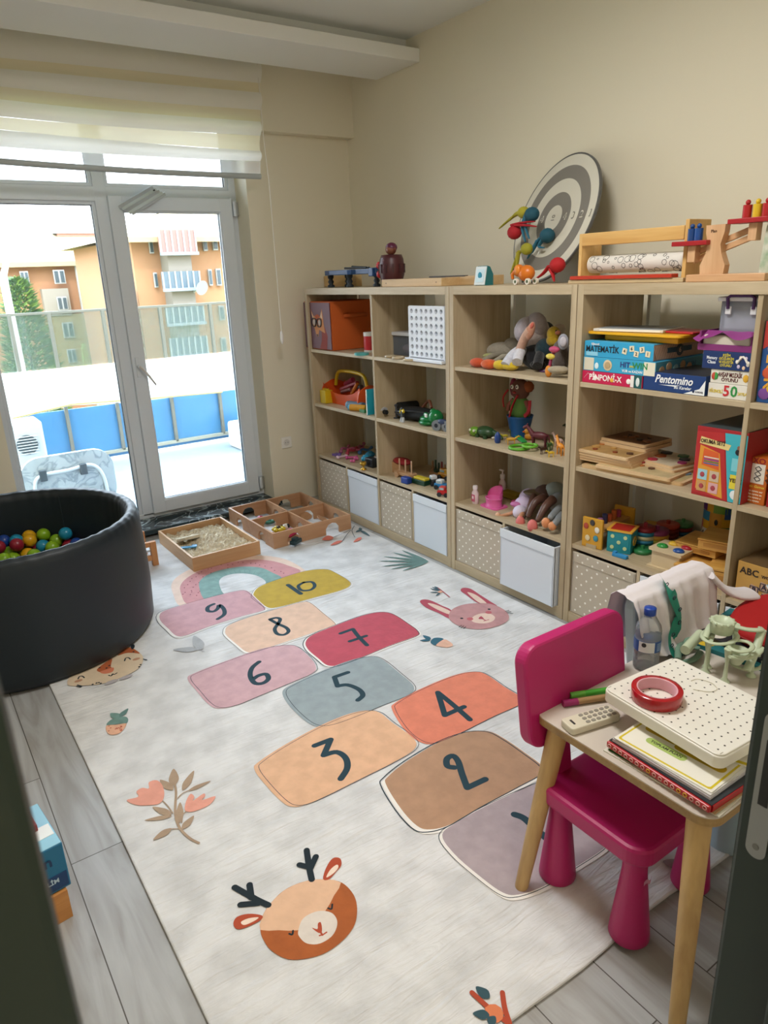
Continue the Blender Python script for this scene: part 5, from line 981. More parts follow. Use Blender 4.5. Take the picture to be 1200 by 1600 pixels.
# perforated four-in-a-row style panel
pA, pB = at_x(641, 560, 2.43), at_x(694, 568, 2.43); wv = pA.y - pB.y
t = thing('perforated_game_panel', 'white upright game panel with seven by seven round holes', 'game', (2.43, (pA.y + pB.y) / 2, Z3 + .002), SH)
N_, hh = 7, .285; g = MB(); cw = wv / N_; ch_ = (hh - .02) / N_; mw_ = mat('#D9DEE6', .4); seg = 12
for i in range(N_):
    for j_ in range(N_):
        cx, cz = -wv / 2 + (i + .5) * cw, .02 + (j_ + .5) * ch_; vs = []; R = min(cw, ch_) * .33
        for y in (0, .022):
            for kk in range(seg):
                a = 2 * PI * (kk + .5) / seg; m_ = max(abs(math.cos(a)), abs(math.sin(a))); vs += [(cx + R * math.cos(a), y, cz + R * math.sin(a)), (cx + math.cos(a) / m_ * cw / 2, y, cz + math.sin(a) / m_ * ch_ / 2)]
        fs = []
        for kk in range(seg):
            a, c = kk * 2, (kk + 1) % seg * 2; fs += [(a, c, c + 1, a + 1), (2 * seg + a, 2 * seg + a + 1, 2 * seg + c + 1, 2 * seg + c), (a, 2 * seg + a, 2 * seg + c, c)]
        g.add(vs, fs, mw_)
g.box((0, .011, hh + .004), (wv + .004, .024, .01), mw_); 
for s in (-1, 1): g.box((s * (wv / 2 + .003), .011, hh / 2 + .004), (.008, .024, hh), mw_)
g.build('hole_panel', t); MB().box((0, .02, .008), (wv + .03, .1, .016), mw_, bev=.003).build('base', t)
ds_ = [(i, j_) for i in range(N_) for j_ in range(N_) if (i > 3 or (i == 3 and j_ < 3) or (i == 0 and j_ < 4))]
for i, j_ in ds_:
    MB().cyl((-wv / 2 + (i + .5) * cw, .028, .02 + (j_ + .5) * ch_), (-wv / 2 + (i + .5) * cw, .036, .02 + (j_ + .5) * ch_), min(cw, ch_) * .46, None, mat('#1F7A5C' if (i * 3 + j_) % 3 == 0 and i > 2 else '#26324A', .4), 12).build('game_disc', t)
# middle row, left: tool box toys
one(MB().box((0, 0, .045), (.075, .06, .09), mat('#D0B41C', .4), bev=.004).cyl((-.018, 0, .09), (-.018, 0, .1), .012, None, '#D0B41C', 10).cyl((.018, 0, .09), (.018, 0, .1), .012, None, '#D0B41C', 10), 'toy_brick', 'yellow building brick left of the orange toolbox', 'toy brick', (2.47, X_(505, 633, 2.44).y, Z2 + .0005), SH)
tb0, tb1 = at_x(513, 634, 2.52), at_x(571, 640, 2.52); wv = tb0.y - tb1.y
t = thing('toy_toolbox', 'orange plastic toolbox with a yellow handle, packed with toy tools', 'toy toolbox', (2.57, (tb0.y + tb1.y) / 2, Z2 + .001), SH); mo_ = mat('#D4521E', .35)
def tbx(u, v):
    x = (u - .5) * wv; return (x * (.92 + .08 * v), -.075 - .012 * v, v * (.105 - .03 * math.sin(PI * u) + .04 * (abs(u - .5) * 2) ** 4))
MB().sheet(tbx, 16, 5, mo_).sheet(lambda u, v: (tbx(u, v)[0], -tbx(u, v)[1], tbx(u, v)[2]), 16, 5, mo_).box((0, 0, .004), (wv * .92, .15, .006), mo_).build('tray_wall', t)
for s in (-1, 1): MB().prism(smooth_path([(-.085, 0, 0), (-.095, .1, 0), (-.05, .135, 0), (0, .15, 0), (.05, .135, 0), (.095, .1, 0), (.085, 0, 0)], 3), -.006, .006, mo_, TM((s * wv * .48, 0, 0)) @ Matrix.Rotation(PI / 2, 4, 'Z') @ Matrix.Rotation(PI / 2, 4, 'X')).build('end_panel', t)
MB().tube(smooth_path([(-wv * .42, 0, .11), (-wv * .36, 0, .19), (-wv * .2, 0, .215), (wv * .2, 0, .215), (wv * .36, 0, .19), (wv * .42, 0, .11)], 4, False), .012, mat('#D9B41E', .35), 10).build('handle', t)
for p, q, c, r in (((-.1, -.02, .09), (.08, 0, .15), '#8E2430', .016), ((-.08, .02, .1), (.1, .02, .12), '#5A5A5E', .018), ((-.12, .03, .12), (-.02, .03, .16), '#A83A5A', .018), ((.05, -.03, .08), (.11, -.02, .15), '#C8701E', .012), ((-.06, -.04, .08), (.06, -.04, .11), '#6E3A34', .014)): MB().tube([p, tuple((Vector(p) + Vector(q)) / 2), q], r, mat(c, .4)).build('toy_tool', t)
def cyl_toy(name, label, u, v, z, L, r, col, yaw, capc=None, dx=.05, cat='toy'):
    t = thing(name, label, cat, pz(u, v, z, dx), yaw); MB().cyl((-L / 2, 0, r), (L / 2, 0, r), r, None, mat(col, .4), 18).build('tube_body', t); MB().cyl((-L / 2 - .012, 0, r), (-L / 2, 0, r), r * .92, None, mat(capc or col, .4), 18).cyl((-L / 2 - .02, 0, r), (-L / 2 - .012, 0, r), r * .5, None, mat(capc or col, .4), 12).build('end_cap', t); return t
cyl_toy('toy_flashlight', 'grey-blue plastic cylinder lying in front of the orange toolbox', 550, 641, Z2, .13, .026, '#5E7486', SH + .25, '#7FA8C4', .035)
cyl_toy('toy_lantern', 'yellow and light blue plastic tube at the shelf edge below the toolbox', 558, 643, Z2, .12, .022, '#C98F22', SH + .4, '#4FA6D0', .012)
one(MB().box((0, 0, .01), (.06, .03, .02), mat('#2F6E34', .4), bev=.003), 'toy_brick', 'small green brick right of the yellow and blue tube', 'toy brick', pz(566, 645, Z2, .012), SH)
one(MB().box((0, .1, .08), (.012, .2, .16), mat('#1E93A8', .4), bev=.001).box((0, -.0005, .03), (.01, .002, .03), '#D8CFB0').box((0, -.0005, .09), (.01, .002, .04), '#2A4A6E').box((0, .1, .08), (.009, .204, .155), '#E4E0D4'), 'book', 'turquoise book standing upright against the divider', 'book', (2.415, at_x(574, 640, 2.41).y + .012, Z2 + .0005), SH)
# middle row, right: dark pile
t = thing('toy_binoculars', 'black toy binoculars and straps lying at the back of the dark toy pile', 'toy binoculars', (2.62, X_(628, 640, 2.62).y, Z2), SH); mk = mat('#15181B', .6)
for s in (-1, 1): MB().cyl((s * .05, -.06, .04), (s * .05, .08, .045), .04, .028, mk, 16).build('barrel', t)
MB().box((0, .02, .045), (.08, .05, .02), mk, bev=.004).build('bridge', t)
t = thing('toy_jacket', 'flat black toy bag lying across the middle of the dark toy pile', 'toy bag', (2.56, X_(650, 650, 2.56).y, Z2), SH)
MB().ball((0, 0, .035), (.17, .1, .035), mat('#101316', .8, bump=.5, bscale=30), 20).build('bag_body', t); MB().tube(smooth_path([(-.14, -.05, .03), (-.05, -.09, .05), (.06, -.07, .06), (.14, 0, .05)], 5, False), .008, '#1C1F22', 8).build('strap', t)
one(MB().tube(smooth_path([(-.05, 0, .01), (-.02, .02, .05), (.03, .0, .06), (.07, -.02, .03)], 4, False), .009, mat('#7E4A34', .5)), 'wooden_hook', 'small brown hooked toy on top of the black bag', 'toy', (2.6, X_(667, 640, 2.6).y, Z2 + .05), SH)
one(MB().lathe([(.03, 0), (.026, .03), (.012, .045), (.0, .05)], mat('#C4C8CC', .4), TM((0, 0, .03), 0, -1.3)).cyl((.0, 0, .03), (.03, 0, .03), .014, None, mk), 'toy_flashlight', 'silver-white toy lamp head at the left of the dark toy pile', 'toy lamp', pz(594, 652, Z2, .03), SH)
t = thing('robot_figure', 'small yellow and black robot figure standing in front of the black bag', 'toy figure', pz(625, 660, Z2, .02), SH - .3)
MB().box((0, 0, .045), (.03, .02, .035), '#22262A', bev=.003).build('torso', t); MB().tube([(-.03, 0, .05), (-.02, 0, .07), (.0, 0, .075), (.02, 0, .062)], .009, mat('#D8BC1E', .35)).build('shoulder_armour', t)
for x in (-.01, .014): MB().cyl((x, 0, .03), (x * 1.4, -.005, 0), .007, .009, mat('#B8BCC0', .4), 8).build('leg', t)
MB().ball((0, -.002, .078), .011, '#22262A', 8).build('head', t)
one(MB().cyl((0, 0, 0), (0, 0, .075), .006, None, mat('#4E5258', .4), 8).ball((0, 0, .08), (.014, .008, .008), '#3E4248', 8).cyl((0, 0, 0), (0, 0, .006), .018, None, '#33373B', 12), 'toy_post', 'thin grey toy post standing left of the yellow robot', 'toy', pz(611, 655, Z2, .04))
t = thing('toy_frog', 'shiny green wide-mouthed frog toy at the front of the dark toy pile', 'toy animal', pz(661, 667, Z2, .045), SH); mg = mat('#0E7038', .25)
MB().ball((-.02, 0, .018), (.055, .045, .018), mg, 18).build('lower_jaw', t); MB().ball((-.015, .005, .038), (.056, .045, .02), mg, 18).build('upper_jaw', t); MB().ball((.035, .02, .05), (.045, .045, .045), mg, 16).build('body', t)
MB().ball((-.015, -.01, .062), (.018, .014, .016), mg, 10).ball((.0, .03, .075), (.02, .02, .022), mg, 10).build('eye_bump', t); MB().box((.0, -.022, .062), (.02, .01, .022), '#DDE0DC', bev=.003).build('eye', t)
t = thing('toy_motorbike', 'silver-grey toy vehicle with disc wheels right of the green frog', 'toy vehicle', pz(685, 675, Z2, .03), SH + .3)
for x in (-.035, .03): MB().cyl((x, -.012, .03), (x, .012, .03), .03, None, mat('#9AA0A6', .3, .5), 20).cyl((x, -.013, .03), (x, .013, .03), .012, None, mat('#2A3038', .4), 12).build('wheel', t)
MB().ball((0, 0, .05), (.04, .015, .018), mat('#2E3C5A', .4), 12).box((.04, 0, .03), (.03, .03, .05), mat('#7E848A', .4), bev=.004).build('body', t)
t = thing('toy_robot', 'dark grey and white toy robot parts behind the silver vehicle', 'toy', pz(690, 664, Z2, .11), SH); MB().ball((0, 0, .04), (.05, .05, .04), mat('#22262A', .6), 10).build('body', t); MB().box((-.02, -.03, .075), (.03, .02, .02), '#8E9498', bev=.003).box((.03, -.03, .05), (.03, .02, .03), '#9EA3A6', bev=.003).build('plates', t)
# lower row, left: small bright toys
r_ = random.Random(21)
for k, (u, v, nm, c, lb) in enumerate(((521, 713, 'star', '#7A62A8', 'purple star-shaped toy at the far left of the small toy pile'), (530, 708, 'arm', '#9A5270', 'dusty pink stick toy behind the purple star'), (537, 712, 'arm', '#A83248', 'crimson stick toy in the middle of the small toy pile'), (529, 717, 'bone', '#D9BCC8', 'white-pink toy bone at the front left of the small toy pile'),
    (540, 719, 'bone', '#C44A8E', 'magenta toy bone in front of the crimson stick'), (553, 705, 'arm', '#9A4A6A', 'mauve stick toy at the back of the small toy pile'), (548, 722, 'bone', '#D86A9E', 'pink toy bone near the edge by the blue toy'), (562, 710, 'arm', '#3A6EA8', 'blue stick toy at the back right of the small toy pile'), (558, 724, 'car', '#2E9AC4', 'light blue toy shape near the shelf edge'), (573, 716, 'car', '#2A82A8', 'teal-blue rounded toy against the divider'), (545, 709, 'arm', '#C05A7E', 'rose stick toy between the mauve and crimson ones'), (567, 722, 'bone', '#D6D2D0', 'white toy bone behind the black toy camera'))):
    L = pz(u, v, Z1, .03 + .02 * (k % 3)); m = mat(c, .45); b = MB()
    if nm == 'star':
        b.prism([((.035 if q % 2 else .018) * math.cos(q * PI / 5), (.035 if q % 2 else .018) * math.sin(q * PI / 5)) for q in range(10)], 0, .016, m)
    elif nm == 'arm': b.tube(smooth_path([(-.05, 0, .01), (-.02, .012, .03), (.02, .0, .02), (.06, .01, .028)], 4, False), .009, m).ball((-.05, 0, .014), .016, m, 10).ball((.06, .01, .03), .013, m, 10)
    elif nm == 'bone': b.tube([(-.03, 0, .011), (.03, 0, .011)], .008, m).ball((-.033, .009, .011), .011, m, 8).ball((-.033, -.009, .011), .011, m, 8).ball((.033, .009, .011), .011, m, 8).ball((.033, -.009, .011), .011, m, 8)
    else: b.ball((0, 0, .022), (.035, .025, .022), m, 12).box((0, 0, .04), (.03, .02, .014), m, bev=.004)
    one(b, {'star': 'toy_star', 'arm': 'toy_stick', 'bone': 'toy_bone', 'car': 'toy_shell'}[nm], lb, 'toy', L, r_.uniform(-1, 1), 'small bright toys in the corner unit')
t = thing('toy_camera', 'black toy camera right next to the divider above the white bin', 'toy camera', pz(572, 731, Z1, .045), SH); MB().box((0, 0, .03), (.09, .05, .06), '#17191C', bev=.006).build('camera_body', t); MB().cyl((-.01, -.025, .03), (-.01, -.045, .03), .02, None, '#26282C', 16).cyl((-.01, -.0455, .03), (-.01, -.047, .03), .01, None, '#7A3A34', 12).build('lens', t)
t = thing('toy_trophy', 'small gold cup toy at the shelf edge beside the black camera', 'toy cup', pz(562, 735, Z1, .012)); MB().lathe([(.02, 0), (.02, .006), (.006, .012), (.006, .022), (.02, .034), (.022, .05), (.018, .05), (.0, .026)], mat('#B8902E', .3, .6), n=18).build('cup_body', t)
# lower row, right: wooden vehicles
mbe = wood('#B08862', '#C9A27A', 0, 16)
t = thing('wooden_bench_box', 'pale wooden box with a rounded red lid at the back left of the peg toys', 'wooden toy', pz(610, 742, Z1, .05), SH); MB().box((0, .03, .035), (.09, .07, .07), mbe, bev=.003).build('box_body', t); MB().ball((.02, .03, .078), (.08, .045, .022), mat('#8E1E26', .45), 16).build('red_lid', t)
t = thing('wooden_peg_car', 'plain wooden car base with three upright dowels', 'wooden toy', pz(628, 748, Z1, .03), SH + .1)
MB().prism(rrect(.17, .045, .01), .016, .036, mbe).build('chassis', t)
for x in (-.055, .055):
    for y in (-.026, .026): MB().cyl((x, y - .006, .018), (x, y + .006, .018), .018, None, mbe, 16).build('wheel', t)
for x in (-.055, .0, .055): MB().cyl((x, 0, .036), (x, 0, .115), .005, None, mat('#C9A88A', .5), 8).build('dowel', t)
t = thing('wooden_peg_stand', 'wooden stand with dark green and red topped dowels behind the yellow truck', 'wooden toy', pz(668, 748, Z1, .09), SH); MB().prism(rrect(.15, .05, .01), 0, .022, mbe).build('base', t)
for k, (x, c) in enumerate(((-.06, '#9E7A5A'), (-.03, '#2A4A38'), (.0, '#2F4A40'), (.03, '#8E3A34'), (.06, '#A88A6A'))): MB().cyl((x, 0, .022), (x, 0, .085 + .012 * (k % 2)), .006, None, mat(c, .5), 8).cyl((x, 0, .022), (x, 0, .04), .013, None, mat(c, .5), 10).build('dowel', t)
t = thing('wooden_peg_block', 'small wooden block with two bare dowels at the right end by the unit side', 'wooden toy', pz(693, 752, Z1, .1), SH); MB().box((0, 0, .02), (.07, .04, .04), mbe, bev=.003).build('block', t)
for x in (-.02, .02): MB().cyl((x, 0, .04), (x, 0, .1), .005, None, mat('#C9A88A', .5), 8).build('dowel', t)
def wcar(label, u, v, col, cab, L=.09, yaw=0, dx=.03, bed=None, s=1):
    t = thing('toy_car', label, 'toy car', pz(u, v, Z1, dx), SH + yaw); m = mat(col, .35)
    MB().box((0, 0, .024 * s), (L, .045 * s, .022 * s), m, bev=.005).build('car_body', t); MB().box((-L * .12, 0, .045 * s), (L * .5, .038 * s, .024 * s), mat(cab, .35), bev=.006).build('cabin', t)
    w_ = MB(); w_.box((-L * .12, -.0195 * s, .046 * s), (L * .36, .001, .012 * s), '#9FB6BE'); w_.build('window', t)
    for x in (-L * .3, L * .3):
        for y in (-.023 * s, .023 * s): MB().cyl((x, y - .005, .013 * s), (x, y + .005, .013 * s), .013 * s, None, mat('#22252A', .6), 14).build('wheel', t)
    if bed: MB().box((L * .3, 0, .045 * s), (L * .42, .042 * s, .03 * s), mat(bed, .35), bev=.003).build('truck_bed', t)
    return t
one(MB().box((0, 0, .02), (.06, .04, .04), mat('#1E3E8E', .4), bev=.006), 'toy_block', 'dark blue block in front of the wooden peg car', 'toy block', pz(631, 756, Z1, .02), SH + .1)
one(MB().box((0, 0, .015), (.12, .05, .03), mat('#153E2A', .4), bev=.003).box((0.01, 0, .037), (.1, .04, .014), mat('#C9B42A', .4), bev=.003), 'toy_train_wagon', 'dark green flat wagon with a yellow top near the shelf edge', 'toy wagon', pz(653, 757, Z1, .02), SH + .08)
wcar('yellow toy dump truck at the back, right of the dark dowel stand', 683, 752, '#C98A14', '#D0941A', .1, .1, .07, '#D6A01E', 1.15)
wcar('black and white toy car between the green wagon and the blue car', 672, 759, '#1D1F22', '#D9DADC', .08, -.3, .03)
wcar('light blue and white toy car near the edge of the lowest shelf', 686, 765, '#2E7EB4', '#E2E6E8', .08, .35, .02)
wcar('small red toy car at the very front right of the lowest shelf', 694, 775, '#B81E22', '#C84A44', .07, .5, .0)

# ---------------------------------------------------------------- on top of the shelves
t = thing('toy_piano', 'dark blue toy piano on turned black legs at the left end of the shelf top', 'toy piano', (2.56, X_(560, 446, 2.56).y, Z4), SH); mb1 = mat('#123E70', .35); mk2 = mat('#0E1A24', .5)
a_, c_ = X_(518, 446, 2.5), X_(592, 446, 2.5); wv = a_.y - c_.y
MB().prism(smooth_path([(-wv * .5, -.08, 0), (0, -.08, 0), (.05, -.05, 0), (wv * .42, -.03, 0), (wv * .48, .04, 0), (wv * .2, .08, 0), (-wv * .5, .08, 0)], 3), .075, .105, mb1, bev=.004).build('case', t)
MB().box((wv * .38, 0, .085), (.05, .09, .05), mb1, bev=.006).box((wv * .38, -.03, .07), (.06, .02, .02), mb1, bev=.004).build('end_block', t)
for x, y in ((-wv * .46, -.05), (-.02, -.05), (wv * .38, .0), (-wv * .4, .06)): MB().lathe([(.022, 0), (.024, .012), (.012, .02), (.02, .035), (.012, .05), (.02, .06), (.02, .078)], mk2, TM((x, y, 0)), 14).build('leg', t)
for s in (0, 1): MB().tube([(-.12 + .04 * s, -.02 + .03 * s, .115 + .008 * s), (.1 + .0 * s, .0 + .02 * s, .112 + .0 * s)], .006, mk2).build('mallet', t)
one(MB().box((0, 0, .036), (.42, .05, .072), wood('#C3A06A', '#D8BA86', 0), bev=.003), 'wooden_plank', 'pale wooden block lying behind the toy piano', 'wooden block', (2.72, X_(535, 440, 2.72).y, Z4 + .0005), SH)
t = thing('monkey_barrel', 'brown toy barrel with a monkey head on top and red hands at its side', 'toy barrel', (2.55, X_(613, 446, 2.55).y, Z4), SH); mbr = mat('#4A1E24', .4)
MB().lathe([(.052, 0), (.058, .01), (.074, .07), (.076, .1), (.07, .15), (.06, .175), (.0, .178)], mbr, n=28).build('barrel', t)
b = MB()
for k in range(12): a = k * PI / 6; b.box((.077 * math.cos(a), .077 * math.sin(a), .1), (.004, .008, .05), '#3A161C', rz=a)
b.build('slots', t)
MB().ball((0, -.002, .205), (.034, .032, .032), mat('#7E4A34', .5), 16).build('head', t); MB().ball((0, .002, .215), (.036, .034, .028), mat('#5A1A3E', .4), 16).ball((-.036, 0, .203), (.012, .006, .013), mat('#6E3A2E', .5), 8).ball((.036, 0, .203), (.012, .006, .013), mat('#6E3A2E', .5), 8).build('hat_and_ears', t)
for z, s in ((.12, 1), (.07, -1)): MB().ball((-.075, -.035, z), (.026, .02, .022), mat('#B81A22', .35), 10).box((-.09, -.03, z + .01 * s), (.022, .012, .012), mat('#B81A22', .35), bev=.003, ry=.5).build('hand', t)
wx = lambda u, x, v=443: X_(u, v, x).y
def plank(label, u0, u1, x, h, z=Z4, d=.03, yaw=0, c=None):
    y0, y1 = wx(u0, x), wx(u1, x); m = MB().box((0, 0, h / 2), (y0 - y1, d, h), c or wood('#BC9A6C', '#D3B385', 0), bev=.002)
    for s in (-.42, .42): m.cyl(((y0 - y1) * s, -d / 2 - .001, h * .5), ((y0 - y1) * s, -d / 2 + .002, h * .5), .003, None, '#3A2E22', 8)
    return one(m, 'wooden_rail_toy', label, 'wooden toy', (x, (y0 + y1) / 2, z + .0005), SH + yaw)
plank('long flat wooden frame lying between the monkey barrel and the small card stand', 612, 706, 2.5, .04, d=.14)
plank('darker wooden frame piece running behind the small card stand', 707, 776, 2.6, .045, d=.1)
one(MB().box((0, 0, .004), (.3, .02, .008), '#3A3028', bev=.001), 'wooden_stick', 'thin dark stick lying on the long wooden frame', 'stick', (2.56, wx(700, 2.56), Z4 + .0415), SH)
t = thing('card_stand', 'small teal stand with a white card picture on the shelf top', 'card stand', (2.46, wx(752, 2.46), Z4), SH + .15)
MB().prism([(-.02, 0), (.045, 0), (.045, .05), (.02, .085), (.0, .09)], -.03, .03, mat('#17747C', .4), TM((0, .01, 0)) @ Matrix.Rotation(PI / 2, 4, 'Z') @ Matrix.Rotation(PI / 2, 4, 'X')).build('stand_body', t)
MB().box((0, -.006, .045), (.064, .004, .086), '#D6E0E6', rx=-.2).box((0, -.0085, .045), (.045, .003, .06), '#C8E2EE', rx=-.2).ball((0, -.011, .045), (.013, .0015, .018), '#2E8AA8', 10).build('card', t)
# dartboard leaning on the wall
R = .308; tilt = .36; Cc = X_(866, 345, 2.80); Cc.z = Z4 + .004 + R * math.cos(tilt)
t = thing('dartboard', 'large round grey and cream target board leaning on the wall above the shelves', 'dartboard', Cc, 0); t.rotation_euler = Matrix(((0, -1 * -math.sin(tilt) * -1, 0), (0, 0, 0), (0, 0, 0))).to_euler() if False else (PI / 2 - tilt, 0, SH - .22)
MB().cyl((0, 0, -.008), (0, 0, .004), R, None, mat('#5A5A58', .5), 72).build('board_body', t)
for k, (rr, c) in enumerate(((.30, '#CFCBBC'), (.25, '#7E7A72'), (.188, '#CFCBBC'), (.124, '#7E7A72'), (.062, '#CFCBBC'))): MB().cyl((0, 0, .004), (0, 0, .0045 + .0006 * k), rr, None, mat(c, .95, bump=.2, bscale=300), 72).build('ring_band', t)
b = MB()
for x, s_ in ((.28, '1'), (.219, '2'), (.156, '3'), (.093, '4')):
    for sg in (-1, 1):
        if sg < 0 and s_ != '4': continue
        b.text(s_, .045, '#6A6862' if s_ in '13' else '#E2DECF', TM((x * sg, 0, .0075), 0, 0, 0)); b.text(s_, .034, '#CFCBBC' if s_ in '13' else '#7E7A72', TM((x * sg, 0, .008), 0, 0, 0))
b.text('10', .035, '#8E8A80', TM((0, 0, .0075), 0, 0, PI / 2)); b.build('numbers', t)
# beanbag birds stuck to and hanging from the board
def beanbird(label, u, v, col, tail, x, tcol=None, rr=.028):
    t = thing('beanbag_bird', label, 'beanbag toy', X_(u, v, x)); O = X_(u, v, x); m = mat(col, .75)
    MB().ball((0, 0, 0), (rr, rr * 1.15, rr), m, 14).build('beanbag_head', t)
    for k, pts in enumerate(tail):
        P = [X_(a, c, x - .005 - .004 * k) - O for a, c in pts]; S_ = smooth_path(P, 4, False); n = len(S_)
        MB().tube(S_, [max(.003, .015 * (1 - i / n) ** .5) for i in range(n)], mat(tcol or col, .7), 8, flat=.5).build('tail', t)
    return t
beanbird('yellow beanbag bird at the upper left edge of the target, tail pointing left', 818, 332, '#A8A02A', [[(812, 333), (800, 340), (780, 357)], [(815, 330), (806, 334), (796, 345)]], 2.72)
beanbird('upper teal beanbag bird on the target with its tail hanging down', 831, 335, '#144E60', [[(822, 336), (816, 355), (821, 378)], [(824, 336), (820, 350), (827, 373)]], 2.7, '#2A6E88', .034)
beanbird('lower teal beanbag bird near the middle of the target, tail trailing down left', 855, 368, '#144E60', [[(845, 372), (836, 382), (824, 404)], [(848, 374), (842, 385), (850, 387)], [(840, 376), (832, 392), (830, 396)]], 2.72, '#2A6E88', .034)
beanbird('red beanbag bird with a white eye at the left of the target', 804, 363, '#A81420', [[(800, 352), (815, 348), (836, 346)], [(806, 352), (822, 352), (838, 354)]], 2.69, None, .034)
beanbird('olive yellow beanbag bird on the lower left of the target, tail hanging to the shelf', 823, 389, '#9A9628', [[(812, 392), (805, 410), (798, 428)], [(810, 394), (808, 412), (805, 425)]], 2.68, '#A8A02A')
beanbird('red beanbag bird resting at the foot of the target, tails spread left and down', 871, 414, '#B0161E', [[(858, 416), (848, 428), (835, 437)], [(860, 420), (864, 430), (866, 440)]], 2.62, '#B81C24', .034)
t = thing('toy_elephant', 'orange elephant-shaped toy car at the foot of the target', 'toy car', (2.5, wx(822, 2.5, 441), Z4), SH); mo3 = mat('#D0701A', .35)
MB().ball((0, 0, .05), (.045, .034, .036), mo3, 16).build('body', t); MB().ball((-.042, -.005, .062), (.028, .026, .028), mo3, 14).tube([(-.06, -.01, .06), (-.078, -.012, .045), (-.074, -.012, .025)], [.011, .009, .007], mo3).build('head_and_trunk', t)
MB().ball((-.028, -.03, .066), (.018, .008, .022), mat('#DA8430', .35), 10).build('ear', t); MB().ball((-.056, -.024, .068), .005, '#1A1A1A', 8).build('eye', t)
for x in (-.04, .035):
    for y in (-.025, .025): MB().cyl((x, y - .006, .014), (x, y + .006, .014), .014, None, mat('#E0DCD0', .4), 12).cyl((x, y - .0065, .014), (x, y + .0065, .014), .007, None, '#4A5A3A', 10).build('wheel', t)
# paper roll holder
xf = 2.52; yl, yr_ = wx(898, xf, 436), wx(1068, xf, 433); wv = yl - yr_
t = thing('paper_roll_holder', 'pine frame holding a roll of colouring paper on a red base strip', 'paper roll holder', (xf, (yl + yr_) / 2, Z4), SH); mpn = wood('#C99A56', '#DEB876', 0, 10)
MB().box((-wv / 2 + .01, .08, .1), (.016, .13, .2), wood('#C99A56', '#DEB876', 2, 10), bev=.002).build('end_panel', t); MB().box((wv / 2 - .01, .08, .11), (.016, .14, .22), wood('#C99A56', '#DEB876', 2, 10), bev=.002).build('end_panel', t)
MB().box((0, .02, .175), (wv - .04, .02, .05), mpn, bev=.003).build('cross_bar', t); MB().box((-.0, .06, .008), (wv + .03, .17, .015), wood('#B8A27C', '#CDB892', 0), bev=.002).build('base_board', t)
MB().box((-.015, -.01, .024), (wv - .03, .045, .014), mat('#B8341E', .4), bev=.002).build('red_strip', t)
b = MB(); b.cyl((-wv / 2 + .03, .075, .075), (wv / 2 - .02, .075, .075), .036, None, mat('#D9D6CE', .7), 28)
for k in range(46):
    x = -wv / 2 + .04 + r_.random() * (wv - .09); a = r_.uniform(2.2, 5.4); rr = .004 + .012 * r_.random(); n_ = 8
    b.tube([(x + rr * math.cos(q * 2 * PI / n_), .075 + .0365 * math.cos(a + rr / .036 * math.sin(q * 2 * PI / n_)), .075 + .0365 * math.sin(a + rr / .036 * math.sin(q * 2 * PI / n_))) for q in range(n_)], .0009, '#2A2A2E', 4, True)
b.build('paper_roll', t)
# balance scale
xf = 2.5; yc_ = wx(1122, xf, 430); t = thing('balance_scale', 'wooden balance scale toy with red pans, right pan raised', 'balance toy', (xf, yc_, Z4), SH); mbh = wood('#C2966C', '#D8B088', 2, 12)
wl, wr = yc_ - wx(1052, xf), wx(1168, xf) - yc_
MB().box(((wr - wl) / 2, .02, .013), (abs(wx(1050, xf) - wx(1168, xf)), .08, .026), wood('#C2966C', '#D8B088', 0, 12), bev=.003).build('base', t)
pr = [(.045, 0), (.048, .03), (.03, .07), (.024, .1), (.035, .14), (.036, .165)]; pol = pr + [(-a, c) for a, c in pr[::-1]]
MB().prism(pol, -.016, .016, mbh, TM((-.03, .02, .026), pi2)).build('post', t)
Lz = lambda u, v: (yc_ - X_(u, v, xf).y, X_(u, v, xf).z - Z4)
(x1_, z1_), (x2_, z2_) = Lz(1080, 400), Lz(1170, 362); ang = math.atan2(z2_ - z1_, x2_ - x1_)
for dz in (-.013, .014): MB().box(((x1_ + x2_) / 2, .02 + .022, (z1_ + z2_) / 2 + dz), (math.hypot(x2_ - x1_, z2_ - z1_) + .03, .014, .02), wood('#C2966C', '#D8B088', 0, 12), ry=-ang, bev=.002).build('beam', t)
for (u, v, vt, n_, ps, cols) in ((1078, 410, 384, .14, (-.015, .012), ('#123E7A', '#16468A')), (1173, 376, 348, .16, (-.035, 0, .033), ('#A8161C', '#D2B01E', '#A8161C'))):
    x_, z0_ = Lz(u, v); _, z1__ = Lz(u, vt); MB().box((x_, .02, (z0_ + z1__) / 2), (.03, .035, z1__ - z0_), mbh, bev=.002).build('pan_arm', t)
    MB().box((x_, .02, z1__ + .008), (n_, .08, .016), mat('#A01820', .4), bev=.002).build('pan', t)
    for q, c in zip(ps, cols):
        pf = thing('counting_figure', {'#123E7A': 'left blue peg weight on the lower pan of the balance', '#16468A': 'right blue peg weight on the lower pan of the balance', '#D2B01E': 'yellow peg weight in the middle of the raised pan'}.get(c, 'red peg weight left of the yellow one on the raised pan' if q < 0 else 'red peg weight right of the yellow one on the raised pan'), 'toy weight', (xf + .02, yc_ - (x_ + q), Z4 + z1__ + .0165), 0, 'peg weights on the balance')
        MB().cyl((0, 0, 0), (0, 0, .042), .015, None, mat(c, .35), 16).build('base_block', pf); MB().ball((0, 0, .05), (.009, .009, .009), mat(c, .35), 10).build('knob', pf)
b = MB(); b.text('Plan', .014, '#5A3A24', TM((-.035, .0035, .17), pi2)); b.build('burnt_mark', t)
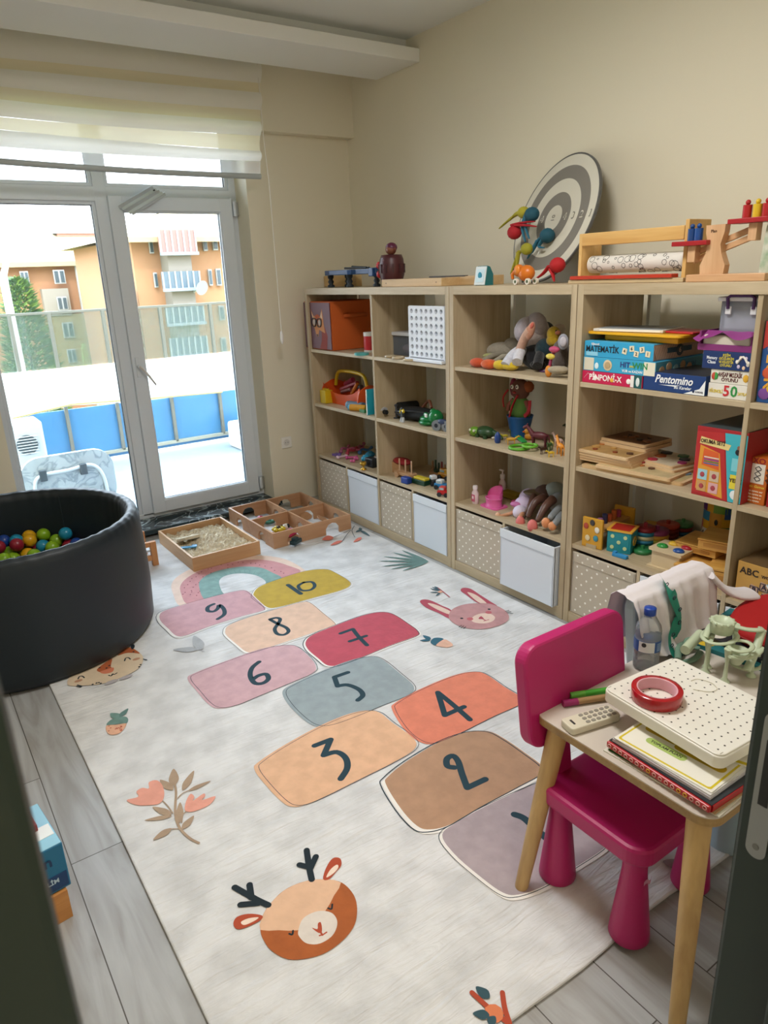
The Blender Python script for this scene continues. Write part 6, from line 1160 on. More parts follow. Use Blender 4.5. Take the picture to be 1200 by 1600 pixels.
one(MB().prism(smooth_path([(-.04, 0, 0), (-.045, .1, 0), (-.03, .2, 0), (.03, .22, 0), (.05, .1, 0), (.045, 0, 0)], 3), 0, .05, mat('#CFCFC2', .5, noise=.25, nscale=25, nhex='#8FA88A'), TM((0, .05, 0), pi2)), 'paper_bag', 'pale green and white packet standing at the right edge of the shelf top', 'packet', (2.52, wx(1205, 2.52), Z4), SH)

# ---------------------------------------------------------------- ball pit and balls
PC = Vector((.315, 3.53, 0)); RO, HP = .568, .59
t = thing('ball_pit', 'large round charcoal padded ball pit at the left of the rug', 'ball pit', PC); mp0 = mat('#0B1921', .5, bump=.12, bscale=9, sheen=.05, name='pit_fabric')
prof = [(RO - .02, .0135), (RO, .04), (RO + .004, .2), (RO, .45), (RO - .002, .54), (RO - .012, .575), (RO - .03, .59), (RO - .05, .585), (RO - .065, .565), (RO - .07, .5), (RO - .07, .08), (RO - .08, .06), (0, .06)]
vs = []; NN = 180; b = MB()
def pitf(u, v):
    i = v * (len(prof) - 1); k = min(int(i), len(prof) - 2); f = i - k; r = prof[k][0] * (1 - f) + prof[k + 1][0] * f; z = prof[k][1] * (1 - f) + prof[k + 1][1] * f; a = u * 2 * PI
    if 3.8 < i < 9.5: r += .0012 * math.sin(a * 60 + 2 * math.sin(a * 7)) * math.sin(PI * (i - 3.8) / 5.7); z += .0014 * math.sin(a * 47 + 1.5 * math.sin(a * 11)) * math.sin(PI * (i - 3.8) / 5.7)
    elif 0 < i <= 3.8: r += .003 * math.sin(a * 5 + z * 9)
    return (r * math.cos(a), r * math.sin(a), z)
b.sheet(pitf, 420, 36, mp0); b.cyl((0, 0, .0135), (0, 0, .03), RO - .02, None, mp0, 64); b.build('padded_wall', t)
for a in (1.75, .95, 5.2): MB().tube([((RO - .071) * math.cos(a), (RO - .071) * math.sin(a), z) for z in (.07, .3, .55)], .003, mat('#1A262C', .7), 6).build('seam', t)
RB = .0345; balls = [(260, 400, 'y'), (350, 420, 'g'), (465, 430, 'g'), (430, 465, 'r'), (345, 485, 'b'), (275, 465, 'g'), (215, 450, 'b'), (190, 430, 'r'), (165, 487, 'b'), (112, 462, 'g'), (68, 445, 'g'), (60, 495, 'b'), (105, 525, 'r'), (30, 540, 'g'), (115, 568, 'g'), (195, 540, 'y'), (228, 503, 'y'), (275, 525, 'b'), (4, 480, 'g'), (0, 410, 'n'), (300, 425, 'y'), (0, 590, 'b'), (45, 597, 'g'), (385, 445, 'g'), (150, 525, 'r'), (320, 525, 'g'), (235, 570, 'g')]
cols = {'g': ('#7FA81C', 'lime green'), 'y': ('#D29E14', 'yellow'), 'r': ('#8E1C30', 'dark red'), 'b': ('#1E86A6', 'turquoise blue'), 'n': ('#1A3E8A', 'dark blue')}
BLAB = ['yellow ball with a dark dent, highest of the balls in the dark pit', 'lime green ball right beside the dented yellow ball in the pit', 'darker green ball farthest right in the pit, against the padded wall', 'dark red ball farthest right in the pit, in front of a green one', 'turquoise ball directly left of the rightmost dark red ball in the pit', 'lime green ball straight in front of the dented yellow ball in the pit',
 'turquoise ball between the dented yellow ball and a dark red one in the pit', 'dark red ball half hidden at the back, left of the dented yellow ball', 'turquoise ball showing whole in the middle of the ball pit', 'lime green ball directly left of the whole turquoise ball in the pit', 'lime green ball at the back, left of two green ones in the pit', 'small-looking turquoise ball half hidden between green balls at the left of the pit',
 'dark red ball in front of the left turquoise ball in the pit', 'bright lime ball large at the left front of the ball pit', 'lime green ball half cut by the front rim of the pit', 'yellow ball near the front rim, in front of the whole turquoise ball', 'yellow ball squeezed between the turquoise and the green balls in the pit', 'turquoise ball near the front rim, right of the yellow ones', 'lime green ball at the left picture edge in the pit', 'dark blue ball at the left picture edge against the pit wall',
 'yellow ball half hidden behind the green ball in the middle of the pit', 'turquoise ball at the very left front of the pit', 'lime green ball low at the left front rim of the pit', 'lime green ball half hidden behind the rightmost turquoise ball in the pit', 'dark red ball just right of the left red one, under the whole turquoise ball', 'lime green ball near the front rim, under the right turquoise ball', 'lime green ball at the front rim below the yellow ones']
ZB = .31; pos = []
for k, (x, y, c) in enumerate(balls): p = at_z(x / 4.446, 740 + y / 4.446, ZB); pos.append([Vector((p.x, p.y, ZB)), c, k])
rb_ = random.Random(8); n0 = len(pos)
for k in range(90):
    a = rb_.random() * 6.283; rr_ = .46 * rb_.random() ** .5; q = PC + Vector((rr_ * math.cos(a), rr_ * math.sin(a), ZB))
    if all((q - o[0]).length > RB * 1.75 for o in pos): pos.append([q, rb_.choice('ggybrbgn'), -1])
for it in range(50):
    for i in range(len(pos)):
        for j_ in range(i):
            d = pos[i][0] - pos[j_][0]; l_ = d.length
            if l_ < 2.02 * RB:
                d = (d.normalized() if l_ > 1e-5 else Vector((0, 0, 1))) + Vector((0, 0, .2 if i > j_ else -.2)); mv = d * (2.02 * RB - l_) * .5
                if i < n0: pos[i][0] += mv; pos[j_][0] -= mv
                elif j_ < n0: pos[i][0] += mv * 2
                else: pos[i][0] += mv; pos[j_][0] -= mv
        w_ = (pos[i][0] - PC).to_2d()
        if w_.length > RO - .075 - RB: w_ = w_.normalized() * (RO - .075 - RB); pos[i][0].x, pos[i][0].y = PC.x + w_.x, PC.y + w_.y
        pos[i][0].z = min(max(pos[i][0].z, ZB - .045), ZB + (.05 if i < n0 else .0))
proto = {}; lowb = MB()
for q, c, k in pos:
    if k < 0: lowb.ball(q, RB, mat(cols[c][0], .3), 16); continue
    if c not in proto: o = proto[c] = MB().ball((0, 0, 0), RB, mat(cols[c][0], .3), 24).build('play_ball', None, q)
    else: o = proto[c].copy(); COL.objects.link(o); o.location = q
    tag(o, BLAB[k], 'ball', 'plastic balls in the ball pit')
for k in range(230):
    a = rb_.random() * 6.283; rr_ = .455 * rb_.random() ** .5; lowb.ball(PC + Vector((rr_ * math.cos(a), rr_ * math.sin(a), .10 + .027 * (k % 6))), RB, mat(cols['gybrbn'[k % 6]][0], .3), 10)
one(lowb, 'balls_below', 'mass of mixed coloured balls filling the pit under and around the top ones', 'balls', kind='stuff')

# ---------------------------------------------------------------- tray with kinetic sand, compartment box, little stool
mply = wood('#B48A5E', '#C9A074', 0, 8, .5); mplyd = wood('#B48A5E', '#C9A074', 1, 8, .5)
sx0, sx1, sy0, sy1, hb = 1.21, 1.635, 3.755, 4.36, .085
t = thing('sand_tray', 'open plywood tray filled with crumbly sand on the rug below the window', 'sand tray', ((sx0 + sx1) / 2, (sy0 + sy1) / 2, RZ + .001)); wx_, wy_ = sx1 - sx0, sy1 - sy0
for s in (-1, 1):
    MB().box((0, s * (wy_ / 2 - .006), hb / 2), (wx_, .012, hb), mply, bev=.001).build('side_board', t); MB().box((s * (wx_ / 2 - .006), 0, hb / 2), (.012, wy_ - .024, hb), mplyd, bev=.001).build('side_board', t)
MB().box((0, 0, .004), (wx_ - .02, wy_ - .02, .006), mply).build('base', t)
ms_ = mat('#D9CDB4', .95, noise=.2, nscale=60, bump=.9, bscale=90)
from mathutils import noise as mn
def sandf(u, v):
    x, y = (u - .5) * (wx_ - .03), (v - .5) * (wy_ - .03)
    h = .040 + .034 * math.exp(-((x - .03) ** 2 / .02 + (y + .02) ** 2 / .045)) + .022 * mn.noise(Vector((x * 22, y * 22, 0))) + .010 * mn.noise(Vector((x * 60, y * 60, 3))) + .006 * mn.noise(Vector((x * 130, y * 130, 7)))
    return (x, y, max(h, .012))
one(MB().sheet(sandf, 110, 150, ms_, smooth=False), 'kinetic_sand', 'heap of crumbly beige play sand in the plywood tray', 'sand', ((sx0 + sx1) / 2, (sy0 + sy1) / 2, RZ + .001), kind='stuff')
p = at_z(296, 848, .06); t_ = MB(); t_.prism(smooth_path([(-.06, -.05, 0), (.05, -.055, 0), (.055, .05, 0), (-.05, .06, 0)], 3), 0, .02, mat('#CFC4AC', .9, bump=.3), bev=.004); one(t_, 'sand_slab', 'smooth flat slab of pressed sand at the left of the sand tray', 'sand slab', (p.x, p.y, .082), .3, rx=-.3, ry=.1)
p = at_z(294, 860, .055); one(MB().box((0, 0, .004), (.1, .03, .006), mat('#2A86B4', .4), bev=.002).box((.04, 0, .008), (.03, .04, .006), mat('#2A86B4', .4), bev=.002), 'sand_tool', 'blue plastic sand tool half buried at the left of the tray', 'toy tool', (p.x, p.y, .072), -.4)
bx0, bx1, by0, by1, hb = 1.735, 2.30, 3.775, 4.46, .1
t = thing('compartment_box', 'plywood box with four open compartments and arched doorways', 'compartment box', ((bx0 + bx1) / 2, (by0 + by1) / 2, RZ + .001)); wx_, wy_ = bx1 - bx0, by1 - by0
mb3 = wood('#A87C58', '#BF9470', 0, 9, .5); th = .012
def arched(L, holes):                                  # board in x-z, doorways cut as arches
    polys = []; xs = sorted(holes); P = [(-L / 2, 0)]
    for c, w_, h0, h1 in xs:
        if h0 <= 0: P += [(c - w_ / 2, 0), (c - w_ / 2, h1 - w_ * .35), (c - w_ * .3, h1 - w_ * .08), (c, h1), (c + w_ * .3, h1 - w_ * .08), (c + w_ / 2, h1 - w_ * .35), (c + w_ / 2, 0)]
    return P + [(L / 2, 0), (L / 2, hb), (-L / 2, hb)]
def bpanel(n, cx, cy, L, rz, holes): return MB().prism(arched(L, holes), -th / 2, th / 2, mb3, TM((cx, cy, 0), pi2, 0, rz)).build(n, t)
dr = [(-wx_ / 4, .09, 0, .075), (wx_ / 4, .1, 0, .075)]; dl = [(-wy_ / 4, .1, 0, .07), (wy_ / 4, .1, 0, .07)]
bpanel('side_board', 0, -wy_ / 2 + th / 2, wx_, 0, dr); bpanel('side_board', 0, wy_ / 2 - th / 2, wx_, 0, dr)
bpanel('side_board', -wx_ / 2 + th / 2, 0, wy_ - 2 * th, PI / 2, dl); bpanel('side_board', wx_ / 2 - th / 2, 0, wy_ - 2 * th, PI / 2, dl)
bpanel('partition', 0, 0, wx_ - 2 * th, 0, dr); bpanel('partition', 0, 0, wy_ - 2 * th, PI / 2, dl)
MB().box((-.16, -.2, .003), (.22, .28, .004), mat('#B9946E', .6)).build('base', t)
O = Vector(t.location)
for (u, v, c, r, nm, lb) in ((436, 832, '#C8B01E', .028, 'flower', 'yellow toy flower in the front left compartment'), (446, 826, '#D8D2C8', .018, 'cow', 'black and white toy cow in the front left compartment'), (438, 836, '#B82A5E', .018, 'car', 'magenta toy piece at the edge of the front left compartment'), (455, 830, '#C2306A', .022, 'car', 'pink toy car in the front left compartment'),
    (407, 811, '#B02A50', .02, 'ball', 'red-pink toy in the back left compartment'), (421, 810, '#3E7A68', .025, 'ring', 'dark green toy in the back left compartment'), (462, 843, '#1E3A40', .022, 'car', 'dark teal toy seen through the front doorway of the compartment box')):
    p = at_z(u, v, .05); q = MB(); m = mat(c, .45)
    if nm == 'flower':
        for k in range(6): q.ball((.02 * math.cos(k * 1.05), .02 * math.sin(k * 1.05), .04), (.014, .014, .01), m, 8)
        q.ball((0, 0, .044), .012, '#3A2A14', 8).cyl((0, 0, 0), (0, 0, .036), .005, None, '#3E7A34', 8)
    elif nm == 'cow': q.ball((0, 0, .03), (.03, .015, .016), m, 10).ball((.01, -.008, .034), (.012, .01, .011), '#1A1A1A', 8).ball((-.03, 0, .042), (.011, .009, .01), '#1A1A1A', 8).cyl((.018, 0, 0), (.018, 0, .025), .005, None, m, 6).cyl((-.018, 0, 0), (-.018, 0, .025), .005, None, m, 6)
    elif nm == 'car': q.box((0, 0, .014), (.06, .03, .02), m, bev=.005).box((-.005, 0, .028), (.03, .024, .016), m, bev=.005)
    elif nm == 'ball': q.ball((0, 0, .02), .02, m, 12).ball((.02, 0, .012), .012, m, 8)
    else: q.tube([(.02 * math.cos(a), .02 * math.sin(a), .008) for a in (0, 1, 2, 3, 4, 5)], .008, m, 8, True)
    pp = Vector((p.x, p.y, RZ + .006)); one(q, 'toy_' + nm, lb, 'toy', pp, .5).scale = (1.4, 1.4, 1.4)
for u, v, yaw, lb in ((478, 808, .5, 'loose wooden offcut leaning across the middle of the compartment box'), (503, 812, 1.2, 'loose wooden disc plate standing in the right compartment')): p = at_z(u, v, .05); one(MB().prism(rrect(.09, .07, .03), 0, .008, mb3), 'wooden_piece', lb, 'wooden piece', (p.x, p.y, .055), yaw, rx=.5)
# little stool behind the pit
mbw = wood('#B87A44', '#CC915C', 2, 10)
t = thing('wooden_stool', 'small brown wooden stool standing half hidden behind the ball pit', 'stool', (.96, 4.12, RZ + .001))
for x in (-.11, .11):
    for y in (-.11, .11): MB().box((x, y, .075), (.035, .03, .15), mbw, bev=.003).build('leg', t)
for z in (.135, .05):
    for y in (-.11, .11): MB().box((0, y, z), (.19, .02, .03), wood('#B87A44', '#CC915C', 0, 10), bev=.002).build('rail', t)
MB().box((0, 0, .09), (.2, .2, .012), mat('#C9D0D4', .5)).build('shelf_panel', t)

# ---------------------------------------------------------------- children's chairs
def kchair(label, loc, rz, col, group):
    t = thing('kids_chair', label, 'chair', loc, rz, group); m = mat(col, .42, bump=.03, bscale=300)
    MB().prism(rrect(.36, .335, .055, 8), .252, .305, m, bev=.01, smooth=False).build('seat', t)
    for x in (-.13, .13):
        for y in (-.117, .117): MB().lathe([(.046, 0), (.05, .006), (.048, .03), (.03, .2), (.029, .252)], m, TM((x, y, 0)), 28).build('leg', t)
    MB().prism(rrect(.39, .29, .05, 8), -.021, .021, m, TM((0, .205, .535), pi2 - .13), bev=.008).build('backrest', t)
    for x in (-.085, .085): MB().box((x, .168, .36), (.05, .035, .14), m, rx=-.13, bev=.004).build('back_post', t)
    return t
c1 = kchair('magenta plastic child chair pushed under the small table', (1.355, .905, RZ + .001), 0, '#B01562', "children's plastic chairs")
MB().sheet(lambda u, v: (-.13 + .0385 * math.sin((u - .5) * .9 + .1), -.117 - .0385 * math.cos((u - .5) * .9 + .1) + .0, .19 + v * .012 + .006 * math.sin(u * 7)), 8, 1, mat('#C98AA8', .6)).build('scratch', c1)
c2 = kchair('light blue plastic child chair with the white shirt draped over its back', (1.83, .93, .002), -.02, '#A9C0CC', "children's plastic chairs")

# ---------------------------------------------------------------- small table
TZ = .505
corner = [at_z(838, 1112, TZ), at_z(1095, 1290, TZ)]
tx0, tx1, ty0, ty1 = 1.19, 2.24, .60, 1.105; txc, tyc = (tx0 + tx1) / 2, (ty0 + ty1) / 2
t = thing('kids_table', 'small grey-topped table with splayed round wooden legs at the right', 'table', (txc, tyc, 0))
MB().prism(rrect(tx1 - tx0, ty1 - ty0, .045, 8), TZ - .022, TZ - .003, wood('#8E6F42', '#A98A58', 0, 14)).build('table_edge', t); MB().prism(rrect(tx1 - tx0 - .002, ty1 - ty0 - .002, .044, 8), TZ - .003, TZ, mat('#C9C0B6', .4)).build('tabletop', t)
mlg = wood('#B08D5A', '#CBA970', 2, 9); mlg2 = wood('#9C7E54', '#B3925F', 2, 9)
for sx, sy in ((-1, 1), (-1, -1), (1, 1), (1, -1)):
    xt, yt = sx * ((tx1 - tx0) / 2 - .05), sy * ((ty1 - ty0) / 2 - .055); xb, yb = xt + sx * .125, yt + (.0 if sy > 0 else -.075)
    MB().lathe([(.0165, 0), (.018, .004), (.027, .46), (.027, .484)], mlg, Matrix.Translation((xb, yb, RZ + .001 if sx < 0 and sy > 0 else .001)) @ Matrix(((1, 0, (xt - xb) / .484, 0), (0, 1, (yt - yb) / .484, 0), (0, 0, .975 if sx < 0 and sy > 0 else 1, 0), (0, 0, 0, 1))), 20).build('leg', t)
TT = TZ + .0005
# stack of papers at the near corner: bottom to top
def quad(name, label, cat, c4, z, h, col, deco=None, group=None, dz=0):
    P = [at_z(u, v, z) for u, v in c4]; c = sum(P, Vector()) / 4; ax = (P[1] - P[0]).to_2d(); w_ = ax.length; d_ = (P[3] - P[0]).length; a = math.atan2(ax.y, ax.x)
    m = MB(); m.box((0, 0, h / 2), (w_, d_, h), mat(col, .55), bev=min(.0015, h / 3))
    if deco: deco(m, w_, d_, h)
    return one(m, name, label, cat, (c.x, c.y, z), a, group)
NB = (1.32, .745)
one(MB().box((0, 0, .0015), (.225, .285, .003), mat('#D9D8CC', .6)).box((.0, -.0, .0032), (.21, .27, .0008), mat('#2E7A3C', .6)), 'activity_sheet', 'green activity sheets at the very bottom of the paper pile on the table corner', 'paper', (1.325, .75, TT), .04)
one(MB().box((0, 0, .0015), (.2, .26, .003), mat('#B89A72', .6)), 'brown_folder', 'thin tan folder sticking out between the green sheets and the spiral notebook', 'folder', (1.318, .738, TT + .0045), -.02)
t = thing('spiral_notebook', 'red spiral-bound notebook with its ringed edge facing the left table side', 'notebook', (1.295, .748, TT + .008), -.045)
MB().box((.01, 0, .008), (.17, .262, .015), mat('#E0DCD0', .7)).build('pages', t); MB().box((.01, 0, .0165), (.175, .268, .002), mat('#2A3038', .4)).build('front_cover', t)
b = MB(); b.box((.01, 0, .0008), (.178, .27, .0016), mat('#B01820', .35)).box((-.082, 0, .009), (.009, .27, .016), mat('#B01820', .35), bev=.003).box((.01, -.134, .0085), (.17, .004, .015), mat('#B01820', .35)); b.build('back_cover', t)
b = MB()
for k in range(17): b.tube([(-.0875, -.125 + k * .0156 + .0045 * math.cos(a), .010 + .0045 * math.sin(a)) for a in (0, .9, 1.8, 2.7, 3.6, 4.5, 5.4)], .0012, mat('#E0B0A8' if k not in (3, 4, 9) else '#D8B43A', .4), 5, True)
b.build('spiral_binding', t)
one(MB().box((0, 0, .0035), (.19, .25, .007), mat('#C9C6CC', .6)).box((0, 0, .009), (.186, .246, .003), mat('#DAD8D6', .6)), 'paper_stack', 'stack of plain white and grey sheets on the red spiral notebook', 'paper', (1.318, .752, TT + .0262), -.01)
def ys(mm, w, d, title):
    mm.prism(rrect(w, d, .004), 0, .0008, mat('#E9E6DA', .5)); mm.prism(rrect(w - .012, d - .012, .006), .0008, .0010, mat('#D6C42A', .5)); mm.prism(rrect(w - .022, d - .022, .006), .0010, .0012, mat('#ECE9DE', .5))
    for x, y, l, ww, c in ((-.055, .045, .085, .022, '#C2A21E'), (-.055, -.055, .085, .026, '#C2A21E'), (-.022, .055, .1, .02, '#A9C06A'), (.03, -.01, .07, .02, '#C2A21E')): mm.prism(rrect(ww, l, ww * .45, 4, x, y), .0012, .0014, mat(c, .5))
    if title: mm.text(title, .013, '#3A3420', TM((-.058 + .03, .055, .0016), 0, 0, -PI / 2), .0002)
b = MB(); b.prism(rrect(.19, .242, .004), 0, .001, mat('#E9E6DA', .5)); b.prism(rrect(.178, .23, .006), .001, .0012, mat('#D3BE22', .5)); b.prism(rrect(.168, .22, .006), .0012, .0014, mat('#ECE9DE', .5))
b.prism(rrect(.026, .085, .011, 4, .0, .055), .0014, .0016, mat('#BF9F1C', .5)); b.prism(rrect(.024, .1, .011, 4, -.04, .02), .0014, .0016, mat('#A9C06A', .5)); b.prism(rrect(.028, .12, .012, 4, -.01, -.045), .0014, .0016, mat('#BF9F1C', .5))
b.text('TOPLAM PUAN', .0115, '#2E2A1A', TM((-.04, .02, .0018), 0, 0, -PI / 2), .0002)
one(b, 'score_sheet', 'yellow-bordered white score sheet lettered TOPLAM PUAN on top of the paper stack', 'paper', (1.322, .755, TT + .0375), .03)
b = MB(); b.prism(rrect(.16, .11, .004), 0, .001, mat('#E6E3D8', .5)); b.prism(rrect(.15, .1, .006), .001, .0012, mat('#D3BE22', .5)); b.prism(rrect(.13, .08, .006), .0012, .0014, mat('#ECE9DE', .5)); b.box((.01, 0, .0016), (.06, .02, .0004), '#4A6AA8')
one(b, 'score_sheet', 'smaller yellow-edged sheet poking out under the right side of the white tray', 'paper', (1.44, .655, TT + .0385), .35)
one(MB().box((0, 0, .005), (.12, .1, .01), mat('#16181C', .5), bev=.002).text('MIX', .03, '#B8B4A8', top(0, 0, .0102)), 'booklet', 'dark booklet between the white tray and the yellow-edged sheet', 'book', (1.49, .73, TT + .0402), .2)
for k, (lb, x, y, c, c2, yw) in enumerate((('thin book lying flat under the round red pouch, turquoise cover with a yellow spot', 1.97, .955, '#1E6E74', '#D0B02A', .1), ('dark book between the turquoise book and the red pouch', 2.0, .93, '#22242A', '#D8D4C8', -.05), )):
    one(MB().box((0, 0, .007), (.3, .26, .014), mat(c, .5), bev=.001).box((0, 0, .007), (.296, .262, .01), '#D9D6CC').cyl((-.12, .08, .014), (-.12, .08, .0146), .03, None, mat(c2, .5), 20), 'book', lb, 'book', (x, y, TT + .0148 * k), yw)
# white perforated tray with its round of tape
PT = Vector((1.425, .80, .565)); t = thing('perforated_tray', 'white plastic tray turned upside down with rows of small holes on top', 'tray', PT, -.07)
mtr = mat('#E6E3DA', .38); pw_, pd_ = .272, .33
MB().prism(rrect(pw_, pd_, .022, 8), 0, .030, mtr, bev=.003).prism(rrect(pw_ - .006, pd_ - .006, .02, 8), .029, .0345, mtr, bev=.002).build('tray_body', t)
b = MB()
for i in range(11):
    for j_ in range(13):
        x = -.115 + i * .023; y = -.143 + j_ * .0238
        b.cyl((x, y, .0342), (x, y, .0348), .0023, None, mat('#3A3732', .8), 8)
for x, y in ((-.12, -.155), (.12, -.155), (-.12, .155), (.12, .155)): b.box((x, y, .0347), (.01, .002, .0004), '#A9A498')
b.build('holes', t)
b = MB(); b.tube(smooth_path([(.04, .03, .036), (.06, .0, .0365), (.085, -.005, .037), (.1, .02, .0365), (.09, .05, .036), (.07, .055, .036)], 5, False), .0009, mat('#D8D2BE', .4), 5)
one(b, 'clear_thread', 'thin curled transparent thread lying on the white tray', 'thread', PT, 0)
t = thing('tape_roll', 'roll of red tape with a pale pink core lying on the white tray', 'tape roll', (1.362, .862, .6005)); mrt = mat('#A80C1A', .2, coat=.5)
MB().lathe([(.047, 0), (.0585, 0), (.0592, .001), (.0592, .028), (.0585, .029), (.047, .029)], mrt, n=56, caps=False).build('tape', t)
MB().lathe([(.047, -.0), (.044, -.0), (.0435, .001), (.0435, .029), (.044, .0297), (.047, .0297)], mat('#D9A3AE', .4), n=56, caps=False).build('core', t)
MB().box((-.01, -.0455, .022), (.028, .006, .012), mrt, rx=.3).box((.0595, -.006, .014), (.003, .012, .026), mrt).build('loose_end', t)
t = thing('remote_control', 'cream remote control with grey buttons at the left edge of the table', 'remote control', (1.27, .978, TT), -.22)
MB().prism(rrect(.15, .052, .01, 5), 0, .02, mat('#D2CCB8', .45), bev=.004).build('remote_body', t)
for i in range(6):
    for j_ in range(3): MB().prism(rrect(.012, .009, .004, 3, -.02 + i * .016, -.015 + j_ * .015), .0198, .0215, mat('#8E8A7E', .5)).build('button', t)
MB().box((-.056, .0, .0202), (.006, .02, .0005), '#2A2A2A').build('logo_mark', t)
def marker(label, x, y, z, col, capc, yaw):
    t = thing('felt_pen', label, 'felt pen', (x, y, z), yaw); MB().cyl((-.02, 0, .009), (.06, 0, .009), .0088, None, mat(col, .4), 14).build('barrel', t); MB().cyl((-.06, 0, .009), (-.019, 0, .009), .0092, None, mat(capc, .35), 14).build('cap', t)
marker('thick felt pen with a magenta cap and tan barrel beside the remote control', 1.325, 1.045, TT, '#9A7A50', '#8E1A5A', -.42)
marker('felt pen with a light green cap and dark green barrel beside the magenta-capped pen', 1.368, 1.058, TT, '#3E9A2A', '#5EA63A', -.42)
# water bottle
t = thing('water_bottle', 'half-full plastic water bottle with a blue cap behind the white tray', 'water bottle', (1.605, 1.06, TT)); mwb = glassy('#D9E2E8', .22, .06, 'bottle_plastic')
pr = [(.028, 0), (.035, .006), (.0362, .03), (.0345, .035), (.0362, .04), (.0345, .046), (.0362, .052), (.0362, .1), (.034, .104), (.0362, .108), (.036, .12), (.033, .135), (.024, .15), (.015, .165), (.0135, .172)]
MB().lathe(pr, mwb, n=32).build('bottle_body', t); MB().lathe([(.033, .004), (.034, .05), (.0338, .075), (.0, .075)], glassy('#C9D4DA', .18, .03, 'water'), n=28).build('water', t)
MB().lathe([(.0368, .062), (.0368, .096)], mat('#1E4E8E', .4), n=40).build('label_sticker', t)
b = MB(); b.sheet(lambda u, v: (.0372 * math.cos(3.1 + u * 1.2), .0372 * math.sin(3.1 + u * 1.2), .063 + .032 * v), 8, 1, mat('#D9DEE0', .4)); b.ball((.0374 * math.cos(3.5), .0374 * math.sin(3.5), .086), (.002, .007, .007), '#23262A', 10, rz=.4)
for k in range(5): b.sheet(lambda u, v, k=k: (.0376 * math.cos(4.5 + u * .5), .0376 * math.sin(4.5 + u * .5), .068 + .005 * k + .002 * v), 4, 1, '#A9C4E0')
b.build('label_print', t)
MB().lathe([(.0155, .166), (.0165, .167), (.0165, .185), (.0155, .187), (0, .187)], mat('#123E9A', .35), n=24).build('cap', t)
# mint green plastic toy parts
mmt = mat('#BECAAE', .4); mmd = mat('#6E8A78', .4)
t = thing('toy_building_parts', 'tangle of mint green plastic toy track parts behind the white tray', 'toy parts', (1.765, .90, TT))
def RB_(n, pts, r, m=mmt, flat=.5, closed=False, k=8): MB().tube(smooth_path(pts, 5, closed), r, m, k, closed, flat=flat).build(n, t)
MB().lathe([(.026, .145), (.026, .118), (.03, .118), (.032, .15), (.03, .154), (.022, .154), (.02, .148), (0, .148)], mmt, TM((-.015, .03, 0)), 24).build('cup', t)
b = MB()
for k in range(12): a = k * PI / 6; b.ball((-.015 + .031 * math.cos(a), .03 + .031 * math.sin(a), .15), (.005, .005, .005), mmt, 6)
b.build('scalloped_rim', t)
RB_('ring_plate', [(.055 * math.cos(a) - .02, .03 + .04 * math.sin(a), .105) for a in (0, .9, 1.8, 2.7, 3.6, 4.5, 5.4)], .007, closed=True); RB_('ring_plate', [(.035 * math.cos(a) - .02, -.03 + .028 * math.sin(a), .1) for a in (0, .9, 1.8, 2.7, 3.6, 4.5, 5.4)], .007, closed=True)
RB_('curved_rail', [(-.06, .05, .105), (-.01, .06, .125), (.03, .03, .12), (.05, -.01, .118), (.08, -.03, .115), (.1, -.02, .11)], .009); RB_('curved_rail', [(-.07, -.03, .085), (-.03, -.05, .075), (.02, -.055, .07), (.06, -.05, .075)], .009)
RB_('slanted_bar', [(.085, -.03, .112), (.03, -.045, .06), (-.01, -.05, .03)], .011); RB_('ring_plate', [(.05 + .05 * math.cos(a), -.02 + .04 * math.sin(a), .022) for a in (0, .9, 1.8, 2.7, 3.6, 4.5, 5.4)], .007, closed=True)
for x, y, h in ((-.06, -.02, .1), (-.03, .05, .105), (.09, -.03, .11), (.02, -.05, .07), (.06, .03, .115), (-.055, .04, .1)): MB().lathe([(.014, .001), (.006, .012), (.0045, h * .6), (.011, h)], mmt, TM((x, y, 0)), 12).build('support_leg', t)
MB().lathe([(.012, .05), (.03, .085), (.032, .09), (.028, .09), (.01, .055)], mmt, TM((-.03, -.03, 0)), 20).build('funnel', t)
t = thing('toy_building_parts', 'darker sage green plastic toy parts between the mint tangle and the shirt', 'toy parts', (1.74, 1.02, TT), .2)
for pts in ([(-.06, 0, .02), (0, .02, .03), (.05, 0, .025)], [(-.04, -.02, .045), (.0, 0, .055), (.05, -.03, .05)], [(-.03, .03, .012), (.03, .03, .016), (.05, -.02, .012)], [(-.06, -.01, .01), (-.02, -.03, .012), (.03, -.03, .014)]): MB().tube(smooth_path(pts, 4, False), .01, mmd, 8, flat=.6).build('rail_piece', t)
MB().cyl((-.07, -.02, .06), (.04, -.02, .066), .014, None, mmt, 16).build('clip_tube', t)
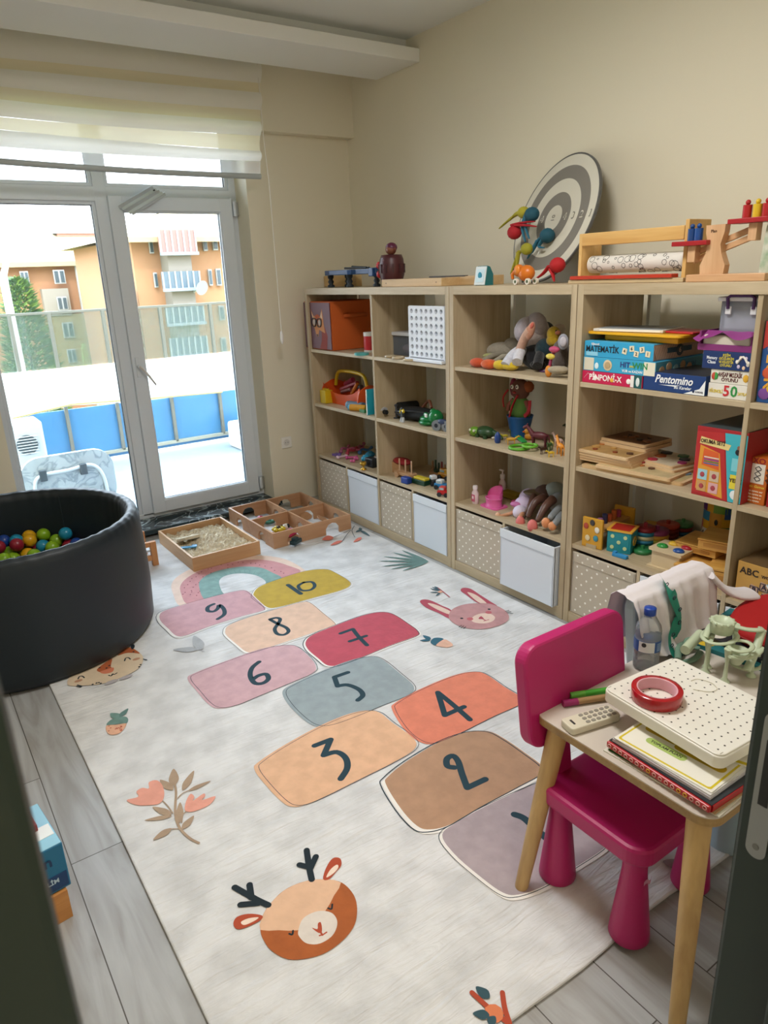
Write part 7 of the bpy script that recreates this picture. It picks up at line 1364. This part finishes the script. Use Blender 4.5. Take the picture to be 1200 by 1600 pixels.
# red pouch and booklets
t = thing('red_pouch', 'large rounded red zip pouch lying on books at the back of the table', 'pouch', (2.045, .895, TT + .03), .2); mrd = mat('#A80A0E', .75, bump=.3, bscale=12)
MB().prism(smooth_path([(-.17, .05, 0), (-.1, .13, 0), (.05, .14, 0), (.17, .08, 0), (.18, -.06, 0), (.08, -.13, 0), (-.08, -.12, 0), (-.15, -.06, 0)], 4), 0, .05, mrd, bev=.02, smooth=True).build('pouch_body', t)
MB().tube(smooth_path([(-.168, .05, .025), (-.1, .128, .025), (.05, .138, .025), (.168, .08, .025), (.178, -.06, .025), (.08, -.128, .025), (-.08, -.118, .025), (-.148, -.06, .025)], 4), .004, mat('#8E060A', .6), 6, True).build('zip_piping', t)
for k, (lb, x, y, yw, c, c2) in enumerate((('lower of two blue-edged booklets lying on the red pouch', 2.13, .90, .5, '#3E86A8', '#C9D8DE'), ('upper teal booklet with a white bird shape on the red pouch', 2.15, .90, .7, '#1E6A78', '#D9E4E6'))):
    m = MB(); m.box((0, 0, .003), (.22, .16, .006), mat('#D8DCDA', .6)).box((0, 0, .0063), (.218, .158, .0012), mat(c, .45)); m.box((0, .073, .0071), (.2, .008, .0006), c2)
    m.prism([(-.04, -.02), (0, .0), (.04, .03), (.01, .02), (.03, -.02), (0, -.015)], 0, .0006, mat(c2, .5), TM((-.02, -.01, .007)))
    one(m, 'booklet', lb, 'book', (x, y, TT + .081 + .0085 * k), yw, ry=-.03)
# shirt with teal tie ribbon over the blue chair
t = thing('white_shirt', 'crumpled white child shirt with a teal patterned tie draped over the blue chair', 'shirt', (1.80, 1.13, .69)); O = Vector(t.location); mshirt = mat('#D9D2D6', .85, bump=.15, bscale=40, sheen=.2)
prf = [(1.205, .50), (1.20, .56), (1.196, .63), (1.185, .685), (1.165, .705), (1.135, .706), (1.108, .695), (1.094, .66), (1.086, .60), (1.072, .55), (1.045, .518)]
def shf(u, v):
    x = 1.595 + .375 * u; i = v * (len(prf) - 1); k = min(int(i), len(prf) - 2); f = i - k; y = prf[k][0] * (1 - f) + prf[k + 1][0] * f; z = prf[k][1] * (1 - f) + prf[k + 1][1] * f
    wv_ = math.sin(u * 19 + v * 2) * .012 + math.sin(u * 41 + 1) * .005
    y += (-abs(wv_) if v > .55 else abs(wv_)) * min(1, abs(v - .5) * 4); x += .012 * math.sin(v * 7 + u * 3) - .03 * (1 - u) * max(0, v - .6); 
    if v > .55: z += .11 * max(0, .28 - u) * (v - .55) * 4 * .6; z += .008 * math.sin(u * 23)* (v - .5)
    return Vector((x, y, z)) - O
MB().sheet(shf, 70, 40, mshirt).build('shirt_body', t)
MB().tube(smooth_path([Vector((1.96, 1.10, .68)) - O, Vector((2.0, 1.07, .63)) - O, Vector((2.05, 1.05, .605)) - O, Vector((2.12, 1.04, .59)) - O], 5, False), [.034] * 15 + [.03], mshirt, 12, flat=.3).build('sleeve', t)
rp_ = [at_y(u, v, y) - O for u, v, y in ((1034, 908, 1.13), (1048, 925, 1.088), (1056, 942, 1.08), (1064, 962, 1.075), (1055, 982, 1.066), (1048, 1000, 1.055), (1053, 1016, 1.04), (1078, 1032, 1.02))]
rp_[0].z += .01
S_ = smooth_path(rp_, 6, False); vs = []
for i, p in enumerate(S_):
    a = S_[max(i - 1, 0)]; c = S_[min(i + 1, len(S_) - 1)]; tt_ = (c - a).normalized(); n_ = tt_.cross(Vector((.35, -1, .25)).normalized()).normalized() * (.03 if i < len(S_) * .6 else .023); vs += [p + n_, p - n_]
MB().add(vs, [(2 * i, 2 * i + 1, 2 * i + 3, 2 * i + 2) for i in range(len(S_) - 1)], mat('#1E8E7C', .6), None, True).build('tie_ribbon', t)
b = MB()
for k in range(3, len(S_), 6):
    c = S_[k]; b.tube([c + Vector((.008 * math.cos(a), -.003, .006 * math.sin(a))) for a in (0, 1.2, 2.5, 3.8, 5)], .0014, mat('#2A3A48' if k % 4 else '#8E3A4A', .6), 5, True)
b.build('tie_print', t)
# boxes seen past the left door jamb
one(MB().box((0, 0, .045), (.3, .14, .09), wood('#B0743A', '#C98E50', 0)).cyl((.1, -.0705, .04), (.1, -.071, .04), .006, None, '#2A2018', 8), 'wooden_box', 'brown wooden box on the floor beyond the left door jamb, under the blue carton', 'box', (-.055, 1.76, .0005), .12)
b = MB(); b.box((0, 0, .07), (.32, .2, .14), mat('#1E6E96', .4), bev=.003).box((.0, 0, .1405), (.316, .196, .001), mat('#8FC4DC', .4)).box((.03, -.03, .1415), (.25, .05, .001), '#E2E8EA').box((0, -.1005, .03), (.31, .002, .045), '#163E6E')
b.text('fen', .045, '#12355E', front(.1, -.1015, .1)); b.text('BİLİM', .018, '#BFD8E6', front(.11, -.102, .035))
one(b, 'carton', 'blue and white printed carton on the floor beyond the left door jamb', 'carton', (-.055, 1.80, .0915), .12)
one(MB().box((0, 0, .01), (.3, .16, .02), mat('#8E1E28', .5), bev=.002), 'book', 'dark red book lying on top of the blue carton at the left', 'book', (-.085, 1.86, .234), .12)

# ---------------------------------------------------------------- unseen lamps: ceiling fill added to brighten the room, warm corridor lamp
def unseen_lamp(label, loc, e, r, col):
    t = thing('unseen_ceiling_light', label, 'ceiling light', loc); MB().cyl((0, 0, -.03), (0, 0, 0), r + .02, None, '#E6E6E2', 32).build('base', t)
    m = bpy.data.materials.new('lamp_diffuser'); m.use_nodes = True; bs = m.node_tree.nodes['Principled BSDF']; bs.inputs['Emission Color'].default_value = (*col, 1); bs.inputs['Emission Strength'].default_value = 2.0
    MB().lathe([(r, -.03), (r, -.05), (r * .9, -.075), (r * .5, -.09), (0, -.095)], m, n=32).build('diffuser', t)
    l = light('lamp_glow', 'AREA', (0, 0, -.11), e, col, (0, 0, 0), r * 2); l.data.shape = 'DISK'; l.parent = t
    return t
unseen_lamp('unseen round white ceiling light added as fill above the middle of the room', (1.2, 1.7, ZC), 15, .3, (1.0, .975, .94))  # added fill to lift the room's brightness, no fitting in view
unseen_lamp('round corridor ceiling light behind the doorway', (.5, -.6, ZC), 10, .25, (1.0, .85, .68))
